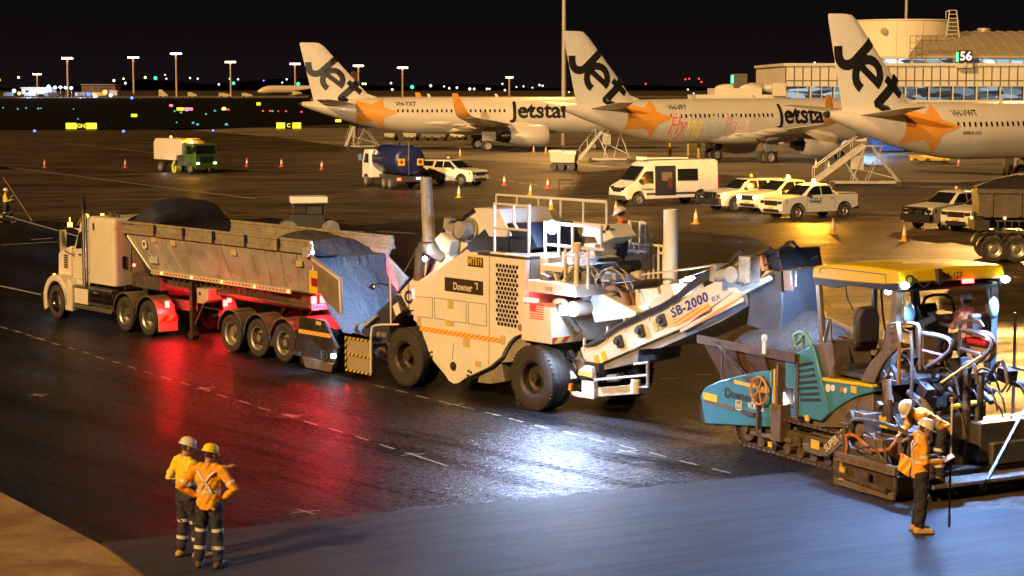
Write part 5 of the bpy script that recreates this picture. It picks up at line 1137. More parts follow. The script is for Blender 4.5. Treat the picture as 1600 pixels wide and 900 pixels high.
for nm, pts, w_, m_ in (('f', [(-.0, cy0+.06, cz-.1), (.22, cy0+.06, zp)], .10, PST), ('r', [(2.16, cy0+.08, cz), (2.16, cy0+.08, zp+.9), (2.0, cy0+.06, zp+.1), (1.5, cy0, zp-.3)], .15, PST), ('ff', [(-.0, cy1-.1, cz-.1), (.2, cy1-.1, zp)], .10, BLACKP), ('rf', [(2.14, cy1-.1, cz), (2.14, cy1-.1, zp-.2)], .17, M('post_slate', (.10, .12, .14), .4, .2)), ('m', [(.05, .15, cz-.1), (.1, .15, zp+.3)], .09, PST)):
    b = MB(); 
    for p_, q_ in zip(pts, pts[1:]): b.bar(p_, q_, w_, w_*.9)
    part('canopy_post', b, m_, pv, bev=.012)
b = MB(); b.tube([(.02, cy1-.06, cz-.1), (.25, cy1-.06, zp+.55), (.22, .35, zp+.55)], .035); b.tube([(.05, .3, cz-.12), (.12, .3, zp+.9), (.2, .3, zp+.55)], .02); part('windscreen_frame', b, BLACKP, pv)
b = MB(); b.tube([(.35, cy0+.4, cz-.1), (.45, cy0+.35, cz-.35), (.7, cy0+.3, cz-.55)], .012, smooth=1); part('cable', b, BLACKP, pv)
for y in (cy0+.2, cy1-.25): b = MB(); b.ball((2.35, y, cz-.45), .2, sc=(.25, .6, 1)); b.bar((2.3, y, cz-.5), (2.2, y, cz-.15), .025); part('mirror', b, M('mirror_face', (.25, .38, .40), .15, .5), pv)
b = MB(); b.prism([V(p2, *p) for p in ((568, 472), (640, 465), (652, 600), (640, 650), (600, 690), (555, 740), (510, 820), (482, 892), (385, 880), (425, 790), (490, 710), (545, 650), (560, 580))], -1.32, -1.24); part('post_bracket', b, TAUPE, pv, bev=.012)
for k in range(7):
    b = MB(); b.cyl((*V3(p2, (600, 595, 600, 590, 560, 500, 440)[k], (500, 545, 600, 650, 690, 770, 860)[k], -1.34)[:1], -1.345, V3(p2, (600, 595, 600, 590, 560, 500, 440)[k], (500, 545, 600, 650, 690, 770, 860)[k], -1.34)[2]), (*V3(p2, (600, 595, 600, 590, 560, 500, 440)[k], 500, -1.34)[:1], -1.315, V3(p2, (600, 595, 600, 590, 560, 500, 440)[k], (500, 545, 600, 650, 690, 770, 860)[k], -1.34)[2]), .022, n=8); part('bolt', b, STEEL, pv)
# consoles
b = MB(); b.prism([(1.05, zp), (1.25, zp), (1.2, zp+.7), (1.55, zp+.88), (1.5, zp+.98), (.95, zp+.78)], .35, .95); csl = part('control_console', b, TAUPE, pv, bev=.02)
b = MB(); b.rb((1.0, .62, zp+.98), (.10, .42, .26), (0, -.5, 0)); part('display', b, BLACKP, csl, bev=.015)
b = MB(); b.tube([(1.0, .5, zp+1.1), (1.15, .45, zp+1.28), (1.15, 1.0, zp+1.28), (1.25, 1.05, zp+.95)], .028, smooth=1); part('grab_rail', b, BLACKP, csl)
b = MB(); b.rb((1.35, .75, zp+.93), (.5, .5, .07), (0, .1, .3)); part('control_panel', b, GREYP, csl, bev=.02)
def seat_far():
    b = MB(); b.rb((1.9, .75, zp+.42), (.5, .5, .14)); s_ = part('operator_seat', b, SEATM, pv, bev=.04); b = MB(); b.rb((2.18, .75, zp+.75), (.13, .46, .6), (0, .12, 0)); part('backrest', b, SEATM, s_, bev=.05)
seat_far()
# rails at the rear of the platform
PIPE = M('pipe_brown', (.22, .17, .14), .38, .5, var=.25)
def pip(pts, r_=.03, m_=None, nm='guard_rail'):
    b = MB(); b.tube(pts, r_, smooth=1); return part(nm, b, m_ or PIPE, pv)
pip([(1.7, -.95, zp-.3), (1.7, -.95, zp+.75), (1.85, -.95, zp+.85), (2.35, -.95, zp+.85), (2.45, -.95, zp+.7), (2.45, -.95, zp-.3)], m_=PIPE)
pip([V3(p2, 650, 560, -1.0), V3(p2, 655, 490, -1.0), V3(p2, 690, 470, -1.0), V3(p2, 780, 475, -1.0), V3(p2, 800, 520, -1.0), V3(p2, 800, 800, -1.0)])
pip([V3(p2, 800, 540, -.7), V3(p2, 970, 565, -.7), V3(p2, 1030, 610, -.7), V3(p2, 1000, 680, -.7), V3(p2, 840, 790, -.7)], .04)
pip([V3(p2, 1075, 700, 0), V3(p2, 1080, 480, 0), V3(p2, 1110, 455, 0), V3(p2, 1215, 460, 0), V3(p2, 1240, 500, 0)], .035)
pip([V3(p2, 1085, 520, 0), V3(p2, 1250, 545, 0), V3(p2, 1315, 600, 0), V3(p2, 1290, 670, 0), V3(p2, 1075, 850, 0)], .045)
pip([V3(p2, 1080, 650, 0), V3(p2, 1230, 690, 0)], .03)
pip([V3(p2, 800, 660, -.7), V3(p2, 960, 700, -.7)], .03, M('pipe_red', (.33, .13, .12), .4, .3))
pip([V3(p2, 1050, 890, -.3), V3(p2, 1110, 760, -.3), V3(p2, 1160, 740, -.3), V3(p2, 1190, 790, -.3), V3(p2, 1200, 900, -.3)], .035)
pip([V3(p2, 1265, 890, .5), V3(p2, 1340, 750, .5), V3(p2, 1390, 740, .5), V3(p2, 1415, 900, .5)], .035)
pip([V3(p2, 950, 890, -.9), V3(p2, 1100, 790, -.9), V3(p2, 1240, 700, -.9)], .025, M('yellow_hose', (.6, .38, .06), .5))
b = MB(); q = V3(p2, 1220, 640, .3); b.cyl((q[0], q[1], q[2]-.0), (q[0], q[1]+.14, q[2]), .28, n=24); part('cable_reel', b, M('reel_tan', (.38, .24, .13), .5), pv, bev=.01)
b = MB(); q = V3(p2, 1190, 597, .25); b.cyl((q[0]-.22, q[1], q[2]), (q[0]+.22, q[1], q[2]), .075, n=16); b.ball((q[0]+.24, q[1], q[2]), .07); b.cyl((q[0]-.3, q[1], q[2]), (q[0]-.22, q[1], q[2]), .03)
fe = part('fire_extinguisher', b, M('extinguisher_red', (.6, .03, .02), .3, coat=.4), None); fe.location = pv.location; fe.rotation_euler = pv.rotation_euler
tag(fe, 'small red fire extinguisher lying across the rear rail of the paver', 'fire extinguisher')
b = MB(); b.cyl(V3(p3, 1285, 60, -1.25), V3(p3, 1305, 270, -1.25), .085, n=16); b.cyl(V3(p3, 1305, 270, -1.25), V3(p3, 1325, 340, -1.25), .035); part('lift_cylinder', b, TAUPE, pv)
b = MB(); b.tube([V3(p2, 505, 890, -1.1), V3(p2, 520, 800, -1.1), V3(p2, 570, 765, -1.1), V3(p2, 625, 800, -1.1), V3(p2, 640, 890, -1.1)], .05, smooth=1); part('rubber_hose', b, BLACKP, pv)
pip([V3(p2, 655, 600, -1.45), V3(p2, 648, 900, -1.45)], .03, M('post_orange', (.40, .22, .10), .5), 'side_post')
pip([V3(p2, 130, 600, -1.3), V3(p2, 165, 440, -1.3)], .03, STEEL, 'side_post'); pip([V3(p2, 175, 600, -1.3), V3(p2, 168, 445, -1.3)], .022, STEEL, 'side_post')
random.seed(21); b = MB()
for k in range(46):
    p = (random.uniform(.6, 2.9), random.uniform(-1.15, 1.1), random.uniform(1.2, 2.1)); r_ = random.uniform(.05, .14)
    if k % 3 == 0: b.rb(p, (r_*2.5, r_*1.8, r_*2), (0, random.uniform(-1, 1), 0))
    elif k % 3 == 1: b.cyl(p, (p[0]+r_*3, p[1], p[2]+random.uniform(-.2, .2)), r_*.5)
    else: v = Vector(p); b.tube([v, v+Vector((.2, 0, .25)), v+Vector((.5, .05, .15)), v+Vector((.7, 0, -.2))], .02, smooth=2, n=6)
parts('machine_fitting', b, M('rear_mix', (.10, .085, .075), .45, .4, var=.6, scale=5, dirt=(.04, .03, .03), damt=.5), pv, bev=.006)
# ================================================================ SCREED
SCR = M('screed_brown', (.15, .105, .07), .5, .35, var=.4, scale=3, dirt=(.05, .035, .025), damt=.45, bump=.2)
sc = MB(); sy0, sy1 = -2.05, 3.6
sc.bx(2.05, 3.25, sy0+.1, sy1, .05, .42); sc.bx(2.3, 2.9, sy0+.3, sy1, .42, .95); part('screed_body', sc, SCR, pv, bev=.015)
b = MB(); b.prism([(1.75, .06), (1.75, .5), (1.9, .72), (2.3, .78), (3.3, .62), (3.4, .45), (3.4, .06)], sy0-.02, sy0+.05); part('end_plate', b, SCR, pv, bev=.012)
b = MB(); b.bx(1.9, 3.5, sy0-.12, sy0-.02, .50, .66); b.bx(1.9, 3.45, sy0-.10, sy0-.03, .08, .2); part('side_beam', b, TAUPE, pv, bev=.01)
b = MB(); b.bx(3.25, 3.75, -1.55, 1.9, .26, .32); b.bx(3.25, 3.7, 1.95, 3.6, .26, .32)
for k in range(8): b.bar((3.3, -1.5+k*.6, .27), (3.6, -1.5+k*.6, .1), .05)
part('walk_plank', b, M('plank_grey', (.35, .33, .31), .5, .4, var=.5, scale=8, dirt=(.06, .05, .04), damt=.5), pv, bev=.006)
STE = M('step_box', (.10, .085, .075), .5, .3, var=.35, dirt=(.2, .18, .16), damt=.3)
b = MB(); b.bx(2.75, 3.25, -.1, 1.3, .5, 1.15); b.bx(2.85, 3.35, .1, 1.2, .45, .8); b.bx(2.4, 2.9, -1.0, .1, .95, 1.25); b.bx(2.5, 3.2, 1.4, 3.4, .45, 1.1); part('step_box', b, STE, pv, bev=.015)
b = MB(); b.bx(2.75, 3.26, -.08, 1.28, 1.15, 1.17); b.bx(2.85, 3.36, .12, 1.18, .80, .82); parts('step_edge', b, M('step_bright', (.45, .44, .43), .35, .5, var=.3), pv)
for y in (-.15, 1.35, 2.4): b = MB(); b.bx(2.9, 3.0, y-.05, y+.05, .4, 2.1); b.cyl((2.95, y+.3, .9), (2.95, y+.3, 2.0), .06); part('jack_post', b, SCR, pv, bev=.008)
pip([V3(p3, 1030, 470, -2.0), V3(p3, 1030, 360, -2.0), V3(p3, 1070, 328, -2.0), V3(p3, 1350, 385, -2.0), V3(p4, 140, 330, -2.0)], .035, STEEL)
ORH = M('orange_hose', (.55, .20, .04), .45, var=.2)
pip([V3(p3, 965, 460, -2.1), V3(p3, 1060, 440, -2.1), V3(p3, 1130, 520, -2.1), V3(p3, 1200, 560, -2.1), V3(p3, 1300, 555, -2.1), V3(p3, 1345, 500, -2.1), V3(p4, 70, 350, -2.1)], .032, ORH, 'orange_hose')
pip([V3(p3, 975, 450, -2.1), V3(p3, 990, 520, -2.1), V3(p3, 960, 640, -2.1), V3(p3, 985, 750, -2.1)], .03, ORH, 'orange_hose'); pip([V3(p3, 1000, 455, -2.12), V3(p3, 1005, 560, -2.12), V3(p3, 970, 620, -2.12)], .025, ORH, 'orange_hose')
b = MB(); q = V3(p3, 973, 725, -2.13); b.rb(q, (.13, .04, .26)); part('yellow_tag', b, YEL, pv)
b = MB(); q = V3(p3, 1265, 358, -1.6); b.rb(q, (.2, .03, .2)); part('label', b, YEL, pv)
b = MB(); b.bx(1.95, 2.35, -1.9, -1.5, .7, 1.35); b.bx(2.3, 2.9, -1.95, -1.3, .6, 1.0); b.bx(2.5, 3.15, -1.6, -1.1, .7, 1.15); part('hydraulic_box', b, TAUPE, pv, bev=.02)
random.seed(31); b = MB()
for k in range(40):
    p = (random.uniform(1.9, 3.2), random.uniform(-2.0, -1.2), random.uniform(.55, 1.5)) if k < 26 else (random.uniform(2.3, 3.1), random.uniform(-1, 3), random.uniform(.9, 1.6)); r_ = random.uniform(.04, .10)
    if k % 3 == 0: b.rb(p, (r_*2.5, r_*1.8, r_*2.2), (0, random.uniform(-1, 1), 0))
    elif k % 3 == 1: b.cyl(p, (p[0], p[1], p[2]+r_*4), r_*.5)
    else: v = Vector(p); b.tube([v, v+Vector((.15, 0, .2)), v+Vector((.35, .05, .1)), v+Vector((.5, 0, -.2))], .018, smooth=2, n=6)
parts('screed_fitting', b, M('screed_mix', (.19, .14, .10), .45, .4, var=.6, scale=5, dirt=(.05, .04, .03), damt=.5), pv, bev=.006)
b = MB(); b.cyl((2.6, -.75, 1.25), (2.6, -.75, 1.55), .17, n=20); b.cyl((2.6, -.75, 1.55), (2.6, -.75, 1.6), .19, n=20)
bk = part('bucket', b, M('bucket_grey', (.22, .20, .24), .5), None); bk.location = pv.location; bk.rotation_euler = pv.rotation_euler; tag(bk, 'lidded grey bucket standing on the screed behind the bending worker', 'bucket')
b = MB(); b.tube([(2.5, -.3, 1.30), (2.75, -.25, 1.4), (2.7, .1, 1.42), (2.9, .3, 1.45)], .05, smooth=2)
yh = part('yellow_hose', b, M('hose_yellow', (.75, .60, .05), .4), None); yh.location = pv.location; yh.rotation_euler = pv.rotation_euler; tag(yh, 'short bright yellow hose lying over the screed boxes behind the bending worker', 'hose')
def on_paver(o): o.location = pv.location; o.rotation_euler = pv.rotation_euler
b = MB()
for k in range(7): x = 1.95+k*.22; b.cyl((x, sy0-.14, .58), (x, sy0-.10, .58), .025, n=8)
parts('bolt', b, STEEL, pv)
b = MB(); b.cyl((2.1, sy0-.06, .66), (2.1, sy0-.06, 1.15), .035); b.tube([(2.0, sy0-.06, 1.15), (2.2, sy0-.06, 1.15)], .025); b.cyl((3.2, sy0-.06, .6), (3.2, sy0-.06, 1.0), .035); b.bar((1.95, sy0-.15, .3), (3.35, sy0-.15, .24), .05, .08); b.rb((2.7, sy0-.14, .35), (.35, .04, .2)); b.tube([(2.3, sy0-.1, .9), (2.6, sy0-.25, .78), (2.9, sy0-.1, .95), (3.2, sy0-.1, .7)], .02, smooth=2)
parts('end_gate_fitting', b, MATS['screed_mix'], pv)
# striped marker plate
b = MB(); q = V3(p4, 110, 470, -2.2); b.rb(q, (.28, .02, .3), (0, .25, 0)); part('warning_plate', b, STRIPE('plate_stripes', (.8, .25, .03), (.85, .65, .05), .2, 45), pv)
# measuring pole standing across the screed
b = MB(); b.bar(V3(p4, 520, 550, -1.7), V3(p4, 707, 200, .5), .05); b.cyl(V3(p4, 497, 590, -1.75), V3(p4, 515, 555, -1.7), .04); pr_ = part('prop_bar', b, M('prop_dark', (.07, .055, .05), .5), None); on_paver(pr_); tag(pr_, 'long dark bar leaning diagonally against the far end of the screed', 'bar')
b = MB(); q = V(p2, 1470, 400, 1.8); b.cyl((q[0], 1.8, .9), (q[0], 1.8, q[1]), .028); b.bar((q[0]-.6, 1.8, q[1]-1.0), (q[0]+.3, 1.8, q[1]-1.0), .05); part('sensor_mast', b, STEEL, pv)
# gas cylinder
q = PV.W(2.6, 1.9); gb_ = MB(); gb_.lathe([(0, .0), (.17, .0), (.19, .05), (.19, .75), (.14, .9), (.05, .95), (.05, 1.05), (0, 1.05)], ax='z', n=20); gc = part('gas_cylinder', gb_, M('cylinder_white', (.62, .55, .52), .4, var=.3, scale=5, dirt=(.5, .1, .06), damt=.35), None); gc.location = (q[0], q[1], 1.1); tag(gc, 'pale gas cylinder with red markings standing upright at the right end of the screed', 'gas cylinder')
# ================================================================ PEOPLE
def cap_limb(b, pts, rad, n=14, flat=False):
    """closed tube with elliptical sections; rad entries (rx, ry) or r"""
    P = [Vector(p) for p in pts]; rs = [(r, r) if not isinstance(r, tuple) else r for r in rad]; rings = []
    T = []
    for i in range(len(P)): a = P[max(i-1, 0)]; c = P[min(i+1, len(P)-1)]; T.append((c-a).normalized())
    for i, p in enumerate(P):
        u = Vector((1, 0, 0)); 
        if abs(T[i].dot(u)) > .9: u = Vector((0, 1, 0)) 
        u = (u-T[i]*u.dot(T[i])).normalized(); w_ = T[i].cross(u)
        ex = [(0, 1)]
        if i == 0: ex = [(-.75, .5), (-.4, .85), (0, 1)] if not flat else [(-.12, .96), (0, 1)]
        if i == len(P)-1: ex = [(0, 1), (.4, .85), (.75, .5)]
        for off, k in ex:
            c = p+T[i]*off*min(rs[i]); rings.append([c+(u*math.cos(2*math.pi*j/n)*rs[i][0]+w_*math.sin(2*math.pi*j/n)*rs[i][1])*k for j in range(n)])
    b.loft(rings)
def fuse(name, b, mat, parent, vox=.012, smooth_it=4):
    me = bpy.data.meshes.new(name+'_raw'); me.from_pydata(b.v, [], b.f); me.update(); finish(me, None)
    o = bpy.data.objects.new(name+'_raw', me)
    m = o.modifiers.new('r', 'REMESH'); m.mode = 'VOXEL'; m.voxel_size = vox
    s_ = o.modifiers.new('s', 'SMOOTH'); s_.factor = .5; s_.iterations = smooth_it
    m2 = baked(o); m2.name = name; m2.materials.clear()
    for x in (mat if isinstance(mat, list) else [mat]): m2.materials.append(x)
    for p in m2.polygons: p.use_smooth = True
    r = bpy.data.objects.new(name, m2); COL.objects.link(r); r.parent = parent
    return r
SKIN = M('skin', (.42, .24, .15), .5, var=.1)
HIVO = M('hivis_orange', (.90, .41, .015), .75, var=.22, scale=6, bump=.6, bscale=9)
HIVY = M('hivis_yellow', (.92, .68, .03), .75, var=.22, scale=6, bump=.6, bscale=9)
NAVY = M('navy_cloth', (.030, .032, .055), .8, var=.3, scale=6, bump=.6, bscale=9)
REFL = M('reflective_tape', (.70, .66, .60), .4, var=.1)
TANB = M('tan_boot', (.55, .33, .10), .7, var=.25)
BRNB = M('brown_boot', (.11, .075, .045), .7, var=.25)
HAIR = M('dark_hair', (.03, .02, .015), .7)
def folds(me, a, p0, b_, p1, c_, d_, p2, k):
    import numpy as np
    n = len(me.vertices); co = np.empty(n*3); no = np.empty(n*3); me.vertices.foreach_get('co', co); me.vertices.foreach_get('normal', no)
    co = co.reshape(n, 3); no = no.reshape(n, 3); x, y, z = co.T
    w_ = np.sin(z*a+p0+6*np.sin(x*b_+p1))*np.sin(x*c_+y*d_+p2)+.5*np.sin(z*a*2.3+x*31+p2)*np.sin(y*41-x*17+p0)
    me.vertices.foreach_set('co', (co+no*(w_*k)[:, None]).ravel()); me.update()
def person(label, loc, heading, J, shirt=HIVO, lower=None, split=0.0, trous=NAVY, boots=TANB, helmet=(.72, .70, .66), cap=False, vox=.012, tape=True, hscale=1.0, cross=True, group=None, ears=False, z=0, legs=True):
    """J: joints in a local frame, x right, y forward, z up"""
    t = thing('person', label, 'person', loc=(loc[0], loc[1], z), rz=heading, group=group); t.scale = (hscale,)*3
    V_ = {k: Vector(v) for k, v in J.items() if isinstance(v, tuple)}
    hd, nk, ch, pe = V_['head'], V_['neck'], V_['chest'], V_['pelvis']
    up = (hd-nk).normalized(); fw = Vector(J.get('look', (0, 1, 0))).normalized(); fw = (fw-up*fw.dot(up)).normalized(); rt = fw.cross(up)
    def hp(x, y, z_): return hd+rt*x+fw*y+up*z_
    b = MB()
    # trunk
    cap_limb(b, [pe, (pe*.5+ch*.5), ch, nk-up*.02], [(.155, .105), (.145, .10), (.175, .115), (.07, .06)])
    cap_limb(b, [nk-up*.06, hd-up*.04], [.06, .055])
    n = 14; rings = []
    for zz, rx, ry, oy in ((-.125, .03, .035, .045), (-.105, .052, .06, .035), (-.06, .068, .082, .015), (0, .076, .096, .0), (.05, .078, .098, -.005), (.09, .062, .082, -.008), (.115, .03, .045, -.008)):
        rings.append([hp(rx*math.cos(2*math.pi*k/n), oy+ry*math.sin(2*math.pi*k/n), zz) for k in range(n)])
    b.loft(rings)
    b.loft([[hp(-.012, .085, .01), hp(.012, .085, .01), hp(.010, .10, .012), hp(-.010, .10, .012)], [hp(-.018, .08, -.04), hp(.018, .08, -.04), hp(.012, .118, -.036), hp(-.012, .118, -.036)]])
    for s_ in (-1, 1): b.ball(hp(s_*.078, -.005, -.005), .03, sc=(.5, .8, 1)); b.ball(hp(s_*.03, .084, -.062), .016, sc=(1.6, .6, .6))
    sc = 1
    for s in 'LR':
        sg = -1 if s == 'L' else 1
        sh, el, wr, hp_, kn, an, toe = [V_[s+k] for k in ('sh', 'el', 'wr', 'hip', 'kn', 'an', 'toe')]
        cap_limb(b, [nk*.35+sh*.65, sh, (sh+el)/2, el, (el*2+wr)/3, wr], [.055, .058, .047, .040, .039, .027])
        cap_limb(b, [hp_, (hp_+kn)/2, kn, (kn*2+an)/3, an], [.088, .074, .055, .055, .036])
        cap_limb(b, [an, (an+toe)/2, toe], [.04, .04, .035])
        # hand
        d = V_.get(s+'hand', wr+(wr-el).normalized()*.09)-wr; d.normalize(); side = d.cross(Vector((0, 0, 1)))
        if side.length < .2: side = Vector((0, 1, 0)); side = side-d*side.dot(d)
        side.normalize(); nm = d.cross(side)
        cap_limb(b, [wr, wr+d*.045, wr+d*.085], [.024, (.034), .033], n=8)
        for k in range(4):
            o = side*(.027-.018*k); L_ = (.072, .082, .076, .058)[k]
            q0 = wr+d*.08+o; q1 = q0+d*L_*.5+nm*.006*sg; q2 = q1+(d*.75+nm*.6*sg).normalized()*L_*.5
            cap_limb(b, [q0, q1, q2], [.0105, .0098, .0085], n=6)
        cap_limb(b, [wr+d*.03+side*.024, wr+d*.055+side*.055, wr+d*.085+side*.06], [.013, .011, .009], n=6)
    fuse('body', b, SKIN, t, vox=vox*.9, smooth_it=2)
    b = MB()
    for s_ in (-1, 1): b.ball(hp(s_*.031, .088, .012), .011)
    part('eye', b, HAIR, t)
    # shirt
    b = MB(); tail = pe-(ch-pe).normalized()*.10
    mid = pe*.5+ch*.5
    cap_limb(b, [tail, pe, mid, ch, ch*.45+nk*.55, nk-up*.015], [(.188, .14), (.182, .135), (.168, .125), (.20, .135), (.15, .105), (.075, .07)], n=18, flat=True)
    for s in 'LR':
        sh, el, wr = V_[s+'sh'], V_[s+'el'], V_[s+'wr']; cf = el+(wr-el)*J.get('sleeve', .88)
        cap_limb(b, [nk*.4+sh*.6, sh, (sh+el)/2, el, (el+cf)/2, cf], [.075, .082, .068, .062, .056, .047])
    st = fuse('shirt', b, [shirt, lower or shirt], t, vox=vox, smooth_it=3)
    rnd = random.Random(len(label)); ph = [rnd.uniform(0, 6) for _ in range(4)]
    folds(st.data, 38, ph[0], 9, ph[1], 22, 19, ph[2], .008)
    if lower:
        axis = (ch-pe).normalized()
        for p in st.data.polygons:
            if (p.center-pe).dot(axis) < split: p.material_index = 1
    # trousers
    b = MB(); cap_limb(b, [pe+(ch-pe).normalized()*.06, pe, pe-(ch-pe).normalized()*.08], [(.160, .115), (.168, .12), (.15, .11)])
    for s in 'LR':
        hp_, kn, an = V_[s+'hip'], V_[s+'kn'], V_[s+'an']
        cap_limb(b, [hp_, (hp_+kn)/2, kn, (kn+an)/2, an+(kn-an)*.10], [.112, .098, .082, .080, .078])
    tr_ = fuse('trousers', b, trous, t, vox=vox, smooth_it=3)
    folds(tr_.data, 30, ph[1], 12, 0, 3, 25, ph[3], .008)
    # boots
    for s in 'LR':
        an, toe, kn = V_[s+'an'], V_[s+'toe'], V_[s+'kn']; u = (kn-an).normalized(); b = MB()
        f_ = (toe-an); f_.z = 0; f_.normalize(); base = Vector((an.x, an.y, toe.z-.045))
        cap_limb(b, [an+u*.13, an, an-u*.03], [.062, .058, .055]); g0 = base-f_*.055; 
        cap_limb(b, [g0+Vector((0, 0, .052)), base+f_*.09+Vector((0, 0, .052)), base+f_*.19+Vector((0, 0, .045))], [.05, .052, .045])
        bo = fuse('boot', b, boots, t, vox=.011, smooth_it=1)
        b = MB(); sd = Vector((-f_.y, f_.x, 0)); ring = []
        for k in range(12):
            a = 2*math.pi*k/12; ring.append(base+f_*(.065+.165*math.cos(a))+sd*.05*math.sin(a)+Vector((0, 0, .0)))
        b.loft([[p+Vector((0, 0, -.0)) for p in ring], [p+Vector((0, 0, .025)) for p in ring]]); part('sole', b, BLACKP, bo)
    # headgear
    b = MB()
    if cap: HM = M('cap_cloth_%d' % int(helmet[0]*100), helmet, .8, bump=.3)
    else: HM = M('helmet_%d_%d' % (int(helmet[0]*100), int(helmet[2]*100)), helmet, .3, coat=.5, var=.08)
    rings = []
    sc_ = 1.0 if not cap else .86
    for zz, k in ((.03, 1.05), (.045, 1.02), (.08, .98), (.115, .87), (.145, .64), (.16, .34), (.164, .05)):
        zq = zz if not cap else .03+(zz-.03)*.85
        rings.append([hp(.108*sc_*k*math.cos(2*math.pi*j/20), -.008+.132*sc_*k*math.sin(2*math.pi*j/20), zq) for j in range(20)])
    b.loft(rings)
    # brim
    br = []; 
    for j in range(20):
        a = 2*math.pi*j/20; ext = 1.13+.28*max(0, math.sin(a))**2*(1.5 if cap else 1)
        if cap and math.sin(a) < .3: ext = 1.0
        br.append((a, ext))
    b.loft([[hp(.108*sc_*e_*math.cos(a), -.008+.132*sc_*e_*math.sin(a), .028-.02*max(0, math.sin(a))) for a, e_ in br], [hp(.108*sc_*e_*math.cos(a), -.008+.132*sc_*e_*math.sin(a), .038-.02*max(0, math.sin(a))) for a, e_ in br]])
    part('cap' if cap else 'hard_hat', b, HM, t, smooth=50)
    b = MB(); rings = []
    for zz, k in ((-.05, .9), (0, 1.03), (.04, 1.05)):
        rings.append([hp(.080*k*math.cos(math.pi+math.pi*j/10), .0+.104*k*math.sin(math.pi+math.pi*j/10), zz) for j in range(11)])
    vs = [p for r in rings for p in r]; b.add(vs, [(i*11+j, i*11+j+1, (i+1)*11+j+1, (i+1)*11+j) for i in range(2) for j in range(10)]); part('hair', b, HAIR, t)
    if ears:
        b = MB()
        for s_ in (-1, 1): b.ball(hp(s_*.10, 0, 0), .045, sc=(.5, .8, 1))
        part('ear_muff', b, BLACKP, t)
    # tape
    if tape:
        def band(a, c, k, r, w_=.05, par=None, sy=1.0, name='reflective_band'):
            a, c = Vector(a), Vector(c); m_ = a+(c-a)*k; d = (c-a).normalized()
            u = Vector((1, 0, 0)); u = (u-d*u.dot(d))
            if u.length < .3: u = Vector((0, 1, 0)); u = u-d*u.dot(d)
            u.normalize(); w2 = d.cross(u); bb2 = MB(); rr_ = []
            for o in (-w_/2, w_/2): rr_.append([m_+d*o+(u*math.cos(2*math.pi*j/20)*r+w2*math.sin(2*math.pi*j/20)*r*sy) for j in range(20)])
            bb2.loft(rr_, cap=False); part(name, bb2, REFL, par or st)
        for s in 'LR':
            if legs: band(V_[s+'hip'], V_[s+'kn'], .86, .091, par=tr_); band(V_[s+'kn'], V_[s+'an'], .50, .087, par=tr_)
            band(V_[s+'sh'], V_[s+'el'], .70, .071)
        band(pe, ch, .42, .178, sy=.76)
        if cross:
            bb2 = MB(); ax = (ch-pe).normalized(); rgt = (V_['Rsh']-V_['Lsh']).normalized(); bk_ = rgt.cross(ax).normalized()
            if bk_.dot(fw) > 0 and not J.get('twist'): bk_ = -bk_
            def bp(x, z_, o): return pe+ax*z_+rgt*x+bk_*o
            L_ = (ch-pe).length
            for s_ in (-1, 1):
                pts = [(-.13*s_, L_+.10, .105), (-.07*s_, L_+.04, .142), (0, L_*.85, .147), (.06*s_, L_*.62, .140), (.09*s_, L_*.42, .135)]
                for (x, z_, o), (x2, z2_, o2) in zip(pts, pts[1:]):
                    w_ = .022; bb2.loft([[bp(x-w_, z_, o), bp(x+w_, z_, o), bp(x+w_, z_, o-.01), bp(x-w_, z_, o-.01)], [bp(x2-w_, z2_, o2), bp(x2+w_, z2_, o2), bp(x2+w_, z2_, o2-.01), bp(x2-w_, z2_, o2-.01)]])
            part('reflective_cross', bb2, REFL, st)
    return t
STAND = dict(pelvis=(0, 0, .98), chest=(0, .0, 1.32), neck=(0, -.01, 1.50), head=(0, .01, 1.64), look=(0, 1, 0),
    Lsh=(-.19, 0, 1.43), Rsh=(.19, 0, 1.43), Lel=(-.25, -.02, 1.14), Rel=(.25, -.02, 1.14), Lwr=(-.24, .08, .90), Rwr=(.24, .08, .90),
    Lhip=(-.095, 0, .93), Rhip=(.095, 0, .93), Lkn=(-.12, .02, .50), Rkn=(.12, .02, .50), Lan=(-.13, -.02, .10), Ran=(.13, -.02, .10), Ltoe=(-.14, .14, .045), Rtoe=(.14, .14, .045))
def pose(**k): d = dict(STAND); d.update(k); return d
g0 = G(328, 887, .045); g1 = G(292, 872, .045)
# worker in orange, hands on hips, seen from behind
person('worker in orange shirt and yellow hard hat standing hands on hips with back turned', g0, math.radians(-14), pose(look=(.35, 1, -.15), head=(.02, .03, 1.64),
    Lel=(-.41, -.10, 1.17), Lwr=(-.20, .05, 1.02), Rel=(.42, -.06, 1.17), Rwr=(.20, .07, 1.02), Lan=(-.155, -.03, .10), Ltoe=(-.19, .13, .045), Ran=(.14, -.02, .10), Rtoe=(.19, .14, .045), Lkn=(-.135, .02, .5), Lhand=(-.12, .10, .98), Rhand=(.12, .12, .98)),
    shirt=HIVO, boots=BRNB, helmet=(.88, .74, .03), z=.045, hscale=1.0)
person('worker in yellow and navy shirt and white hard hat pointing right beside the orange-shirted worker', g1, math.radians(-52), pose(look=(.15, 1, -.2), head=(.0, .04, 1.63),
    Lel=(-.36, -.08, 1.15), Lwr=(-.20, .10, 1.03), Rel=(.30, .20, 1.26), Rwr=(.34, .50, 1.34), Rhand=(.36, .60, 1.36), Ran=(.13, .12, .10), Rtoe=(.15, .27, .045), Rkn=(.12, .10, .51), Lhand=(-.12, .14, .99)),
    shirt=HIVY, lower=NAVY, split=.15, boots=TANB, helmet=(.74, .72, .68), cross=False, z=.045, hscale=1.0)
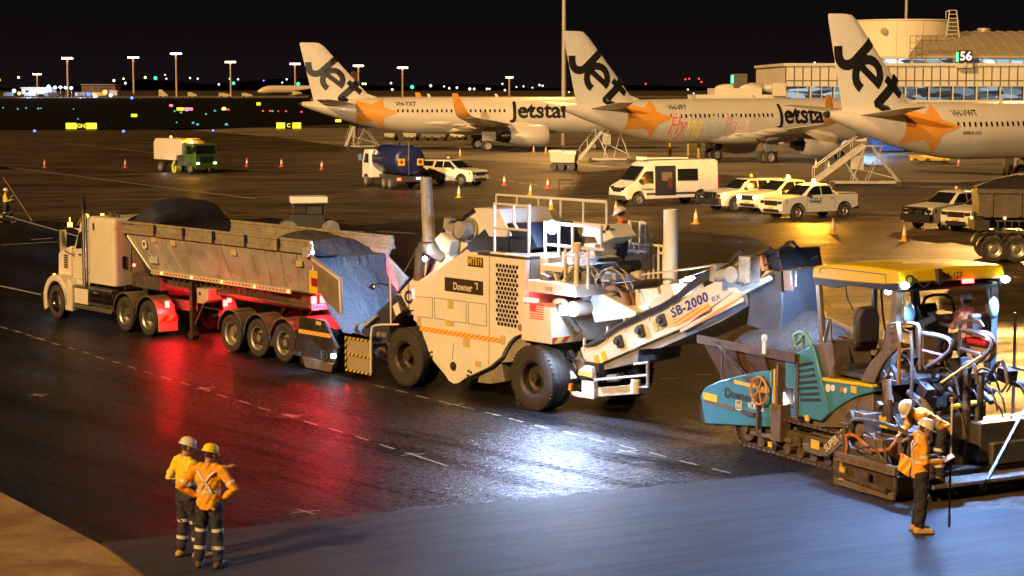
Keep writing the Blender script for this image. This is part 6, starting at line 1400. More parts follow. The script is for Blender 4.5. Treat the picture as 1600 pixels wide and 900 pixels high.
# worker at the right with a tablet and staff
gr = G(1436, 832, .045)
hR = math.radians(-92)
tR = person('worker in orange shirt and white hard hat reading a tablet in front of the screed', gr, hR, pose(look=(.1, 1, -.55), head=(0, .07, 1.62), neck=(0, .02, 1.50), 
    Lel=(-.24, .02, 1.13), Lwr=(-.12, .30, 1.15), Rel=(.25, .02, 1.13), Rwr=(.10, .32, 1.13), Lhand=(-.05, .38, 1.16), Rhand=(.03, .40, 1.15), Lan=(-.10, -.04, .10), Ltoe=(-.12, .12, .045)),
    shirt=HIVO, boots=TANB, trous=M('black_cloth', (.02, .018, .02), .8, bump=.4, bscale=9), helmet=(.74, .72, .67), z=.045, cross=True, tape=True, legs=False)
# staff and tablet
def inw(o, p): return o.matrix_basis @ Vector(p)
bpy.context.view_layer.update()
def loose(name, b, mat, label, cat, like=None, loc=None, rz=0, **k):
    o = part(name, b, mat, None, **k)
    if like is not None: o.location = like.location; o.rotation_euler = like.rotation_euler; o.scale = like.scale
    elif loc is not None: o.location = loc; o.rotation_euler = (0, 0, rz)
    return tag(o, label, cat)
b = MB(); b.rb((0, .42, 1.17), (.26, .18, .012), (.5, 0, 0)); loose('tablet', b, M('tablet_white', (.7, .72, .75), .3), 'white tablet held in both hands by the worker at the screed', 'tablet', like=tR, bev=.004)
gs = G(1483, 823, .045); zt_s = AT(1488, 622, gs[1])[2]
sf = thing('survey_staff', 'tall slim survey staff with brass top standing upright on the fresh asphalt', 'survey staff', loc=(gs[0], gs[1], .045))
b = MB(); b.cyl((0, 0, .0), (.0, 0, .22), .022); part('foot', b, M('staff_white', (.7, .62, .5), .4), sf)
b = MB(); b.cyl((0, 0, .22), (.0, 0, 1.15), .016); part('lower_rod', b, BLACKP, sf)
b = MB(); b.cyl((0, 0, 1.15), (.0, 0, 1.98), .015); part('upper_rod', b, MATS['staff_white'], sf)
b = MB(); b.cyl((0, 0, 1.98), (.0, 0, 2.04), .04); part('prism_head', b, M('brass', (.5, .22, .08), .3, .5), sf)
# bending worker on the plank
q = PV.W(3.45, -1.25); 
person('worker bending over the screed in orange shirt and white hard hat', q, math.radians(120-61.5+90-40), pose(pelvis=(0, -.05, .93), chest=(0, .27, 1.13), neck=(0, .43, 1.20), head=(0, .55, 1.26), look=(0, .7, -1), Lsh=(-.19, .37, 1.17), Rsh=(.19, .37, 1.17), Lel=(-.24, .42, .90), Rel=(.24, .42, .90), Lwr=(-.16, .60, .80), Rwr=(.16, .60, .80), Lhip=(-.095, -.05, .89), Rhip=(.095, -.05, .89)),
    shirt=HIVO, boots=BRNB, helmet=(.74, .70, .62), z=.32, cross=False)
# paver operator, seated
sz = zp
q = PV.W(1.92, .75)
person('paver operator in peach shirt and pale cap sitting on the far seat under the canopy', q, PV.a+math.radians(90)+math.radians(8), pose(pelvis=(0, 0, .58), chest=(0, .02, .92), neck=(0, .03, 1.10), head=(0, .05, 1.24), Lsh=(-.19, .02, 1.03), Rsh=(.19, .02, 1.03), Lel=(-.24, .12, .78), Rel=(.24, .12, .78), Lwr=(-.20, .36, .80), Rwr=(.20, .36, .80),
    Lhip=(-.10, .05, .53), Rhip=(.10, .05, .53), Lkn=(-.15, .48, .55), Rkn=(.15, .48, .55), Lan=(-.15, .58, .13), Ran=(.15, .58, .13), Ltoe=(-.15, .73, .07), Rtoe=(.15, .73, .07), sleeve=.35),
    shirt=M('peach_shirt', (.75, .42, .25), .75, var=.2, bump=.5, bscale=9), lower=NAVY, split=.02, boots=TANB, helmet=(.55, .55, .52), cap=True, z=sz, tape=False, cross=False)
# operator on the transfer vehicle
q = MV.p3(*z6(660, 600), .35); qq = MV.W(q[0], .35); zf0 = MV.P(*z6(655, 100), .35)[1]-1.82
person('worker in orange shirt and pale hard hat standing at the console of the white machine', qq, MV.a+math.radians(90+35), pose(look=(.1, 1, -.4), head=(0, .05, 1.63), Lel=(-.25, .0, 1.15), Rel=(.25, .0, 1.15), Lwr=(-.2, .25, 1.08), Rwr=(.2, .25, 1.08), sleeve=.3),
    shirt=M('orange_shirt', (.78, .22, .05), .75, var=.2, bump=.5, bscale=9), lower=NAVY, split=.12, helmet=(.62, .55, .45), ears=True, z=zf0, tape=True, cross=False)
# walking surveyor at the far left
gl = G(10, 349)
tw = person('distant worker in yellow shirt walking with a long pole at the left edge', gl, math.radians(-80), pose(Lel=(-.2, .12, 1.2), Lwr=(-.05, .3, 1.35), Rel=(.2, .1, 1.15), Rwr=(.1, .32, 1.2), Lkn=(-.1, .25, .52), Lan=(-.12, .30, .12), Ltoe=(-.12, .46, .06), Rkn=(.1, -.05, .50), Ran=(.12, -.36, .16), Rtoe=(.12, -.24, .05)),
    shirt=HIVY, lower=NAVY, split=.12, boots=BRNB, vox=.018, cross=False)
b = MB(); b.cyl((.05, -.1, 2.35), (.05, 1.28, .12), .02); b.cyl((.05, 1.18, .28), (.05, 1.28, .1), .035); loose('survey_pole', b, M('pole_tan', (.35, .22, .12), .5), 'long thin survey pole carried by the distant yellow-shirted surveyor', 'survey pole', like=tw)
# ================================================================ SERVICE VEHICLES
VW = M('ute_white', (.74, .72, .66), .3, var=.05, scale=1, dirt=(.35, .28, .18), damt=.06, coat=.5)
RIMV = M('ute_rim', (.45, .43, .38), .35, .7, var=.15)
def arcpts(cx, cz, r, a0, a1, n=10): return [(cx+r*math.cos(math.radians(a0+(a1-a0)*i/n)), cz+r*math.sin(math.radians(a0+(a1-a0)*i/n))) for i in range(n+1)]
def house(b, sec, yw):
    """greenhouse: sec = list of (x, z, half width)"""
    pass
def ute(label, loc, rz, lights=False, canopy=False, bullbar=False, beacon=None, stripe=None, group='white service utes parked on the apron', logo=True):
    t = thing('service_ute', label, 'ute', loc=(loc[0], loc[1], 0), rz=rz, group=group)
    fa, ra, wr = 1.63, -1.64, .38
    low = [(-2.62, .55), (-2.0, .50)]
    low = [(-2.62, .62)]+[(ra-.46, .45)]+arcpts(ra, .40, .46, 180, 0)+[(ra+.46, .38), (fa-.46, .38)]+arcpts(fa, .40, .46, 180, 0)+[(fa+.46, .34), (2.55, .34), (2.68, .5), (2.68, .88), (2.60, 1.06), (2.45, 1.12), (1.35, 1.22), (.95, 1.26), (-1.0, 1.26), (-2.62, 1.24)]
    b = MB(); b.prism(low, -.90, .90); body = part('body', b, VW, t, bev=.05)
    b = MB(); rings = []
    belt = [(1.15, 1.22), (-1.0, 1.24)]; 
    if canopy: top = [(.35, 1.80), (-2.35, 1.82)]; belt = [(1.15, 1.22), (-2.58, 1.24)]
    else: top = [(.35, 1.80), (-.78, 1.80)]
    for (k, zz) in ((0, 1.2), (.06, 1.25), (.93, 1.77), (1, 1.80)):
        x0 = belt[1][0]+(top[1][0]-belt[1][0])*k; x1 = belt[0][0]+(top[0][0]-belt[0][0])*k; w_ = .86-.16*k-(.06 if k == 1 else 0); xx0 = x0+(.08 if k == 1 else 0); xx1 = x1-(.1 if k == 1 else 0)
        rings.append([(xx0, -w_, zz), (xx1-.12, -w_, zz), (xx1, -w_*.8, zz), (xx1+.03, 0, zz), (xx1, w_*.8, zz), (xx1-.12, w_, zz), (xx0, w_, zz)])
    b.loft(rings); cabn = part('cabin', b, VW, t, bev=.03)
    def wpt(x, z, s, o=.012): k = (z-1.22)/.58; return (x, s*(.86-.16*k+o), z)
    for s in (-1, 1):
        for q in (((.98, 1.27), (.42, 1.70), (-.02, 1.72), (-.02, 1.27)), ((-.10, 1.27), (-.10, 1.72), (-.72, 1.70), (-.88, 1.27)))+((((-1.05, 1.35), (-.95, 1.70), (-2.2, 1.70), (-2.35, 1.35)),) if canopy else ()):
            b = MB(); b.loft([[wpt(x, z, s) for x, z in q], [wpt(x, z, s, -.02) for x, z in q]]); part('side_window', b, GLASS, cabn)
        b = MB(); b.rb((.95, s*1.0, 1.28), (.12, .2, .15)); part('mirror', b, BLACKP, cabn, bev=.02)
        for x in (.35, -.75): b = MB(); b.bx(x-.1, x+.1, *sorted((s*.90, s*.925)), 1.08, 1.11); part('door_handle', b, BLACKP, body)
        b = MB(); 
        for x in (.98, -.06, -.98): b.bx(x-.006, x+.006, *sorted((s*.895, s*.904)), .5, 1.22)
        part('door_seam', b, BLACKP, body)
        for cx in (fa, ra):
            b = MB(); b.prism(arcpts(cx, .40, .50, 178, 2)+arcpts(cx, .40, .45, 2, 178), *sorted((s*.86, s*.93))); part('wheel_arch', b, M('arch_grey', (.06, .055, .05), .6), body)
        b = MB(); b.loft([[(2.69, s*.52, .82), (2.69, s*.86, .84), (2.69, s*.86, 1.0), (2.69, s*.52, .98)], [(2.52, s*.52, .82), (2.40, s*.91, .84), (2.35, s*.91, 1.02), (2.5, s*.52, 1.02)]]); part('headlight', b, EM('headlight_on', (.85, .93, 1), 14) if lights else CHROME, t)
        b = MB(); b.bx(-2.66, -2.60, *sorted((s*.78, s*.91)), .80, 1.20); part('tail_light', b, REDM, t)
        for cx in (fa, ra): wheel(t, cx, s*.79, wr, wr, .26, RIMV, side=s, dish=.15, holes=6, tread=False)
    b = MB(); 
    b.loft([[(1.12, -.66, 1.27), (1.14, .66, 1.27), (.42, .56, 1.74), (.40, -.56, 1.74)], [(1.17, -.66, 1.28), (1.19, .66, 1.28), (.47, .56, 1.75), (.45, -.56, 1.75)]]); part('windscreen', b, GLASS, cabn)
    if not canopy: b = MB(); b.loft([[(-1.00, -.6, 1.30), (-1.0, .6, 1.30), (-.83, .55, 1.68), (-.83, -.55, 1.68)], [(-1.02, -.6, 1.30), (-1.02, .6, 1.30), (-.85, .55, 1.68), (-.85, -.55, 1.68)]]); part('rear_window', b, GLASS, cabn); b = MB(); b.bx(-2.5, -1.1, -.76, .76, 1.2, 1.27); part('tub', b, BLACKP, t); b = MB(); b.tube([(-1.1, -.8, 1.3), (-1.1, -.8, 1.36), (-2.4, -.8, 1.32), (-2.5, -.8, 1.28)], .025); b.tube([(-1.1, .8, 1.3), (-1.1, .8, 1.36), (-2.4, .8, 1.32), (-2.5, .8, 1.28)], .025); part('tub_rail', b, VW, t)
    b = MB(); b.bx(2.66, 2.70, -.50, .50, .74, 1.00); 
    gr = part('grille', b, BLACKP, t, bev=.02); b = MB()
    for k in range(3): b.bx(2.70, 2.712, -.48, .48, .79+k*.07, .80+k*.07)
    b.bx(2.70, 2.72, -.08, .08, .83, .91); part('grille_bar', b, CHROME, gr)
    b = MB(); b.bx(2.67, 2.70, -.6, .6, .42, .56); part('lower_intake', b, BLACKP, t); b = MB(); b.bx(2.70, 2.715, -.2, .2, .58, .68); part('number_plate', b, YEL, t)
    b = MB(); b.bx(-2.75, -2.6, -.85, .85, .45, .58); part('rear_bumper', b, BLACKP, t)
    if bullbar:
        b = MB(); b.bx(2.66, 2.85, -.92, .92, .45, .78); b.tube([(2.8, -.8, .7), (2.85, -.75, 1.08), (2.85, .75, 1.08), (2.8, .8, .7)], .04); b.tube([(2.85, -.4, .7), (2.85, -.4, 1.08)], .035); b.tube([(2.85, .4, .7), (2.85, .4, 1.08)], .035); part('bull_bar', b, BLACKP, t, bev=.02)
        for s in (-1, 1): b = MB(); b.cyl((2.86, s*.25, .9), (2.93, s*.25, .9), .11); part('spot_lamp', b, CHROME, t)
    if logo:
        for s in (-1,): txt('Downer', .24, BLKT, body, (.42*1, s*.908, .93), (math.pi/2, 0, 0), off=.003)
        txt('Downer', .24, BLKT, body, (.42, .908, .93), (math.pi/2, 0, math.pi), off=.003)
        b = MB(); b.prism([(-.02, 1.10), (.10, 1.10), (.10, .92), (.06, .92), (.06, 1.06), (-.02, 1.06)], .902, .91); part('logo_mark', b, BLKT, body)
    if stripe:
        b = MB(); 
        for s in (-1, 1): b.prism([(1.9, 1.02), (1.9, 1.10), (-.9, 1.10), (-.9, 1.02)], *sorted((s*.899, s*.905)))
        part('reflective_stripe', b, M('lime_tape', (.6, .75, .05), .4), body)
    if beacon is not None:
        b = MB(); b.bx(-.35, -.15, -.45, .45, 1.84, 1.88); b.cyl((-.25, -.4, 1.8), (-.25, -.4, 1.85), .02); b.cyl((-.25, .4, 1.8), (-.25, .4, 1.85), .02); part('light_bar', b, BLACKP, t)
        b = MB(); b.cyl((-.25, 0, 1.88), (-.25, 0, 2.02), .10, .08); part('beacon', b, EM('beacon_on', (1, .5, .06), 60) if beacon else MATS['beacon_off'], t)
        if beacon: lamp('beacon_light', (-.25, 0, 2.16), 3500*beacon, (1, .42, .03), t, size=.15)
    if lights:
        for s in (-1, 1): lamp('headlight_beam', (2.8, s*.7, .9), 130, (.8, .9, 1), t, kind='SPOT', size=.06, aim=(12, s*.9, 0), spot=60)
    return t
def fwd(deg): return math.radians(deg)
# group of three beside the van; headings measured from wheel contacts
gR = [G(1245, 343), G(1321, 341)]; hd = math.atan2(gR[0][1]-gR[1][1]-1.1, gR[0][0]-gR[1][0])
def place(px_front, px_rear, off=.8, side=1, wb=3.27, fa=1.63):
    a, c = Vector(G(*px_front)[:2]), Vector(G(*px_rear)[:2]); return a, c
HU = math.radians(180+33)
def at_front_wheel(u, v, h, near=1, fa=1.63, hw=.85):
    """origin of a vehicle whose camera-side front wheel touches the ground at (u, v)"""
    x, y, _ = G(u, v); c_, s_ = math.cos(h), math.sin(h); ly = near*hw
    return (x-(fa*c_-ly*s_), y-(fa*s_+ly*c_))
ute('white twin-cab ute with lit amber beacon and company lettering, nearest of the parked row', at_front_wheel(1245, 343.5, HU), HU, beacon=1)
ute('white twin-cab ute with its headlights on, behind the ute with lit amber beacon', at_front_wheel(1206, 334, HU), HU, lights=True, beacon=.12)
ute('white canopied ute with bull bar standing beside the tall white van', at_front_wheel(1148, 331, HU), HU, bullbar=True, canopy=True, beacon=0, stripe=True, logo=False)
HC = math.radians(-38)
ute('white canopied ute standing alone to the right of the blue tanker', at_front_wheel(721, 291, HC, near=-1), HC, canopy=True, beacon=0, logo=False)
HE = math.radians(180+38)
ute('white bull-bar ute with lime stripe parked by the tipper at the right edge', at_front_wheel(1476, 359, HE), HE, bullbar=True, stripe=True, beacon=0, logo=False)
ute('white ute mostly hidden behind the dark tipper at the right edge', at_front_wheel(1537, 364, HE), HE, logo=False, beacon=None)
# ---- van
HV = math.radians(180+27)
def van():
    x, y = at_front_wheel(997, 322, HV, fa=2.1, hw=.88)
    t = thing('panel_van', 'tall white high-roof van with its dark side door slid open', 'van', loc=(x, y, 0), rz=HV)
    fa, ra = 2.1, -2.2
    low = [(-3.35, .45)]+arcpts(ra, .42, .46, 180, 0)+[(fa-.48, .38)]+arcpts(fa, .42, .46, 180, 0)+[(2.9, .36), (3.02, .55), (2.98, 1.05), (2.75, 1.22), (2.2, 1.48), (1.45, 2.42), (1.1, 2.62), (-3.2, 2.66), (-3.38, 2.55), (-3.4, .6)]
    b = MB(); rings = []
    for yv, ins in ((-.99, 1), (-.97, .3), (.97, .3), (.99, 1)): pass
    n = len(low); b.add([], [])
    def sq(x, z, y): # tumblehome above the belt
        return (x, y*(1-.10*max(0, (z-1.2)/1.4)), z)
    vs = [sq(x, z, -.99) for x, z in low]+[sq(x, z, .99) for x, z in low]
    b.add(vs, [(i, n+i, n+(i+1) % n, (i+1) % n) for i in range(n)]+[tuple(range(n)), tuple(range(2*n-1, n-1, -1))]); body = part('body', b, VW, t, bev=.07)
    s = 1
    yo = lambda z, o=.012: s*(.99*(1-.10*max(0, (z-1.2)/1.4))+o)
    def pan(name, q, m_, par, o=.012, s_=1):
        b = MB(); b.loft([[(x, s_*yo(z, o), z) for x, z in q], [(x, s_*yo(z, -.03), z) for x, z in q]]); return part(name, b, m_, par)
    for s_ in (1, -1):
        pan('front_window', [(2.15, 1.42), (1.72, 1.95), (1.55, 2.02), (1.12, 2.02), (1.12, 1.30), (1.9, 1.30)], GLASS, body, s_=s_)
        pan('side_window', [(-.55, 1.42), (-.55, 2.12), (-1.95, 2.12), (-1.95, 1.42)], GLASS, body, s_=s_)
        pan('side_moulding', [(1.6, .62), (1.6, .76), (-3.3, .76), (-3.3, .62)], M('arch_grey'), body, o=.008, s_=s_)
    pan('doorway', [(1.0, .58), (1.0, 2.32), (-.42, 2.32), (-.42, .58)], M('van_interior', (.012, .014, .03), .7), body, o=.016)
    pan('seat_window', [(.55, 1.45), (.55, 1.95), (-.15, 1.95), (-.15, 1.45)], M('inner_window', (.16, .13, .09), .5), body, o=.022)
    pan('seat_back', [(.1, 1.0), (.12, 1.62), (-.12, 1.62), (-.18, 1.0)], M('seat_red', (.10, .02, .015), .7), body, o=.03)
    b = MB(); b.loft([[(2.36, -.78, 1.50), (2.36, .78, 1.50), (1.68, .72, 2.30), (1.68, -.72, 2.30)], [(2.30, -.78, 1.46), (2.30, .78, 1.46), (1.62, .72, 2.26), (1.62, -.72, 2.26)]]); part('windscreen', b, GLASS, body)
    b = MB(); b.bx(2.98, 3.06, -.45, .45, .82, 1.08); part('grille', b, BLACKP, t, bev=.02); b = MB(); b.bx(2.7, 3.07, -.97, .97, .35, .62); part('bumper', b, M('arch_grey'), t, bev=.05)
    for s_ in (-1, 1):
        b = MB(); b.loft([[(3.03, s_*.5, .92), (2.98, s_*.82, .94), (2.98, s_*.82, 1.12), (3.0, s_*.5, 1.08)], [(2.85, s_*.5, .92), (2.6, s_*.96, .98), (2.6, s_*.96, 1.2), (2.8, s_*.5, 1.15)]]); part('headlight', b, CHROME, t)
        b = MB(); b.rb((1.95, s_*1.08, 1.42), (.14, .2, .32)); part('mirror', b, BLACKP, body, bev=.03)
        b = MB(); b.bx(-3.42, -3.36, *sorted((s_*.86, s_*.97)), .9, 1.6); part('tail_light', b, REDM, t)
        for cx in (fa, ra): wheel(t, cx, s_*.87, .37, .37, .25, RIMV, side=s_, dish=.2, holes=6, tread=False)
    b = MB(); b.bx(1.2, -1.5, -.5, .6, 2.70, 2.78); b.bx(1.25, 1.5, -.4, .4, 2.66, 2.84); part('roof_rack', b, CREAM, t)
    for x in (-2.9, -1.95): b = MB(); b.ball((x, .86, 2.55), .05); part('marker_lamp', b, EM('small_amber', (1, .5, .15), 4), t)
    txt('Downer', .26, BLKT, body, (1.52, 1.0, .98), (math.pi/2, 0, math.pi), off=.003)
van()
# ---- blue tanker truck, driving away to the left
def tanker():
    h = math.radians(180-66)
    x, y, _ = G(612, 297); t = thing('tanker_truck', 'dark blue tanker truck with white cab and red tail lights, seen from behind', 'truck', loc=(x-.1, y+3.2, 0), rz=h); t.scale = (.92,)*3
    TB = M('tank_blue', (.015, .022, .10), .35, var=.2, coat=.3)
    b = MB(); b.bx(-3.6, 3.2, -.45, .45, .75, 1.0); b.bx(-3.7, -3.5, -1.1, 1.1, .6, 1.0); part('chassis', b, DARKM, t)
    b = MB(); rings = []; n = 22
    for xx, k in ((-3.7, .75), (-3.62, .93), (-3.45, 1.0), (1.3, 1.0), (1.48, .93), (1.56, .7)):
        rings.append([(xx, 1.22*k*math.cos(2*math.pi*j/n), 2.15+1.10*k*math.sin(2*math.pi*j/n)) for j in range(n)])
    b.loft(rings); tk = part('tank', b, TB, t, smooth=60)
    b = MB(); b.bx(-3.2, 1.2, -.5, .5, 3.2, 3.3); b.cyl((-1, 0, 3.25), (-1, 0, 3.4), .25); part('top_walkway', b, TB, tk)
    b = MB(); b.bar((-3.72, .15, 1.1), (-3.72, .15, 3.6), .06); part('vent_pipe', b, STEEL, tk)
    for yy in (-.75, .72):
        b = MB(); b.rb((-3.72, yy, 2.05), (.02, .5, .5), (0, .0, 0)); p_ = part('placard', b, YEL, tk); b = MB(); b.rb((-3.735, yy, 2.05), (.02, .26, .26), (.78, 0, 0)); part('placard_symbol', b, REDM, p_)
    b = MB(); b.prism([(1.0, 2.2), (.6, 2.85), (.2, 2.7), (.6, 2.1)], 1.10, 1.16); part('white_patch', b, WHITE, tk)
    b = MB(); b.prism([(1.75, .7), (1.75, 2.7), (1.95, 2.85), (3.2, 2.8), (3.65, 1.9), (3.7, .6)], -1.15, 1.15); cb = part('cab', b, VW, t, bev=.08)
    for s_ in (-1, 1):
        b = MB(); b.prism([(2.2, 1.8), (2.2, 2.5), (2.95, 2.5), (3.3, 1.8)], *sorted((s_*1.145, s_*1.16))); part('side_window', b, GLASS, cb)
        b = MB(); b.rb((3.6, s_*1.35, 2.2), (.1, .25, .5)); part('mirror', b, M('mirror_blue', (.1, .2, .3), .3), cb)
        for xx in (2.7, -1.2, -2.5): wheel(t, xx, s_*.98, .5, .5, .5, RIMV, side=s_, dish=.3, tread=False)
        b = MB(); b.bx(-3.76, -3.7, *sorted((s_*.8, s_*1.05)), .72, .88); part('tail_light', b, EM('tail_dim', (1, .05, .02), 14), t); lamp('tail_light_glow', (-3.9, s_*.9, .8), 5, (1, .03, .02), t)
    b = MB(); b.bx(-3.78, -3.7, -.75, -.45, .8, .9); part('work_lamp', b, EM('blue_white', (.4, .65, 1), 12), t)
tanker()
# ---- green and white sweeper
def sweeper():
    h = math.radians(-46); x, y, _ = G(285, 271)
    t = thing('street_sweeper', 'green-cabbed road sweeper truck with white hopper body and amber beacon', 'sweeper', loc=(x-.1, y+2.0, 0), rz=h); t.scale = (.92,)*3
    GR = M('cab_green', (.06, .14, .025), .4, var=.1, coat=.3)
    b = MB(); b.prism([(1.45, .6), (1.45, 2.5), (1.7, 2.65), (2.9, 2.6), (3.2, 1.7), (3.25, .6)], -1.15, 1.15); cb = part('cab', b, GR, t, bev=.08)
    b = MB(); b.loft([[(3.18, -1.0, 1.72), (3.18, 1.0, 1.72), (2.95, .98, 2.45), (2.95, -.98, 2.45)], [(3.24, -1.0, 1.72), (3.24, 1.0, 1.72), (3.01, .98, 2.45), (3.01, -.98, 2.45)]]); part('windscreen', b, GLASS, cb)
    for s_ in (-1, 1):
        b = MB(); b.prism([(1.9, 1.7), (1.9, 2.4), (2.6, 2.4), (2.95, 1.7)], *sorted((s_*1.145, s_*1.16))); part('side_window', b, GLASS, cb)
        b = MB(); b.bx(3.24, 3.30, *sorted((s_*.75, s_*1.05)), .82, .98); part('headlight', b, EM('headlight_warm', (1, .9, .65), 5), t)
        b = MB(); b.rb((3.2, s_*1.3, 2.1), (.1, .2, .45)); part('mirror', b, BLACKP, cb)
        for xx in (2.4, -2.2): wheel(t, xx, s_*.98, .48, .48, .4, RIMV, side=s_, dish=.2, tread=False)
    b = MB(); b.bx(3.24, 3.28, -.7, .7, .95, 1.45); part('grille', b, BLACKP, cb); b = MB(); b.bx(3.1, 3.35, -1.15, 1.15, .45, .78); part('bumper', b, GR, t)
    b = MB(); b.prism([(-3.2, 1.1), (-3.2, 2.6), (-2.9, 3.0), (.6, 2.95), (1.2, 2.75), (1.2, 1.6), (.3, 1.5), (.3, 1.1)], -1.18, 1.18); hp_ = part('hopper', b, M('sweeper_white', (.70, .62, .52), .45, var=.15, dirt=(.3, .2, .12), damt=.2), t, bev=.08)
    b = MB(); b.bx(.3, 1.3, -1.0, 1.0, .7, 1.6); b.bx(-3, 3, -.45, .45, .6, .9); part('chassis', b, DARKM, t)
    b = MB(); b.cyl((-.3, -1.0, .3), (-.3, -.4, .3), .35); b.tube([(-.2, -.9, 1.1), (-.3, -1.1, .6), (-.3, -1.0, .3)], .12); part('suction_head', b, M('broom_yellow', (.5, .55, .05), .6), t)
    b = MB(); b.bx(1.3, 1.7, -.9, .9, 2.65, 2.75); b.bx(-.5, 1.2, -.6, .8, 2.95, 3.02); part('roof_panel', b, M('roof_orange', (.6, .3, .04), .5), t)
    b = MB(); b.cyl((1.9, -.6, 2.65), (1.9, -.6, 2.85), .1); part('beacon', b, MATS['beacon_on'], t); lamp('beacon_light', (1.9, -.6, 3.0), 260, (1, .45, .05), t, size=.1)
    b = MB(); b.cyl((-2.9, .5, 3.0), (-2.9, .5, 3.15), .09); part('rear_beacon', b, AMBL, t)
    lamp('sweeping_lamp_light', (-1.2, -1.9, 1.0), 200, (.6, .72, 1), t, kind='SPOT', size=.1, aim=(-14, -4.5, 0), spot=55)
    lamp('sweeping_lamp_light', (-.5, -1.8, .6), 14, (.65, .78, 1), t, size=.1)
sweeper()
# ---- dark tipper at the right edge
def dumper():
    DF = Fr((G(1552, 409)[0]+1.5, G(1552, 409)[1]+.6), math.radians(-7))
    t = thing('tipper_truck', 'dark grey loaded tipper truck with covered load at the right edge', 'truck', DF)
    GB = M('tipper_grey', (.20, .17, .14), .5, .3, var=.2, dirt=(.1, .08, .06), damt=.3)
    P_ = lambda u, v, y=-1.2: DF.P(u, v, y)
    z0, z1_ = P_(1527, 340)[1], P_(1527, 300)[1]; x0 = P_(1527, 340)[0]; x1 = x0+7.5
    b = MB(); b.prism([(x0, z1_), (x0+.1, z0+.1), (x0+.3, z0), (x1, z0), (x1, z1_)], -1.2, 1.2); bd_ = part('tipper_body', b, GB, t, bev=.02)
    b = MB(); b.bx(x0-.05, x1, -1.26, -1.18, z1_-.05, z1_+.12)
    for k in range(7): b.bx(x0+.5+k*1.1, x0+.6+k*1.1, -1.25, -1.2, z0+.05, z1_)
    part('body_rib', b, GB, bd_)
    b = MB(); rr_ = []
    for k in range(11):
        x = x0+.05+(x1-x0)*k/10; h_ = (.0, .35, .52, .55, .5, .56, .5, .52, .5, .5, .5)[k]
        rr_.append([(x, -1.2, z1_+.1), (x, -.7, z1_+.15+h_*.7), (x, 0, z1_+.15+h_), (x, .7, z1_+.15+h_*.7), (x, 1.2, z1_+.1)])
    b.loft(rr_); part('load_cover', b, M('cover_dark', (.025, .02, .018), .7, bump=.5, bscale=6), t, smooth=50)
    b = MB(); b.bx(x0, x1, -.5, .5, z0-.45, z0-.05); b.bx(x0-.1, x0+.5, -1.1, 1.1, z0-.5, z0-.1); part('chassis', b, DARKM, t)
    b = MB(); zz0, zz1 = z0-.55, z0-.12
    b.bar((x0+.7, -1.2, zz1), (x1, -1.2, zz1), .05); b.bar((x0+.7, -1.2, zz0), (x1, -1.2, zz0), .05)
    for k in range(24): b.bar((x0+.8+k*.27, -1.2, zz0), (x0+.8+k*.27, -1.2, zz1), .035)
    part('side_ladder', b, STEEL, t)
    for (u, v) in ((1552, 409), (1588, 413)):
        xx = P_(u, v)[0]
        for s_ in (-1, 1):
            wheel(t, xx, s_*.95, .52, .52, .5, RIMV, side=s_, dish=.35); b = MB(); b.prism(arch(xx, .55, .6, .64, 10, 170), *sorted((s_*1.22, s_*.7))); part('mudguard', b, BLACKP, t)
    xx = P_(1588, 413)[0]+1.35; 
    for s_ in (-1, 1): wheel(t, xx, s_*.95, .52, .52, .5, RIMV, side=s_, dish=.35)
    for u, v in ((1518, 340), (1570, 341)): q = P_(u, v, -1.22); b = MB(); b.ball((q[0], -1.24, q[1]), .06); part('marker_lamp', b, MATS['small_amber'], t)
dumper()
# ---- roller behind the trailer (white-topped dark machine)
x, y, _ = G(480, 374); t = thing('road_roller', 'dark compact roller with pale canopy standing behind the tipper trailer', 'roller', loc=(x, y+.8, 0), rz=math.radians(10))
b = MB(); b.bx(-.85, .85, -.65, .65, 1.62, 1.92); part('canopy', b, M('roller_white', (.62, .58, .52), .5), t, bev=.05)
b = MB(); b.bx(-.9, .7, -.6, .6, .5, 1.1); b.bx(-.1, .6, -.4, .4, 1.1, 1.5)
for sx_, sy_ in ((-1, -1), (1, -1), (-1, 1), (1, 1)): b.bar((sx_*.7, sy_*.5, 1.0), (sx_*.7, sy_*.5, 1.65), .06)
part('body', b, M('roller_black', (.02, .02, .02), .6), t, bev=.03)
for xx in (-.95, .95): b = MB(); b.cyl((xx, -.65, .42), (xx, .65, .42), .42, n=24); part('drum', b, STEEL, t)
# partly visible vehicle at the left edge
x, y, _ = G(-12, 265); ute('pale vehicle cut off by the left edge of the view, near the first cone', (x-3.0, y+2.0), math.radians(-25), canopy=True, logo=False, group=None)
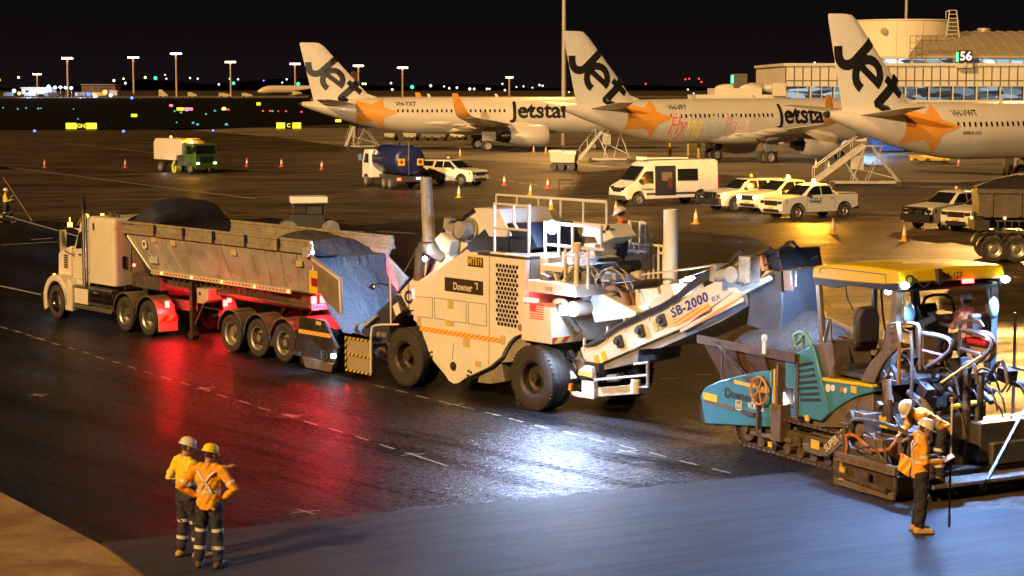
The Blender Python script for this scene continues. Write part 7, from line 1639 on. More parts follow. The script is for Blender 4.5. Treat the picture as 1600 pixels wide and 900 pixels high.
# ================================================================ CONES
def cone(kind):
    A_, B_ = (M('cone_red', (.75, .10, .03), .5), M('cone_band_white', (.8, .78, .75), .5)) if kind == 0 else (M('cone_amber', (.80, .42, .03), .5), MATS.get('cone_band_white') or M('cone_band_white', (.8, .78, .75), .5))
    t = thing('traffic_cone', '', 'traffic cone')
    b = MB(); b.rb((0, 0, .02), (.38, .38, .04)); b.lathe([(.14, .04), (.03, .74), (0, .76)], ax='z', n=14); part('cone_body', b, A_, t)
    b = MB(); b.lathe([(.108, .28), (.060, .59)], ax='z', n=14); part('reflective_collar', b, B_, t); return t
c0, c1 = cone(0), cone(1); first = {0: c0, 1: c1}; used = set()
CN = [(0, 70, 262, 'orange cone farthest left, by the left edge of the apron'), (0, 196, 262, 'orange cone just left of the green sweeper'), (0, 386, 260, 'orange cone between the sweeper and the cone row'), (0, 440, 261, 'orange cone second right of the green sweeper'), (0, 503, 265, 'orange cone to the left of the blue tanker'),
      (1, 717, 309, 'amber cone in front of the lone canopied ute'), (0, 788, 290, 'red cone to the right of the lone canopied ute'), (0, 856, 295, 'red cone beside the small dark frame'), (1, 829, 305, 'amber cone between the two red cones'), (1, 861, 328, 'amber cone behind the railing of the white machine'), (1, 962, 337, 'amber cone in front of the white van'), (1, 1087, 350, 'amber cone between the white machine and the ute row'),
      (1, 1301, 366, 'amber cone in front of the ute with lit beacon'), (1, 1413, 377, 'amber cone in front of the bull-bar ute at right'), (0, 1422, 344, 'red cone touching the bull-bar ute at right'), (1, 1275, 262, 'small amber cone left of the stairs by the right aircraft'), (1, 1295, 265, 'small amber cone at the foot of the right stairs'), (0, 1498, 259, 'small red cone under the right aircraft'),
      (1, 719, 244, 'amber cone behind the blue tanker'), (1, 853, 240, 'small amber cone behind the baggage cart'), (1, 834, 238, 'small amber cone left of the baggage cart')]
for k, u, v, lb in CN:
    x, y, _ = G(u, v)
    if k not in used: o = first[k]; used.add(k)
    else: o = dup(first[k])
    o.location = (x, y, .006); o.rotation_euler = (0, 0, random.uniform(0, 3)); o['label'] = lb; o['group'] = 'traffic cones on the apron'; o['category'] = 'traffic cone'
b = MB(); x, y, _ = G(884, 297)
b.tube([(-.45, 0, 0), (-.45, 0, .7), (.45, 0, .7), (.45, 0, 0)], .05); b.tube([(-.45, .4, 0), (-.45, .4, .7), (.45, .4, .7), (.45, .4, 0)], .05); b.bar((-.45, 0, .7), (-.45, .4, .7), .05); b.bar((.45, 0, .7), (.45, .4, .7), .05)
loose('barrier_frame', b, RUST, 'small dark frame standing on the apron beside the red cone', 'frame', loc=(x, y, 0))
# ================================================================ AIRCRAFT
SIL = M('aircraft_silver', (.66, .60, .50), .38, .05, var=.10, scale=.35, dirt=(.45, .38, .28), damt=.15, coat=.2)
SILW = M('fin_silver', (.66, .62, .56), .42, var=.08, scale=.4)
ORN = M('aircraft_orange', (.74, .30, .04), .45, var=.1, scale=1)
LTR = M('livery_black', (.012, .011, .011), .4)
NAC = M('nacelle_silver', (.62, .56, .46), .36, .1, var=.1, scale=.6)
def fus(x, L, k=1.0):
    """A320-family body section: x from nose (0) to tail (L) -> (radius, centre height)"""
    R = 2.02; zc = 3.85
    if x < 5.2:
        t = x/5.2; r = R*math.sqrt(max(0.0, 1-(1-t)**2.1)); return max(r, .02), zc-.55*(1-t)**1.6
    ta = L-13.2
    if x > ta:
        t = (x-ta)/13.2; r = R*(1-t**1.75)+.22*t**1.75; top = zc+R-.55*t**2.2; return max(r, .2), top-r-.0
    return R, zc
def bisect_grid(me, step=.25, ax=2, lo=-8, hi=14):
    bm = bmesh.new(); bm.from_mesh(me); v = lo
    zs = [q.co[ax] for q in bm.verts]
    if zs:
        v = math.floor(min(zs)/step)*step
        while v < max(zs):
            no = [0, 0, 0]; no[ax] = 1; co = [0, 0, 0]; co[ax] = v
            bmesh.ops.bisect_plane(bm, geom=bm.verts[:]+bm.edges[:]+bm.faces[:], plane_co=co, plane_no=no); v += step
    bm.to_mesh(me); bm.free()
def aircraft(label, nose, ang, L, reg, sharklet=True, pride=False, name_text=True, model=''):
    """local +x runs from nose to tail; nose at the origin"""
    t = thing('passenger_jet', label, 'aircraft', loc=(nose[0], nose[1], 0), rz=ang, group='silver and orange passenger jets parked at the terminal')
    b = MB(); n = 40; rings = []
    n = 64; xs = [.0, .15, .4, .8, 1.4, 2.2, 3.2, 4.2, 5.2]+[5.2+(L-13.2-5.2)*k/8 for k in range(1, 9)]+[L-13.2+13.2*k/16 for k in range(1, 17)]
    for x in xs:
        r, zc = fus(x, L); rings.append([(x, r*math.cos(2*math.pi*j/n), zc+r*math.sin(2*math.pi*j/n)) for j in range(n)])
    b.loft(rings); body = part('fuselage', b, SIL, t, smooth=60)
    b = MB(); r_, zc_ = fus(L, L); b.cyl((L-.05, 0, zc_), (L+.25, 0, zc_), .24, .17, n=16); part('tail_cone', b, BLACKP, body)
    sgn = 1       # starboard side towards the camera: local y with sign chosen below
    s = SIDE
    def surf(x, z, o=.012):
        r, zc = fus(x, L); d = max(0, (r+o)**2-(z-zc)**2); return s*math.sqrt(d)
    def wrap_poly(name, pts, mat, par, o=.014, step=.3):
        me = bpy.data.meshes.new(name); bm = bmesh.new(); vs = [bm.verts.new((x, 0, z)) for x, z in pts]; bm.faces.new(vs); bmesh.ops.triangulate(bm, faces=bm.faces[:]); bm.to_mesh(me); bm.free()
        bisect_grid(me, step, 2); bisect_grid(me, .3, 0)
        for v in me.vertices: v.co.y = surf(v.co.x, v.co.z, o)
        me.materials.append(mat); ob = bpy.data.objects.new(name, me); COL.objects.link(ob); ob.parent = par; return ob
    def wrap_text(name, tx, size, x, z, mat, o=.02, off=.0, sx_=1, shear=0, rot=0, sp_=1, fit=0):
        me = text_mesh(tx, size, off=off, ext=0, sx_=sx_, shear=shear, sp_=sp_)
        if fit:
            wd_ = max(v.co.x for v in me.vertices)-min(v.co.x for v in me.vertices)
            for v in me.vertices: v.co.x *= fit/wd_
        for v in me.vertices:
            c_, s_ = math.cos(rot), math.sin(rot); X, Z_ = v.co.x*c_-v.co.y*s_, v.co.x*s_+v.co.y*c_
            v.co = (x-X if s > 0 else x+X, 0, z+Z_)
        bisect_grid(me, .22, 2)
        for v in me.vertices: v.co.y = surf(v.co.x, v.co.z, o)
        me.materials.clear(); me.materials.append(mat); ob = bpy.data.objects.new(name, me); COL.objects.link(ob); ob.parent = body; return ob
    # fin
    f0 = L-7.9; zt = fus(L-5, L)[1]+fus(L-5, L)[0]
    def fin_sec(z):
        k = (z-5.45)/(11.76-5.45); le = f0+(L-2.15-f0)*k; te = (L-1.35)+(L+.15-(L-1.35))*k; th = .26*(1-.55*k); return le, te, th
    b = MB(); rings = []
    for z in (5.0, 5.45, 7.5, 9.5, 11.3, 11.70, 11.76):
        le, te, th = fin_sec(z); q = 0 if z < 11.7 else (.15 if z < 11.75 else .6)
        le += q; te -= q*.3; c_ = te-le
        rings.append([(le+c_*u, sg*th*w_, z) for u, w_, sg in ((0, 0, 1), (.06, .6, 1), (.25, 1, 1), (.6, .7, 1), (1, .06, 1), (1, .06, -1), (.6, .7, -1), (.25, 1, -1), (.06, .6, -1))])
    b.loft(rings); fin = part('fin', b, SILW, t, smooth=50)
    b = MB(); rg = []
    for z, e_ in ((5.3, -2.6), (5.75, -1.0), (6.3, 0)): 
        le, te, th = fin_sec(z if z > 5.45 else 5.45); rg.append([(le+e_, 0, z-.05), (le+.6, .12, z-.05), (le+.6, -.12, z-.05)])
    b.loft(rg); part('dorsal_fillet', b, SILW, fin)
    # fin lettering J e t on a steep baseline
    def fin_stroke(pts, w_, sm=2, end=True):
        P_ = [Vector((L+.15-(px-95)*.02314, 0, 11.76-(py-80)*.0193)) for px, py in pts]
        for _ in range(sm):
            Q_ = [P_[0]]
            for a_, b_ in zip(P_, P_[1:]): Q_ += [a_*.75+b_*.25, a_*.25+b_*.75]
            P_ = Q_+[P_[-1]]
        hw = w_*.0105; bm = bmesh.new(); prev = None
        for i in range(len(P_)):
            d = (P_[min(i+1, len(P_)-1)]-P_[max(i-1, 0)]).normalized(); nn_ = Vector((-d.z, 0, d.x))*hw
            cur = (bm.verts.new(P_[i]-nn_), bm.verts.new(P_[i]+nn_))
            if prev: bm.faces.new((prev[0], cur[0], cur[1], prev[1]))
            prev = cur
        me = bpy.data.meshes.new('stroke'); bm.to_mesh(me); bm.free()
        bisect_grid(me, .5, 2); bisect_grid(me, .4, 0)
        for v in me.vertices:
            le, te, th = fin_sec(v.co.z) if v.co.z > 5.45 else fin_sec(5.45)
            u = min(1, max(0, (v.co.x-le)/(te-le))); w_ = [0, .6, 1, .7, .06]; us = [0, .06, .25, .6, 1]
            for i in range(4):
                if us[i] <= u <= us[i+1]: k = w_[i]+(w_[i+1]-w_[i])*(u-us[i])/(us[i+1]-us[i]); break
            y = th*k+.022
            if v.co.z < 5.9:
                r, zc = fus(v.co.x, L); 
                if abs(v.co.z-zc) < r: y = max(y, math.sqrt((r+.03)**2-(v.co.z-zc)**2))
            v.co.y = s*y
        me.materials.clear(); me.materials.append(LTR); ob = bpy.data.objects.new('fin_lettering', me); COL.objects.link(ob); ob.parent = fin
    fin_stroke([(266, 172), (215, 224), (188, 254), (156, 256), (138, 232), (136, 190)], 33)
    fin_stroke([(215, 252), (288, 318)], 25, 0)
    fin_stroke([(250+47*math.cos(math.radians(40+k*20)), 290-54*math.sin(math.radians(-40+k*20)))if 0 else (250+47*math.cos(math.radians(-48+k*18)), 290-54*math.sin(math.radians(-48+k*18))) for k in range(17)], 30, 0)
    fin_stroke([(372, 296), (335, 342), (298, 380), (282, 398), (318, 414)], 34)
    fin_stroke([(322, 300), (384, 362)], 27, 0)
    # tailplane
    for sd in (-1, 1):
        b = MB(); rg = []
        for y, x0, x1, th in ((.6, L-6.2, L-2.3, .22), (6.2, L-2.9, L-1.3, .08), (6.3, L-2.6, L-1.4, .02)):
            z = 5.05+.10*(y-.6); rg.append([(x0, sd*y, z), (x0+(x1-x0)*.3, sd*y, z+th), (x1, sd*y, z+.01), (x1, sd*y, z-.01), (x0+(x1-x0)*.3, sd*y, z-th)])
        b.loft(rg); part('tailplane', b, SIL, t, smooth=50)
    # wing
    wx = L*.335 if L < 40 else L*.345
    wz = 2.55
    for sd in (-1, 1):
        b = MB(); rg = []
        for y, x0, c_, th, dz in ((1.2, wx, 7.3, .50, 0), (6.4, wx+2.9, 4.3, .32, .42), (16.4, wx+8.2, 1.7, .12, 1.3)):
            z = wz+dz; rg.append([(x0, sd*y, z), (x0+c_*.12, sd*y, z+th*.7), (x0+c_*.4, sd*y, z+th*.8), (x0+c_, sd*y, z+.02), (x0+c_, sd*y, z-.02), (x0+c_*.4, sd*y, z-th*.6), (x0+c_*.1, sd*y, z-th*.5)])
        b.loft(rg); wg = part('wing', b, SIL, t, smooth=50)
        if sharklet:
            b = MB(); rg = []; tx = wx+8.2
            for y, x0, c_, z, th in ((16.4, tx, 1.7, wz+1.3, .10), (16.75, tx+.4, 1.5, wz+1.48, .08), (17.1, tx+.9, 1.25, wz+2.0, .06), (17.55, tx+1.9, .55, wz+3.75, .03)):
                rg.append([(x0, sd*y, z), (x0+c_*.4, sd*(y-th), z), (x0+c_, sd*y, z), (x0+c_*.4, sd*(y+th), z)])
            b.loft(rg); part('winglet', b, ORN, wg, smooth=50)
        for yy in (4.9, 8.3, 11.8):
            b = MB(); xx = wx+1.3+yy*.52+3.2; zz = wz+.09*yy-.25; rg = []
            for k, r_ in ((0, .03), (.4, .17), (1.2, .22), (2.2, .17), (3.2, .02)): rg.append([(xx+k-1.0, sd*yy+r_*math.cos(a*math.pi/4), zz-.15+r_*1.2*math.sin(a*math.pi/4)) for a in range(8)])
            b.loft(rg); part('flap_fairing', b, SIL, wg, smooth=60)
        # engine
        ex, ey, ez = wx+.1, sd*5.75, 1.72; b = MB()
        prof = [(0, -.0), (.95, .0), (1.02, -.28)] 
        b.lathe([(.86, 1.2), (.90, .15), (1.0, .0), (1.10, .12), (1.20, .9), (1.20, 2.0), (1.06, 3.3), (.84, 4.1), (.78, 4.15), (.74, 3.4)], c=(ex-1.4, ey, ez), ax='x', n=30); eg = part('engine', b, NAC, t, smooth=60)
        b = MB(); b.lathe([(.0, 1.2), (.88, 1.25)], c=(ex-1.4, ey, ez), ax='x', n=30); b.lathe([(.50, 3.4), (.46, 4.6), (.30, 5.1), (0, 5.3)], c=(ex-1.4, ey, ez), ax='x', n=20); b.lathe([(0, 3.5), (.78, 3.5)], c=(ex-1.4, ey, ez), ax='x', n=20); parts('engine_core', b, M('core_dark', (.05, .045, .04), .4, .6), eg)
        b = MB(); b.prism([(ex-.4, ez+1.1), (ex+1.2, wz+.65), (ex+3.6, wz+.45), (ex+2.8, ez+.8)], ey-.15, ey+.15); part('pylon', b, SIL, eg, bev=.04)
        # gear
        gx, gy = (17.7 if L < 40 else 21.97), sd*3.8
        b = MB(); b.cyl((gx, gy, .6), (gx-.1, gy, 2.6), .14); b.bar((gx, gy, 1.4), (gx, gy-sd*1.6, 2.4), .12); b.bx(gx-.9, gx+.6, *sorted((gy+sd*.55, gy+sd*.62)), 1.1, 2.4); gg = part('main_gear', b, M('gear_grey', (.30, .28, .25), .5), t)
        for w2 in (-.46, .46): wheel(gg, gx, gy+w2, .585, .585, .42, M('gear_rim', (.35, .33, .30), .5), side=sd, dish=.3, holes=8, tread=False)
    b = MB(); rg = []
    for x, r_, z in ((wx-2.0, .3, 2.4), (wx-.5, 1.5, 2.45), (wx+3.5, 1.85, 2.45), (wx+7, 1.75, 2.45), (wx+9.6, .9, 2.3), (wx+11, .2, 2.25)): rg.append([(x, r_*1.1*math.cos(2*math.pi*j/18), z+r_*.45*math.sin(2*math.pi*j/18)) for j in range(18)])
    b.loft(rg); part('belly_fairing', b, [SIL, ORN], t, smooth=60)
    fb = kids(t)[-1]
    for p in fb.data.polygons:
        if p.center.x > wx+3: p.material_index = 1
    # nose gear
    b = MB(); b.cyl((5.1, 0, .4), (5.1, 0, 2.3), .1); ng = part('nose_gear', b, MATS['gear_grey'], t)
    for w2 in (-.25, .25): wheel(ng, 5.1, w2, .38, .38, .22, MATS['gear_rim'], side=1, dish=.2, holes=6, tread=False)
    # windows, doors, star
    d1 = L-8.1
    b = MB(); b.quad(*[(x, 0, z) for x, z in ((-.11, -.17), (.11, -.17), (.11, .17), (-.11, .17))]); WIN = M('window_dark', (.02, .016, .012), .2)
    me = None; x = d1-2.3; first_w = None
    while x > 6.4:
        if not (wx+2.2 < x < wx+2.8):
            zz = 4.35; q = MB(); q.add([(x+dx, surf(x, zz+dz, .018), zz+dz) for dx, dz in ((-.10, -.12), (-.06, -.17), (.06, -.17), (.10, -.12), (.10, .12), (.06, .17), (-.06, .17), (-.10, .12))], [tuple(range(8))]); part('cabin_window', q, WIN, body, smooth=None)
        x -= .533*1.0
    st = []
    R1, R2 = 2.75, 1.15; cx, cz = d1+.1, 4.2; tilt = math.radians(18)
    for k in range(10):
        r = R1 if k % 2 == 0 else R2; a = math.pi/2+tilt+k*math.pi/5; st.append((cx+r*math.cos(a)*.95, cz+r*math.sin(a)*.80))
    st = [(x, min(z, fus(x, L)[1]+fus(x, L)[0]*.97)) for x, z in st]; st = [(x, max(z, fus(x, L)[1]-fus(x, L)[0]*.9)) for x, z in st]
    wrap_poly('star_emblem', st, ORN, body, o=.03, step=.12)
    OUT = M('door_outline', (.55, .50, .42), .4)
    def frame(x0, x1, z0, z1, w_=.05):
        for q in ([(x0, z0), (x1, z0), (x1, z0+w_), (x0, z0+w_)], [(x0, z1-w_), (x1, z1-w_), (x1, z1), (x0, z1)], [(x0, z0), (x0+w_, z0), (x0+w_, z1), (x0, z1)], [(x1-w_, z0), (x1, z0), (x1, z1), (x1-w_, z1)]): yield q
    me_all = []
    for q in frame(d1-.45, d1+.45, 3.15, 5.1): wrap_poly('door_trim', q, OUT, body, o=.03)
    wrap_text('registration', reg, .62, d1-3.2, 5.1, LTR, off=.012)
    if model: wrap_text('model_text', model, .32, d1-3.6, 3.75, LTR, off=.006)
    jx = wx-1.2
    wrap_text('airline_name', 'Jetstar', 2.5, jx, 4.35, LTR, o=.03, off=.06, sx_=1.0)
    if pride:
        cols = [(.80, .20, .10), (.85, .35, .12), (.90, .75, .10), (.60, .62, .55), (.62, .55, .62), (.70, .35, .45), (.75, .60, .55)]
        xx = d1-1.9
        for wd, ci, W_ in (('Fly', 0, 1.95), ('ing', 2, 1.85), ('with', 3, 2.0), ('Pri', 5, 1.55), ('de', 6, 1.35)):
            m_ = M('pride_%d' % ci, cols[ci], .5)
            wrap_text('pride_lettering', wd, 2.3, xx-W_/2, 3.45, m_, o=.035, off=.035, shear=.3, rot=.05, fit=W_)
            wrap_text('pride_outline', wd, 2.3, xx-W_/2, 3.45, M('pride_white', (.80, .78, .72), .5), o=.022, off=.11, shear=.3, rot=.05, fit=W_+.2)
            xx -= W_+(.25 if wd in ('ing', 'with') else .02)
    b = MB(); b.prism([(L*.62, 5.85), (L*.62+.4, 5.85), (L*.62+.5, 6.2), (L*.62+.25, 6.2)], -.02, .02); b.prism([(L*.42, 5.85), (L*.42+.4, 5.85), (L*.42+.5, 6.2), (L*.42+.25, 6.2)], -.02, .02); part('antenna', b, SILW, body)
    return t
SIDE = 1
ANG = math.radians(180+33.5)   # local +x points from nose to tail: left and towards the camera
def ac(label, tail_uv, L, ANG=ANG, **k):
    # fin top located by its known height
    u, v = tail_uv; r = ray(u, v); tt = (11.76-H)/r[2]; fx, fy = r[0]*tt, r[1]*tt
    c_, s_ = math.cos(ANG), math.sin(ANG); off = L-1.0
    return aircraft(label, (fx-off*c_, fy-off*s_), ANG, L, **k)
ac('silver jet with orange winglet and star, farthest left of the three', (484, 66.4), 37.6, ANG=math.radians(180+9), reg='VH-YXT')
ac('silver jet with rainbow lettering along its flank, middle of the three', (896, 48.5), 37.6, reg='VH-VFY', pride=True)
ac('silver jet whose tail rises in front of the terminal, nearest at right', (1313, 21.5), 44.5, reg='VH-VWT', model='AIRBUS A321')
# ================================================================ TERMINAL
TY = 248.0
def tx(u, Y=TY): return AT(u, 150, Y)[0]
def tz(v, Y=TY): return AT(800, v, Y)[2]
CLAD = M('terminal_cladding', (.62, .56, .44), .55, var=.10, scale=.3, dirt=(.40, .34, .25), damt=.15)
ROOFM = M('roof_metal', (.46, .38, .26), .45, .3, var=.15, scale=.5)
tm_ = thing('terminal_building', 'long cream terminal with two rows of windows behind the right-hand aircraft', 'building', loc=(0, 0, 0))
xa, xb = tx(1227), tx(1790)
b = MB(); b.bx(xa, xb, TY, TY+30, tz(135), tz(103)); b.bx(xa, xb, TY+.6, TY+30, 0, tz(157)); b.bx(tx(1370), xb, TY+6, TY+30, tz(103), tz(88)); wall = part('wall', b, CLAD, tm_)
b = MB(); b.bx(xa-.3, xb, TY-.3, TY+30, tz(103), tz(103)+.35); b.bx(tx(1372), xb, TY+5.6, TY+6.4, tz(90), tz(86)); b.bx(xa, xb, TY-.15, TY+2, tz(157)-.25, tz(157)+.05); part('cornice', b, CLAD, tm_)
b = MB(); n = 42
for k in range(n+1):
    x = xa+(xb-xa)*k/n; b.bx(x-.06, x+.06, TY-.07, TY, tz(134), tz(104))
b.bx(xa, xb, TY-.06, TY, tz(126)-.06, tz(126)+.06); part('panel_joint', b, M('joint_dark', (.12, .10, .07), .6), wall)
GLI = bpy.data.materials.new('lit_glass'); GLI.use_nodes = True
n_ = GLI.node_tree.nodes; l_ = GLI.node_tree.links; p_ = n_['Principled BSDF']; tcn = n_.new('ShaderNodeTexCoord'); mpn = n_.new('ShaderNodeMapping'); mpn.inputs['Scale'].default_value = (.35, .35, 1.6); l_.new(tcn.outputs['Object'], mpn.inputs[0])
vn = n_.new('ShaderNodeTexVoronoi'); vn.inputs['Scale'].default_value = 1.3; l_.new(mpn.outputs[0], vn.inputs['Vector']); cr = n_.new('ShaderNodeValToRGB'); l_.new(vn.outputs['Color'], cr.inputs[0])
cr.color_ramp.elements[0].color = (.015, .02, .03, 1); cr.color_ramp.elements[0].position = .25; cr.color_ramp.elements[1].color = (.55, .75, .85, 1); cr.color_ramp.elements[1].position = .95; e2 = cr.color_ramp.elements.new(.6); e2.color = (.16, .22, .26, 1)
l_.new(cr.outputs[0], p_.inputs['Emission Color']); p_.inputs['Emission Strength'].default_value = .8; p_.inputs['Base Color'].default_value = (.02, .025, .03, 1); p_.inputs['Roughness'].default_value = .1
GLU = GLI.copy(); GLU.name = 'lit_glass_upper'; GLU.node_tree.nodes['Principled BSDF'].inputs['Emission Strength'].default_value = 2.2
k = 0; x = xa+.3; pitch = 3.05
while x < tx(1640):
    w_ = pitch-.35; b = MB(); b.bx(x, x+w_, TY+.25, TY+.35, tz(157), tz(135)); wn_ = part('window', b, GLI, tm_); b = MB(); b.bx(x-.17, x, TY+.1, TY+.3, tz(157), tz(135)); b.bx(x+w_*.5-.04, x+w_*.5+.04, TY+.18, TY+.25, tz(157), tz(135)); parts('frame', b, CLAD, wn_)
    x += pitch
x = tx(1373)
while x < tx(1640):
    b = MB(); b.bx(x, x+1.5, TY+5.9, TY+5.98, tz(106)+1.9*0+.25, tz(91)); part('upper_window', b, GLU, tm_); x += 1.85
# small doors and openings at apron level
for u in (1240, 1290, 1420, 1470, 1530, 1580):
    b = MB(); b.bx(tx(u), tx(u)+4, TY+.5, TY+.58, 0, 3.6); part('apron_door', b, M('door_dark', (.04, .04, .045), .5), tm_)
# curved metal roof
b = MB(); rings = []; x0, x1 = tx(1415, TY+6), xb
for k in range(9):
    t = k/8; yy = TY+4.8+16*t; zz = tz(86)+3.6*math.sin(t*math.pi/2); rings.append([(x0+7*t, yy, zz), (x1, yy, zz), (x1, yy, zz-.3), (x0+7*t, yy, zz-.3)])
b.loft(rings); rf = part('roof', b, ROOFM, tm_)
b = MB()
for k in range(30):
    x = x0+3+k*1.55
    b.tube([(x+7*t*(0), TY+4.8+16*t, tz(86)+3.6*math.sin(t*math.pi/2)+.06) for t in (0, .2, .4, .6, .8, 1)], .07, n=5)
part('roof_rib', b, ROOFM, rf)
b = MB(); cx_ = tx(1535, TY+22); b.cyl((cx_, TY+22, 12), (cx_, TY+22, tz(46, TY+22)), .75); b.cyl((cx_, TY+22, tz(50, TY+22)), (cx_, TY+22, tz(44, TY+22)), .95); b.cyl((cx_, TY+22, tz(66, TY+22)), (cx_, TY+22, tz(58, TY+22)), 1.5, .9); part('roof_vent', b, ROOFM, tm_)
# drum tower
DY_ = 262.0; cxd = (tx(1336, DY_)+tx(1514, DY_))/2; rd = (tx(1514, DY_)-tx(1336, DY_))/2
b = MB(); b.lathe([(rd, tz(96, DY_)), (rd, tz(32, DY_)), (rd+.15, tz(31, DY_)), (rd+.15, tz(29.5, DY_)), (0, tz(29.5, DY_)+.2)], c=(cxd, DY_+rd, 0), ax='z', n=64)
dt = part('drum_tower', b, M('drum_cream', (.66, .58, .42), .5, var=.06, scale=.15), None, smooth=30); tag(dt, 'big plain cream drum-shaped rooftop block above the terminal', 'rooftop drum')
b = MB(); b.cyl((cxd-rd*.5, DY_+rd*.12, tz(48, DY_)), (cxd-rd*.5, DY_+.4, tz(48, DY_)), .45)
part('porthole', b, ROOFM, dt)
b = MB()
for u in (1400, 1440, 1480):
    a_ = math.acos(max(-1, min(1, (tx(u, DY_)-cxd)/rd)))
    b.bar((cxd+rd*math.cos(a_)*1.002, DY_+rd-rd*math.sin(a_)*1.002, tz(90, DY_)), (cxd+rd*math.cos(a_)*1.002, DY_+rd-rd*math.sin(a_)*1.002, tz(33, DY_)), .05)
part('cladding_seam', b, ROOFM, dt)
t = thing('roof_ladder', 'pale caged ladder rising above the right side of the rooftop drum', 'ladder', loc=(tx(1486, DY_-1), DY_-1, 0))
b = MB(); zA, zB = tz(66, DY_-1), tz(16, DY_-1)
for s_ in (-1, 1): b.bar((s_*1.0, 0, zA), (s_*.45, 0, zB), .12)
for k in range(9): q = k/8; b.bar((-(1-.55*q), 0, zA+(zB-zA)*q), ((1-.55*q), 0, zA+(zB-zA)*q), .08)
b.tube([(-.45, 0, zB), (-.9, .2, zB-.2), (-.8, .5, zB-1.0)], .06); part('rail', b, CLAD, t)
t = thing('roof_stair', 'dark framed stair and railing on the terminal roof left of the ladder', 'railing', loc=(tx(1440), TY+4, 0))
b = MB(); z0_, z1_2 = tz(95, TY+4), tz(56, TY+4)
for x in (-.8, 0, .8, 1.8, 2.6): b.bar((x, 0, z0_ if x < 1 else tz(70, TY+4)), (x, 0, z1_2), .07)
for k in range(5): b.bar((-.8, 0, z0_+(z1_2-z0_)*k/4), (.8, 0, z0_+(z1_2-z0_)*k/4), .07)
b.bar((0, 0, z1_2), (4.5, 0, z1_2), .07); b.bar((0, 0, z1_2-.6), (4.5, 0, z1_2-.6), .07); part('rail', b, M('rail_bronze', (.16, .12, .07), .5, .4), t)
# gate sign
sx_c = tx(1507, TY-1.2); t = thing('gate_sign', 'black gate sign reading 56 in white with a green strip', 'sign', loc=(sx_c, TY-1.2, 0))
b = MB(); b.bx(-.85, .85, 0, .25, tz(98), tz(79)); sgb = part('sign_panel', b, BLACKP, t); txt('56', 1.55, EM('sign_white', (1, .97, .9), 1.1), sgb, (.05, -.02, (tz(98)+tz(79))/2), off=.02)
b = MB(); b.bx(-1.15, -.88, 0, .2, tz(98)+.1, tz(82)); part('green_strip', b, EM('green_lit', (.1, .9, .45), 1.6), t); b = MB(); b.bar((0, .15, tz(98)), (0, .15, tz(104)), .3); b.bx(-1.0, 1.0, .2, .9, tz(106), tz(98)-.05); part('bracket', b, CLAD, t)
# annex roofs and kiosk left of the terminal
AY = 240.0
t = thing('pier_annex', 'low cream annex with rooftop boxes between the middle jet and the terminal', 'building', loc=(0, 0, 0))
b = MB(); b.bx(tx(1088, AY), tx(1226, AY), AY, AY+12, 0, tz(148, AY)); b.bx(tx(1118, AY), tx(1192, AY), AY+1, AY+10, tz(148, AY), tz(138, AY)); part('wall', b, CLAD, t)
for u, r_ in ((1140, 1.2), (1177, 1.6), (1215, 1.4)): b = MB(); b.ball((tx(u, AY), AY+3, tz(138, AY)), r_, sc=(1.3, 1, .45)); part('roof_dome', b, CLAD, t)
b = MB(); b.bx(tx(1206, AY), tx(1226, AY), AY-1, AY, tz(150, AY), tz(130, AY)); part('plant_box', b, CLAD, t)
t = thing('lit_kiosk', 'small dark rooftop box with a green glowing side left of the terminal', 'rooftop box', loc=(tx(1156, AY+2), AY+2, 0))
b = MB(); b.bx(-.8, .9, 0, 1.5, tz(138, AY), tz(115, AY)); part('box', b, M('box_olive', (.09, .09, .05), .6), t); b = MB(); b.bx(-1.0, -.8, -.02, 1.4, tz(130, AY), tz(117, AY)); part('green_side', b, MATS['green_lit'], t)
# masts
def mast(label, x, y, h, r=.35, heads=True, energy=0, aim=None, spot=130, col=(1, .50, .13)):
    t = thing('light_mast', label, 'light mast', loc=(x, y, 0)); b = MB(); b.cyl((0, 0, 0), (0, 0, h), r, r*.6, n=12); part('pole', b, M('mast_steel', (.42, .36, .27), .5, .2), t)
    if heads:
        b = MB(); b.bx(-1.8, 1.8, -.3, .3, h-.2, h+.2); fr_ = part('head_frame', b, STEEL, t)
        for k in range(4): b = MB(); x_ = -1.5+k; b.rb((x_, -.3, h-.1), (.7, .3, .5), (.5, 0, 0)); part('floodlight', b, EM('flood_on', (1, .62, .25), 60), t)
    if energy: lamp('flood_light', (x, y-1.2, h-.6), energy, col, None, kind='SPOT', size=1.2, aim=aim, spot=spot, blend=.8)
    return t
mast('tall steel mast rising behind the tail of the middle jet', AT(881, 140, 232)[0], 232, 27, .32, energy=26000, aim=(2, 190, 0), spot=62)
mast('thin mast standing behind the rooftop drum of the terminal', AT(1416, 30, 282)[0], 282, 30, .28, energy=0)
fl_ = (68, 232, 25)
mast('light mast at the far right end of the terminal roof, above the right-hand jet', 66, 236, 30, .32, energy=850000, aim=(32, 60, 0), spot=17)
mast('light mast behind the terminal, far right beyond the frame', 84, 200, 26, .32, energy=200000, aim=(48, 120, 0), spot=36)
mast('tall light mast behind and left of the camera', -42, -20, 34, .4, energy=2600000, aim=(18, 178, 27), spot=35, col=(1, .70, .38))
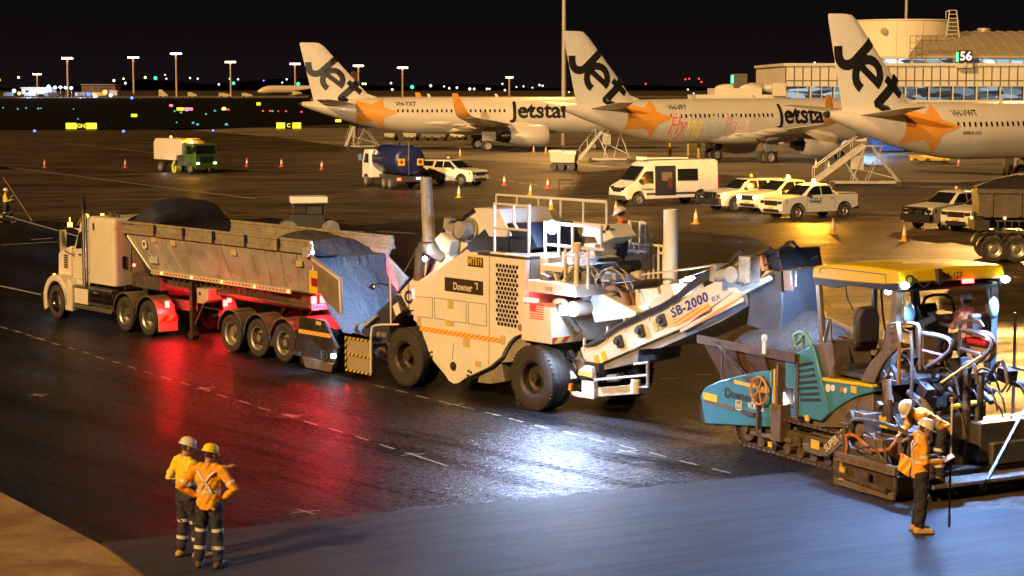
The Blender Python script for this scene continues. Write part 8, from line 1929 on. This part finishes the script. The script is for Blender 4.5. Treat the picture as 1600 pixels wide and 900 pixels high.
# far apron masts
FM = thing('floodlight_mast', '', 'light mast'); b = MB(); b.cyl((0, 0, 0), (0, 0, 1), .75, .6, n=8); fp = part('pole', b, M('far_mast', (.60, .45, .28), .6), FM)
b = MB(); b.bx(-4.2, 4.2, -.8, .8, -.5, .6); fh = part('lamp_head', b, EM('far_flood', (1, .76, .48), 16), FM)
first_ = True
for i, (u, vt, D, lb) in enumerate(((58, 116, 1500, 'short far floodlight mast beside the white-lit shed'), (105, 91, 1420, 'far floodlight mast behind the blue-white lamps at left'), (208, 90, 1420, 'far floodlight mast right of the brown far building'), (275, 84, 1400, 'tallest of the far floodlight masts'), (360, 97, 1500, 'far floodlight mast left of the distant white aircraft'),
        (461, 100, 1500, 'far floodlight mast just left of the left jet tail'), (560, 103, 1500, 'far floodlight mast right of the left jet tail'), (629, 106, 1500, 'far floodlight mast above the left jet fuselage'), (796, 121, 1600, 'lone far floodlight mast above the left jet airline name'))):
    o = FM if first_ else dup(FM); first_ = False
    p_ = AT(u, vt, D); o.location = (p_[0], D, 0)
    for c_ in kids(o):
        if c_.name.startswith('pole'): c_.scale = (1, 1, p_[2]); 
        else: c_.location = (0, 0, p_[2]); c_.scale = (.75 if i in (8, 0) else .95,)*3
    o['label'] = lb; o['group'] = 'floodlight masts of the far apron'; o['category'] = 'light mast'
# distant small lamps
LC = {'w': EM('far_white', (.7, .85, 1), 1.6), 'y': EM('far_yellow', (1, .75, .3), 4), 'g': EM('far_green', (.05, .9, .45), 1.8), 'r': EM('far_red', (1, .05, .04), 3), 'b': EM('far_blue', (.12, .18, 1), 3), 'c': EM('far_cyan', (.08, .5, .6), .7), 'o': EM('far_orange', (1, .45, .08), 5)}
cache = {}
NAMES = dict(w='white', y='warm yellow', g='green', r='red', b='blue', c='cyan', o='orange')
def dot(u, v, D, c, r, kind, label, cat, group):
    key = (c, kind, round(r, 2)); p_ = AT(u, v, D)
    if key not in cache:
        m_ = MB(); m_.ball((0, 0, 0), r, n=8, m_=6); o = part(kind, m_, LC[c]); cache[key] = o
    else: o = cache[key].copy(); COL.objects.link(o)
    o.location = p_; tag(o, label, cat, group); return o
for u, v, c, r in ((-2, 125, 'o', 1.6), (29, 121, 'y', 1.2), (178, 126, 'w', 1.4), (196, 130, 'w', 1.2), (227, 121, 'y', 1.2), (193, 123, 'y', .9), (243, 122, 'g', 1.8), (258, 117, 'w', .8), (260, 123, 'w', .9), (297, 122, 'w', 1.0), (309, 123, 'w', 1.0), (342, 132, 'w', 1.1), (359, 123, 'w', .9), (365, 130, 'g', 1.6), (372, 124, 'w', 1.0), (412, 126, 'b', .8), (441, 129, 'w', .9), (448, 124, 'w', 1.0), (466, 131, 'g', 1.8),
        (552, 128, 'w', .9), (558, 134, 'g', 1.7), (567, 131, 'y', 1.0), (571, 131, 'y', 1.0), (532, 104, 'r', .8), (611, 130, 'w', 1.1), (613, 140, 'w', 1.2), (644, 136, 'g', 1.9), (673, 134, 'w', 1.4), (694, 135, 'w', .9), (702, 138, 'w', 1.1), (714, 137, 'w', 1.2), (734, 139, 'w', 1.4), (741, 139, 'w', 1.2), (761, 139, 'w', 1.1), (765, 139, 'w', 1.0), (789, 141, 'w', 1.1), (807, 136, 'w', .8), (818, 135, 'w', .9), (832, 137, 'w', .8), (843, 133, 'w', 1.1), (848, 134, 'w', 1.0), (785, 131, 'y', .8),
        (1009, 131, 'r', .8), (1071, 124, 'r', .8), (1077, 123, 'r', .8), (1092, 123, 'r', .8), (1096, 128, 'r', .8), (1216, 116, 'r', .9), (1220, 116, 'r', .9), (1075, 140, 'w', .9), (1084, 146, 'w', .8), (889, 144, 'w', .8), (1273, 98, 'w', 1.0)):
    dot(u, v, 1900, c, r, 'distant_lamp', '%s pin-point lamp on the dark horizon' % NAMES[c], 'distant lamp', '%s lamps on the dark horizon' % NAMES[c])
for u, v, c, r in ((54, 205.5, 'b', .26), (193, 206, 'b', .26), (333, 204.5, 'b', .2), (206, 153.5, 'b', .8), (5, 169, 'c', .3), (28, 171, 'c', .35), (41, 169.5, 'c', .35), (60, 170.5, 'c', .4), (64, 170, 'c', .3), (115, 171, 'c', .25), (273, 174.5, 'c', .35), (283, 176.5, 'c', .4), (292, 174, 'c', .35), (322, 179, 'c', .3), (336, 174, 'c', .4), (302, 193, 'c', .3), (309, 195.5, 'c', .3), (354, 195.5, 'c', .35), (276, 192, 'c', .18), (122, 186.5, 'c', .2), (426, 174.5, 'c', .35),
        (357, 172, 'r', .35), (411, 174, 'r', .3), (422, 174, 'r', .3), (435, 174.5, 'r', .2), (447, 174.5, 'r', .25), (471, 175.5, 'r', .3), (350, 171.5, 'o', .8)):
    D = H*F/max(12, (v-137)); dot(u, v-.6, min(D, 900), c, r*.9, 'taxiway_light', '%s taxiway light in the dark grass' % NAMES[c], 'taxiway light', '%s taxiway lights' % NAMES[c])
# lit taxiway signs
SGY = EM('sign_lime', (.80, .85, .04), 1.3); SGP = EM('sign_pink', (.9, .25, .5), 1.0)
def tsign(u0, u1, v0, v1, label, mid=None, m_=SGY, tx_=None):
    D = H*F/(v1-137)*.985; p0, p1_ = AT(u0, v1, D), AT(u1, v0, D); t = thing('taxiway_sign', label, 'sign', loc=(p0[0], D, 0), group='lit taxiway signs')
    w_ = p1_[0]-p0[0]; h_ = p1_[2]-p0[2]
    segs = [(0, .34), (.66, 1)] if mid else [(0, 1)]
    for a_, c_ in segs: b = MB(); b.bx(w_*a_, w_*c_, 0, .3, .15, .15+h_); part('panel', b, m_, t)
    if mid: b = MB(); b.bx(w_*.36, w_*.64, .02, .28, .15, .15+h_); q_ = part('dark_panel', b, BLACKP, t); txt(mid, h_*.9, SGY, q_, (w_*.5, -.01, .15+h_*.5), off=.01)
    b = MB(); b.bx(.2, w_-.2, .1, .2, 0, .16); part('foot', b, BLACKP, t)
tsign(103, 150.5, 192, 201.5, 'wide lime-lit taxiway sign with a dark middle, at the left', mid='SGN2')
tsign(432, 470, 191.5, 200.5, 'lime-lit taxiway sign just left of the left jet tail', mid='C')
tsign(205, 214, 178, 182.5, 'small lime-lit sign above the left sweeper'); tsign(276, 286.5, 168, 172.5, 'small lime-lit sign beside the pink one'); tsign(287.5, 301, 168, 172.5, 'small pink-lit sign beside the lime one', m_=SGP); tsign(264.5, 270, 163, 166.5, 'tiny pink-lit sign, farthest of the signs', m_=SGP); tsign(401, 407, 160, 164.5, 'tiny lime-lit sign below the distant white aircraft'); tsign(524, 533, 186.5, 190.5, 'small lime-lit sign under the left jet tail')
# far left buildings and vehicles
FD = 1380.0
fx = lambda u: AT(u, 150, FD)[0]; fz = lambda v: AT(800, v, FD)[2]
def simple(name, label, cat, parts_, grp=None):
    t = thing(name, label, cat, loc=(0, 0, 0), group=grp)
    for nm, (u0, u1, v0, v1, y0, y1, m_) in parts_: b = MB(); b.bx(fx(u0), fx(u1), FD+y0, FD+y1, max(0, fz(v0)), fz(v1)); part(nm, b, m_, t)
    return t
SHW = EM('shed_wall_glow', (.42, .55, .70), .55)  # wall glows by itself for the blue-white light falling on it
simple('lit_shed', 'low white shed lit blue-white at the far left', 'shed', [('wall', (34, 81, 147, 138, 0, 14, SHW)), ('roof', (33, 82, 138, 136.4, -1, 15, WHITE)), ('door', (40, 45, 147, 141, -.3, 0, BLACKP))])
simple('brown_building', 'long low brown building behind the left masts', 'building', [('wall', (118, 171, 149, 132.5, 20, 40, M('far_brown', (.16, .08, .03), .7))), ('roof', (117, 172, 132.5, 131.4, 19, 41, M('far_roof', (.3, .2, .1), .7)))]+[('window', (u, u+3, 139, 136, 19.6, 20, BLACKP)) for u in (138, 146, 153, 160)])
simple('cream_shed', 'small cream shed right of the long brown building', 'shed', [('wall', (171, 183, 149, 142, 0, 10, CLAD)), ('roof', (170.5, 183.5, 142, 141, -.5, 10.5, CLAD))])
for i, (u, v, lb) in enumerate(((81.5, 135, 'first blue-white work floodlight from the left on the far apron'), (91.5, 136.5, 'second blue-white work floodlight from the left on the far apron'), (100, 136.5, 'middle one of the five blue-white work floodlights'), (108, 137, 'fourth blue-white work floodlight from the left on the far apron'), (116.5, 137.5, 'rightmost of the five blue-white work floodlights'))):
    t = thing('work_floodlight', lb, 'floodlight', loc=(fx(u), FD-10, 0), group='blue-white work floodlights'); z_ = AT(u, v, FD-10)[2]
    b = MB(); b.ball((0, 0, z_), 1.15, n=10, sc=(1, .6, .8)); part('lamp_head', b, EM('work_blue', (.55, .78, 1), 9), t); b = MB(); b.cyl((0, 0, 0), (0, 0, z_), .15); part('post', b, STEEL, t)
lamp('work_flood_light', (fx(60), FD-25, 9), 26000, (.6, .75, 1), None, size=1); lamp('work_flood_light', (fx(140), FD-25, 7), 16000, (.6, .7, 1), None, size=1)
def far_truck(u0, u1, label, cm, bm_):
    t = thing('distant_truck', label, 'truck', loc=(fx(u0), FD-20, 0)); w_ = fx(u1)-fx(u0)
    b = MB(); b.bx(0, w_*.25, 0, 2.5, .8, 3.4); part('cab', b, cm, t); b = MB(); b.bx(w_*.28, w_, 0, 2.5, 1.1, 3.6); part('body', b, bm_, t)
    for k in (.12, .5, .7, .88): b = MB(); b.cyl((w_*k, -.1, .6), (w_*k, .5, .6), .6, n=12); part('wheel', b, BLACKP, t)
GYD = M('far_grey', (.2, .22, .26), .6)
far_truck(17, 31, 'small blue-lit vehicle at the far left', GYD, M('far_bluegrey', (.15, .3, .5), .5)); far_truck(49, 67, 'grey tipper truck in front of the lit shed', GYD, GYD); far_truck(80, 101, 'dark tipper truck under the blue-white floodlights', GYD, M('far_dark', (.05, .05, .05), .6))
far_truck(127, 143, 'low dark vehicle in front of the brown building', GYD, M('far_dark2', (.05, .04, .03), .6)); far_truck(145, 175, 'blue and amber maintenance vehicle in front of the brown building', M('far_blue_p', (.05, .12, .35), .5), M('far_amber', (.6, .3, .05), .5))
dot(149, 151, FD-30, 'w', 1.6, 'distant_lamp', 'bright white lamp low beside the blue maintenance vehicle', 'distant lamp', None); dot(22, 142, FD-30, 'w', 1.4, 'distant_lamp', 'white lamp above the small blue-lit vehicle', 'distant lamp', None); dot(30, 146, FD-30, 'o', 1.1, 'distant_lamp', 'orange lamp beside the small blue-lit vehicle', 'distant lamp', None); dot(164, 144, FD-30, 'o', 1.5, 'distant_lamp', 'orange lamp on top of the blue maintenance vehicle', 'distant lamp', None); dot(173, 149, FD-30, 'w', 1.3, 'distant_lamp', 'white lamp at the right end of the maintenance vehicle', 'distant lamp', None)
# stepped white shapes on the far apron
for u0, u1, v1, lb in ((252, 266, 140, 'white passenger stairs truck on the far apron'), (297, 311, 144, 'low white ground vehicle on the far apron'), (345, 365, 145, 'pale baggage tug on the far apron'), (381, 397, 145, 'white wedge-shaped loader beside the distant aircraft')):
    t = thing('ground_vehicle', lb, 'airport vehicle', loc=(fx(u0), FD-10, 0), group='ground vehicles on the far apron'); w_ = fx(u1)-fx(u0); h_ = fz(v1)
    b = MB(); b.prism([(0, .6), (w_, .6), (w_, 1.8), (w_*.35, h_), (0, h_)], 0, 3); part('body', b, CLAD, t)
    for k in (.2, .8): b = MB(); b.cyl((w_*k, -.1, .6), (w_*k, .5, .6), .6, n=12); part('wheel', b, BLACKP, t)
# distant aircraft
def far_plane(unose, D, L, ang, label, fin=True, r=2.9):
    x, _, _ = AT(unose, 150, D); t = thing('distant_aircraft', label, 'aircraft', loc=(x, D, 0), rz=ang)
    b = MB(); rg = []
    for k, rr, dz in ((0, .05, -1.0), (.02, .4, -.8), (.05, .72, -.5), (.10, .95, -.1), (.14, 1, 0), (.68, 1, 0), (.82, .75, .5), (.93, .4, 1.1), (1, .12, 1.5)): rg.append([(L*k, r*rr*math.cos(2*math.pi*j/16), 5.4+dz+r*rr*math.sin(2*math.pi*j/16)) for j in range(16)])
    b.loft(rg); part('fuselage', b, M('far_white_paint', (.75, .66, .52), .4), t, smooth=60)
    for s_ in (-1, 1):
        b = MB(); rg = [[(L*.34+a*.6, s_*y, 4.2+dz+q), (L*.34+a*.6+c_, s_*y, 4.2+dz), (L*.34+a*.6+c_*.4, s_*y, 4.2+dz-q)] for a, c_, y, dz, q in ((0, 12, 2, 0, .7), (14, 6, 14, 1.5, .4), (28, 2, 29, 3.5, .15))]; b.loft(rg); part('wing', b, MATS['far_white_paint'], t)
        b = MB(); b.lathe([(1.3, 0), (1.6, 1), (1.6, 3.5), (.9, 6)], c=(L*.33, s_*9.5, 3.0), ax='x', n=16); part('engine', b, MATS['far_white_paint'], t, smooth=60)
        b = MB(); b.cyl((L*.52, s_*4, .8), (L*.52, s_*4, 4), .3); b.cyl((L*.52, s_*4-.5, .8), (L*.52, s_*4+.5, .8), .8); part('main_gear', b, BLACKP, t)
    if fin: b = MB(); b.prism([(L*.84, 8), (L*.93, 17.5), (L*.98, 17.5), (L*.99, 7.5)], -.25, .25); part('fin', b, M('far_fin', (.16, .07, .06), .5), t)
far_plane(402, 1250, 66, math.radians(12), 'distant white wide-body aircraft facing left beside the left jet tail')
# ================================================================ APRON EQUIPMENT
GSE = M('stair_metal', (.36, .32, .25), .45, .4, var=.2)
def stairs(u0, v0, u1, v1, ur, label):
    D = H*F/(v0-137); k = D/F; x0 = AT(u0, v0, D)[0]; t = thing('passenger_stairs', label, 'stairs', loc=(x0, D, 0), rz=math.radians(-4), group='aircraft boarding stairs')
    L1 = (u1-u0)*k; Hh = (v0-v1)*k; LR = (ur-u0)*k
    for yy in (0, 1.5):
        b = MB(); b.bar((0, yy, .3), (L1, yy, Hh), .12, .3); part('stringer', b, GSE, t)
        b = MB(); b.tube([(0, yy, .3), (0, yy, 1.3), (L1, yy, Hh+1.0), (L1+1.2, yy, Hh+1.0), (L1+1.2, yy, Hh)], .04)
        for q in (.25, .5, .75): b.bar((L1*q, yy, Hh*q+.1), (L1*q, yy, Hh*q+1.1), .04)
        part('handrail', b, GSE, t)
    b = MB(); n = 14
    for q in range(n): b.bx(L1*q/n, L1*q/n+.26, .05, 1.45, .3+(Hh-.3)*q/n, .35+(Hh-.3)*q/n+.03)
    part('tread', b, M('tread_dark', (.10, .09, .07), .6), t)
    b = MB(); b.bx(L1, L1+1.3, 0, 1.5, Hh-.1, Hh); part('platform', b, GSE, t)
    b = MB()
    for yy in (0, 1.5):
        b.bar((L1, yy, Hh), (L1*.75, yy, .3), .08); b.bar((L1+.4, yy, Hh), (LR, yy, .3), .08); b.bar((L1+1.2, yy, Hh), (L1*1.05, yy, .3), .06); b.bar((L1*.3, yy, .3), (LR, yy, .3), .12); b.bar((L1*.8, yy, Hh*.45), (LR*.95, yy, Hh*.2), .05); b.bar((L1*.6, yy, Hh*.6), (L1*.9, yy, .3), .06)
    part('support_frame', b, GSE, t)
    b = MB(); b.bx(L1*.72, L1*.98, .1, 1.4, Hh*.42, Hh*.75); part('panel', b, GSE, t)
    for q in (L1*.35, LR*.98):
        for yy in (-.1, 1.6): b = MB(); b.cyl((q, yy-.08, .2), (q, yy+.08, .2), .2, n=12); part('wheel', b, BLACKP, t)
stairs(1272, 291, 1350, 226, 1405, 'boarding stairs under the tail of the right-hand jet, behind the parked utes')
stairs(905, 253, 955, 186, 983, 'boarding stairs under the tail of the middle jet')
stairs(540, 232, 556, 190, 590, 'steep boarding stairs under the tail of the left jet')
def cart(u0, u1, v0, v1, label, m_=CLAD, roof=True, cat='cart', name='baggage_cart'):
    D = H*F/(v1-137); k = D/F; t = thing(name, label, cat, loc=(AT(u0, v1, D)[0], D, 0), rz=math.radians(-12)); w_ = (u1-u0)*k*.95; h_ = (v1-v0)*k
    b = MB(); b.prism([(0, h_*.95), (w_*.05, h_*.38), (w_*.95, h_*.38), (w_, h_*.95)], 0, 1.6); part('body', b, m_, t, bev=.03)
    if roof: b = MB(); b.bx(-.05, w_*.5, -.05, 1.65, h_*.92, h_); b.bx(w_*.52, w_+.05, -.05, 1.65, h_*.80, h_*.98); part('cover', b, WHITE, t)
    b = MB(); b.bx(w_*.05, w_*.95, .2, 1.4, h_*.25, h_*.35); part('chassis', b, DARKM, t)
    for q in (.15, .45, .85):
        for yy in (.1, 1.5): b = MB(); b.cyl((w_*q, yy-.1, .28), (w_*q, yy+.1, .28), .28, n=12); part('wheel', b, BLACKP, t)
cart(858, 902, 234, 265, 'pale two-part baggage cart left of the middle boarding stairs')
cart(600, 618, 207, 219, 'small dome-topped pale cart under the left jet', roof=False); cart(630, 652, 207, 219, 'pale boxy cart under the left jet belly'); cart(658, 700, 208, 219, 'long dark loader under the left jet belly', m_=GREYP, roof=False, cat='loader', name='belt_loader'); cart(703, 728, 208, 218, 'white open dolly behind the left jet wheels', m_=WHITE, roof=False)
cart(1420, 1488, 241, 256, 'long yellow belt loader parked under the right-hand jet', m_=M('loader_yellow', (.7, .5, .08), .5), roof=False, cat='loader', name='belt_loader')
t = thing('blue_container', 'blue-lit container box behind the right boarding stairs', 'container', loc=(AT(1362, 240, 205)[0], 205, 0)); b = MB(); b.bx(0, 3.4, 0, 3, .2, 3.6); part('box', b, M('container_blue', (.03, .12, .5), .5), t)
b = MB(); b.bx(-.02, 3.42, -.03, 0, 1.9, 2.1); part('lit_strip', b, EM('lit_blue', (.2, .45, 1), 2.5), t)
t = thing('blue_container', 'larger blue container box under the right jet belly', 'container', loc=(AT(1402, 240, 212)[0], 212, 0)); b = MB(); b.bx(0, 5.6, 0, 3, .2, 3.4); part('box', b, MATS['container_blue'], t)
b = MB(); b.cyl((2.6, -1, .3), (2.6, -1, 2.3), .6, .5); part('white_drum', b, WHITE, t)
lamp('blue_area_light', (AT(1360, 240, 199)[0], 199, 4), 1800, (.35, .6, 1), None, size=.4)
t = thing('lit_steps', 'blue-lit steps seen behind the right boarding stairs', 'steps', loc=(AT(1308, 240, 208)[0], 208, 0)); b = MB()
for k in range(8): b.bx(k*.45, k*.45+.5, 0, 1.6, .2+k*.4, .3+k*.4)
b.bar((0, 0, .3), (3.6, 0, 3.5), .1, .3); b.bar((0, 0, 1.3), (3.6, 0, 4.5), .06); part('steps', b, M('lit_steel', (.5, .6, .7), .4), t)
BOL = M('bollard_yellow', (.65, .45, .05), .5)
for u, v, lb in ((1047, 244, 'thin yellow bollard under the middle jet belly, leftmost'), (1092, 248, 'thin yellow bollard left of the middle jet far wheels'), (1212, 252, 'thin yellow bollard right of the middle jet wheels'), (1076, 242, 'thin pale bollard under the middle jet belly')):
    D = H*F/(v-137); b = MB(); b.cyl((0, 0, 0), (0, 0, 2.6), .16); o = part('bollard', b, BOL); o.location = (AT(u, v, D)[0], D, 0); tag(o, lb, 'bollard', 'bollards under the middle jet')
ORD = ['first', 'second', 'third', 'fourth', 'fifth', 'sixth', 'seventh', 'eighth', 'ninth', 'tenth', 'eleventh', 'twelfth', 'thirteenth', 'fourteenth', 'fifteenth', 'sixteenth', 'seventeenth', 'eighteenth', 'nineteenth', 'twentieth']
ORD += ['twenty-'+q for q in ORD[:9]]+['thirtieth']+['thirty-'+q for q in ORD[:9]]
for key in ('distant_lamp', 'taxiway_light'):
    for cn in NAMES.values():
        L_ = sorted([o for o in bpy.data.objects if o.name.startswith(key) and o.get('group', '').startswith(cn+' ')], key=lambda o: o.location.x/o.location.y)
        for i, o in enumerate(L_):
            if len(L_) > 1: o['label'] = '%s %s %s from the left %s' % (ORD[i], cn, 'pin-point lamp' if key[0] == 'd' else 'taxiway light', 'on the dark horizon' if key[0] == 'd' else 'in the dark grass')
if 's' in _tc: bpy.data.scenes.remove(_tc['s'])
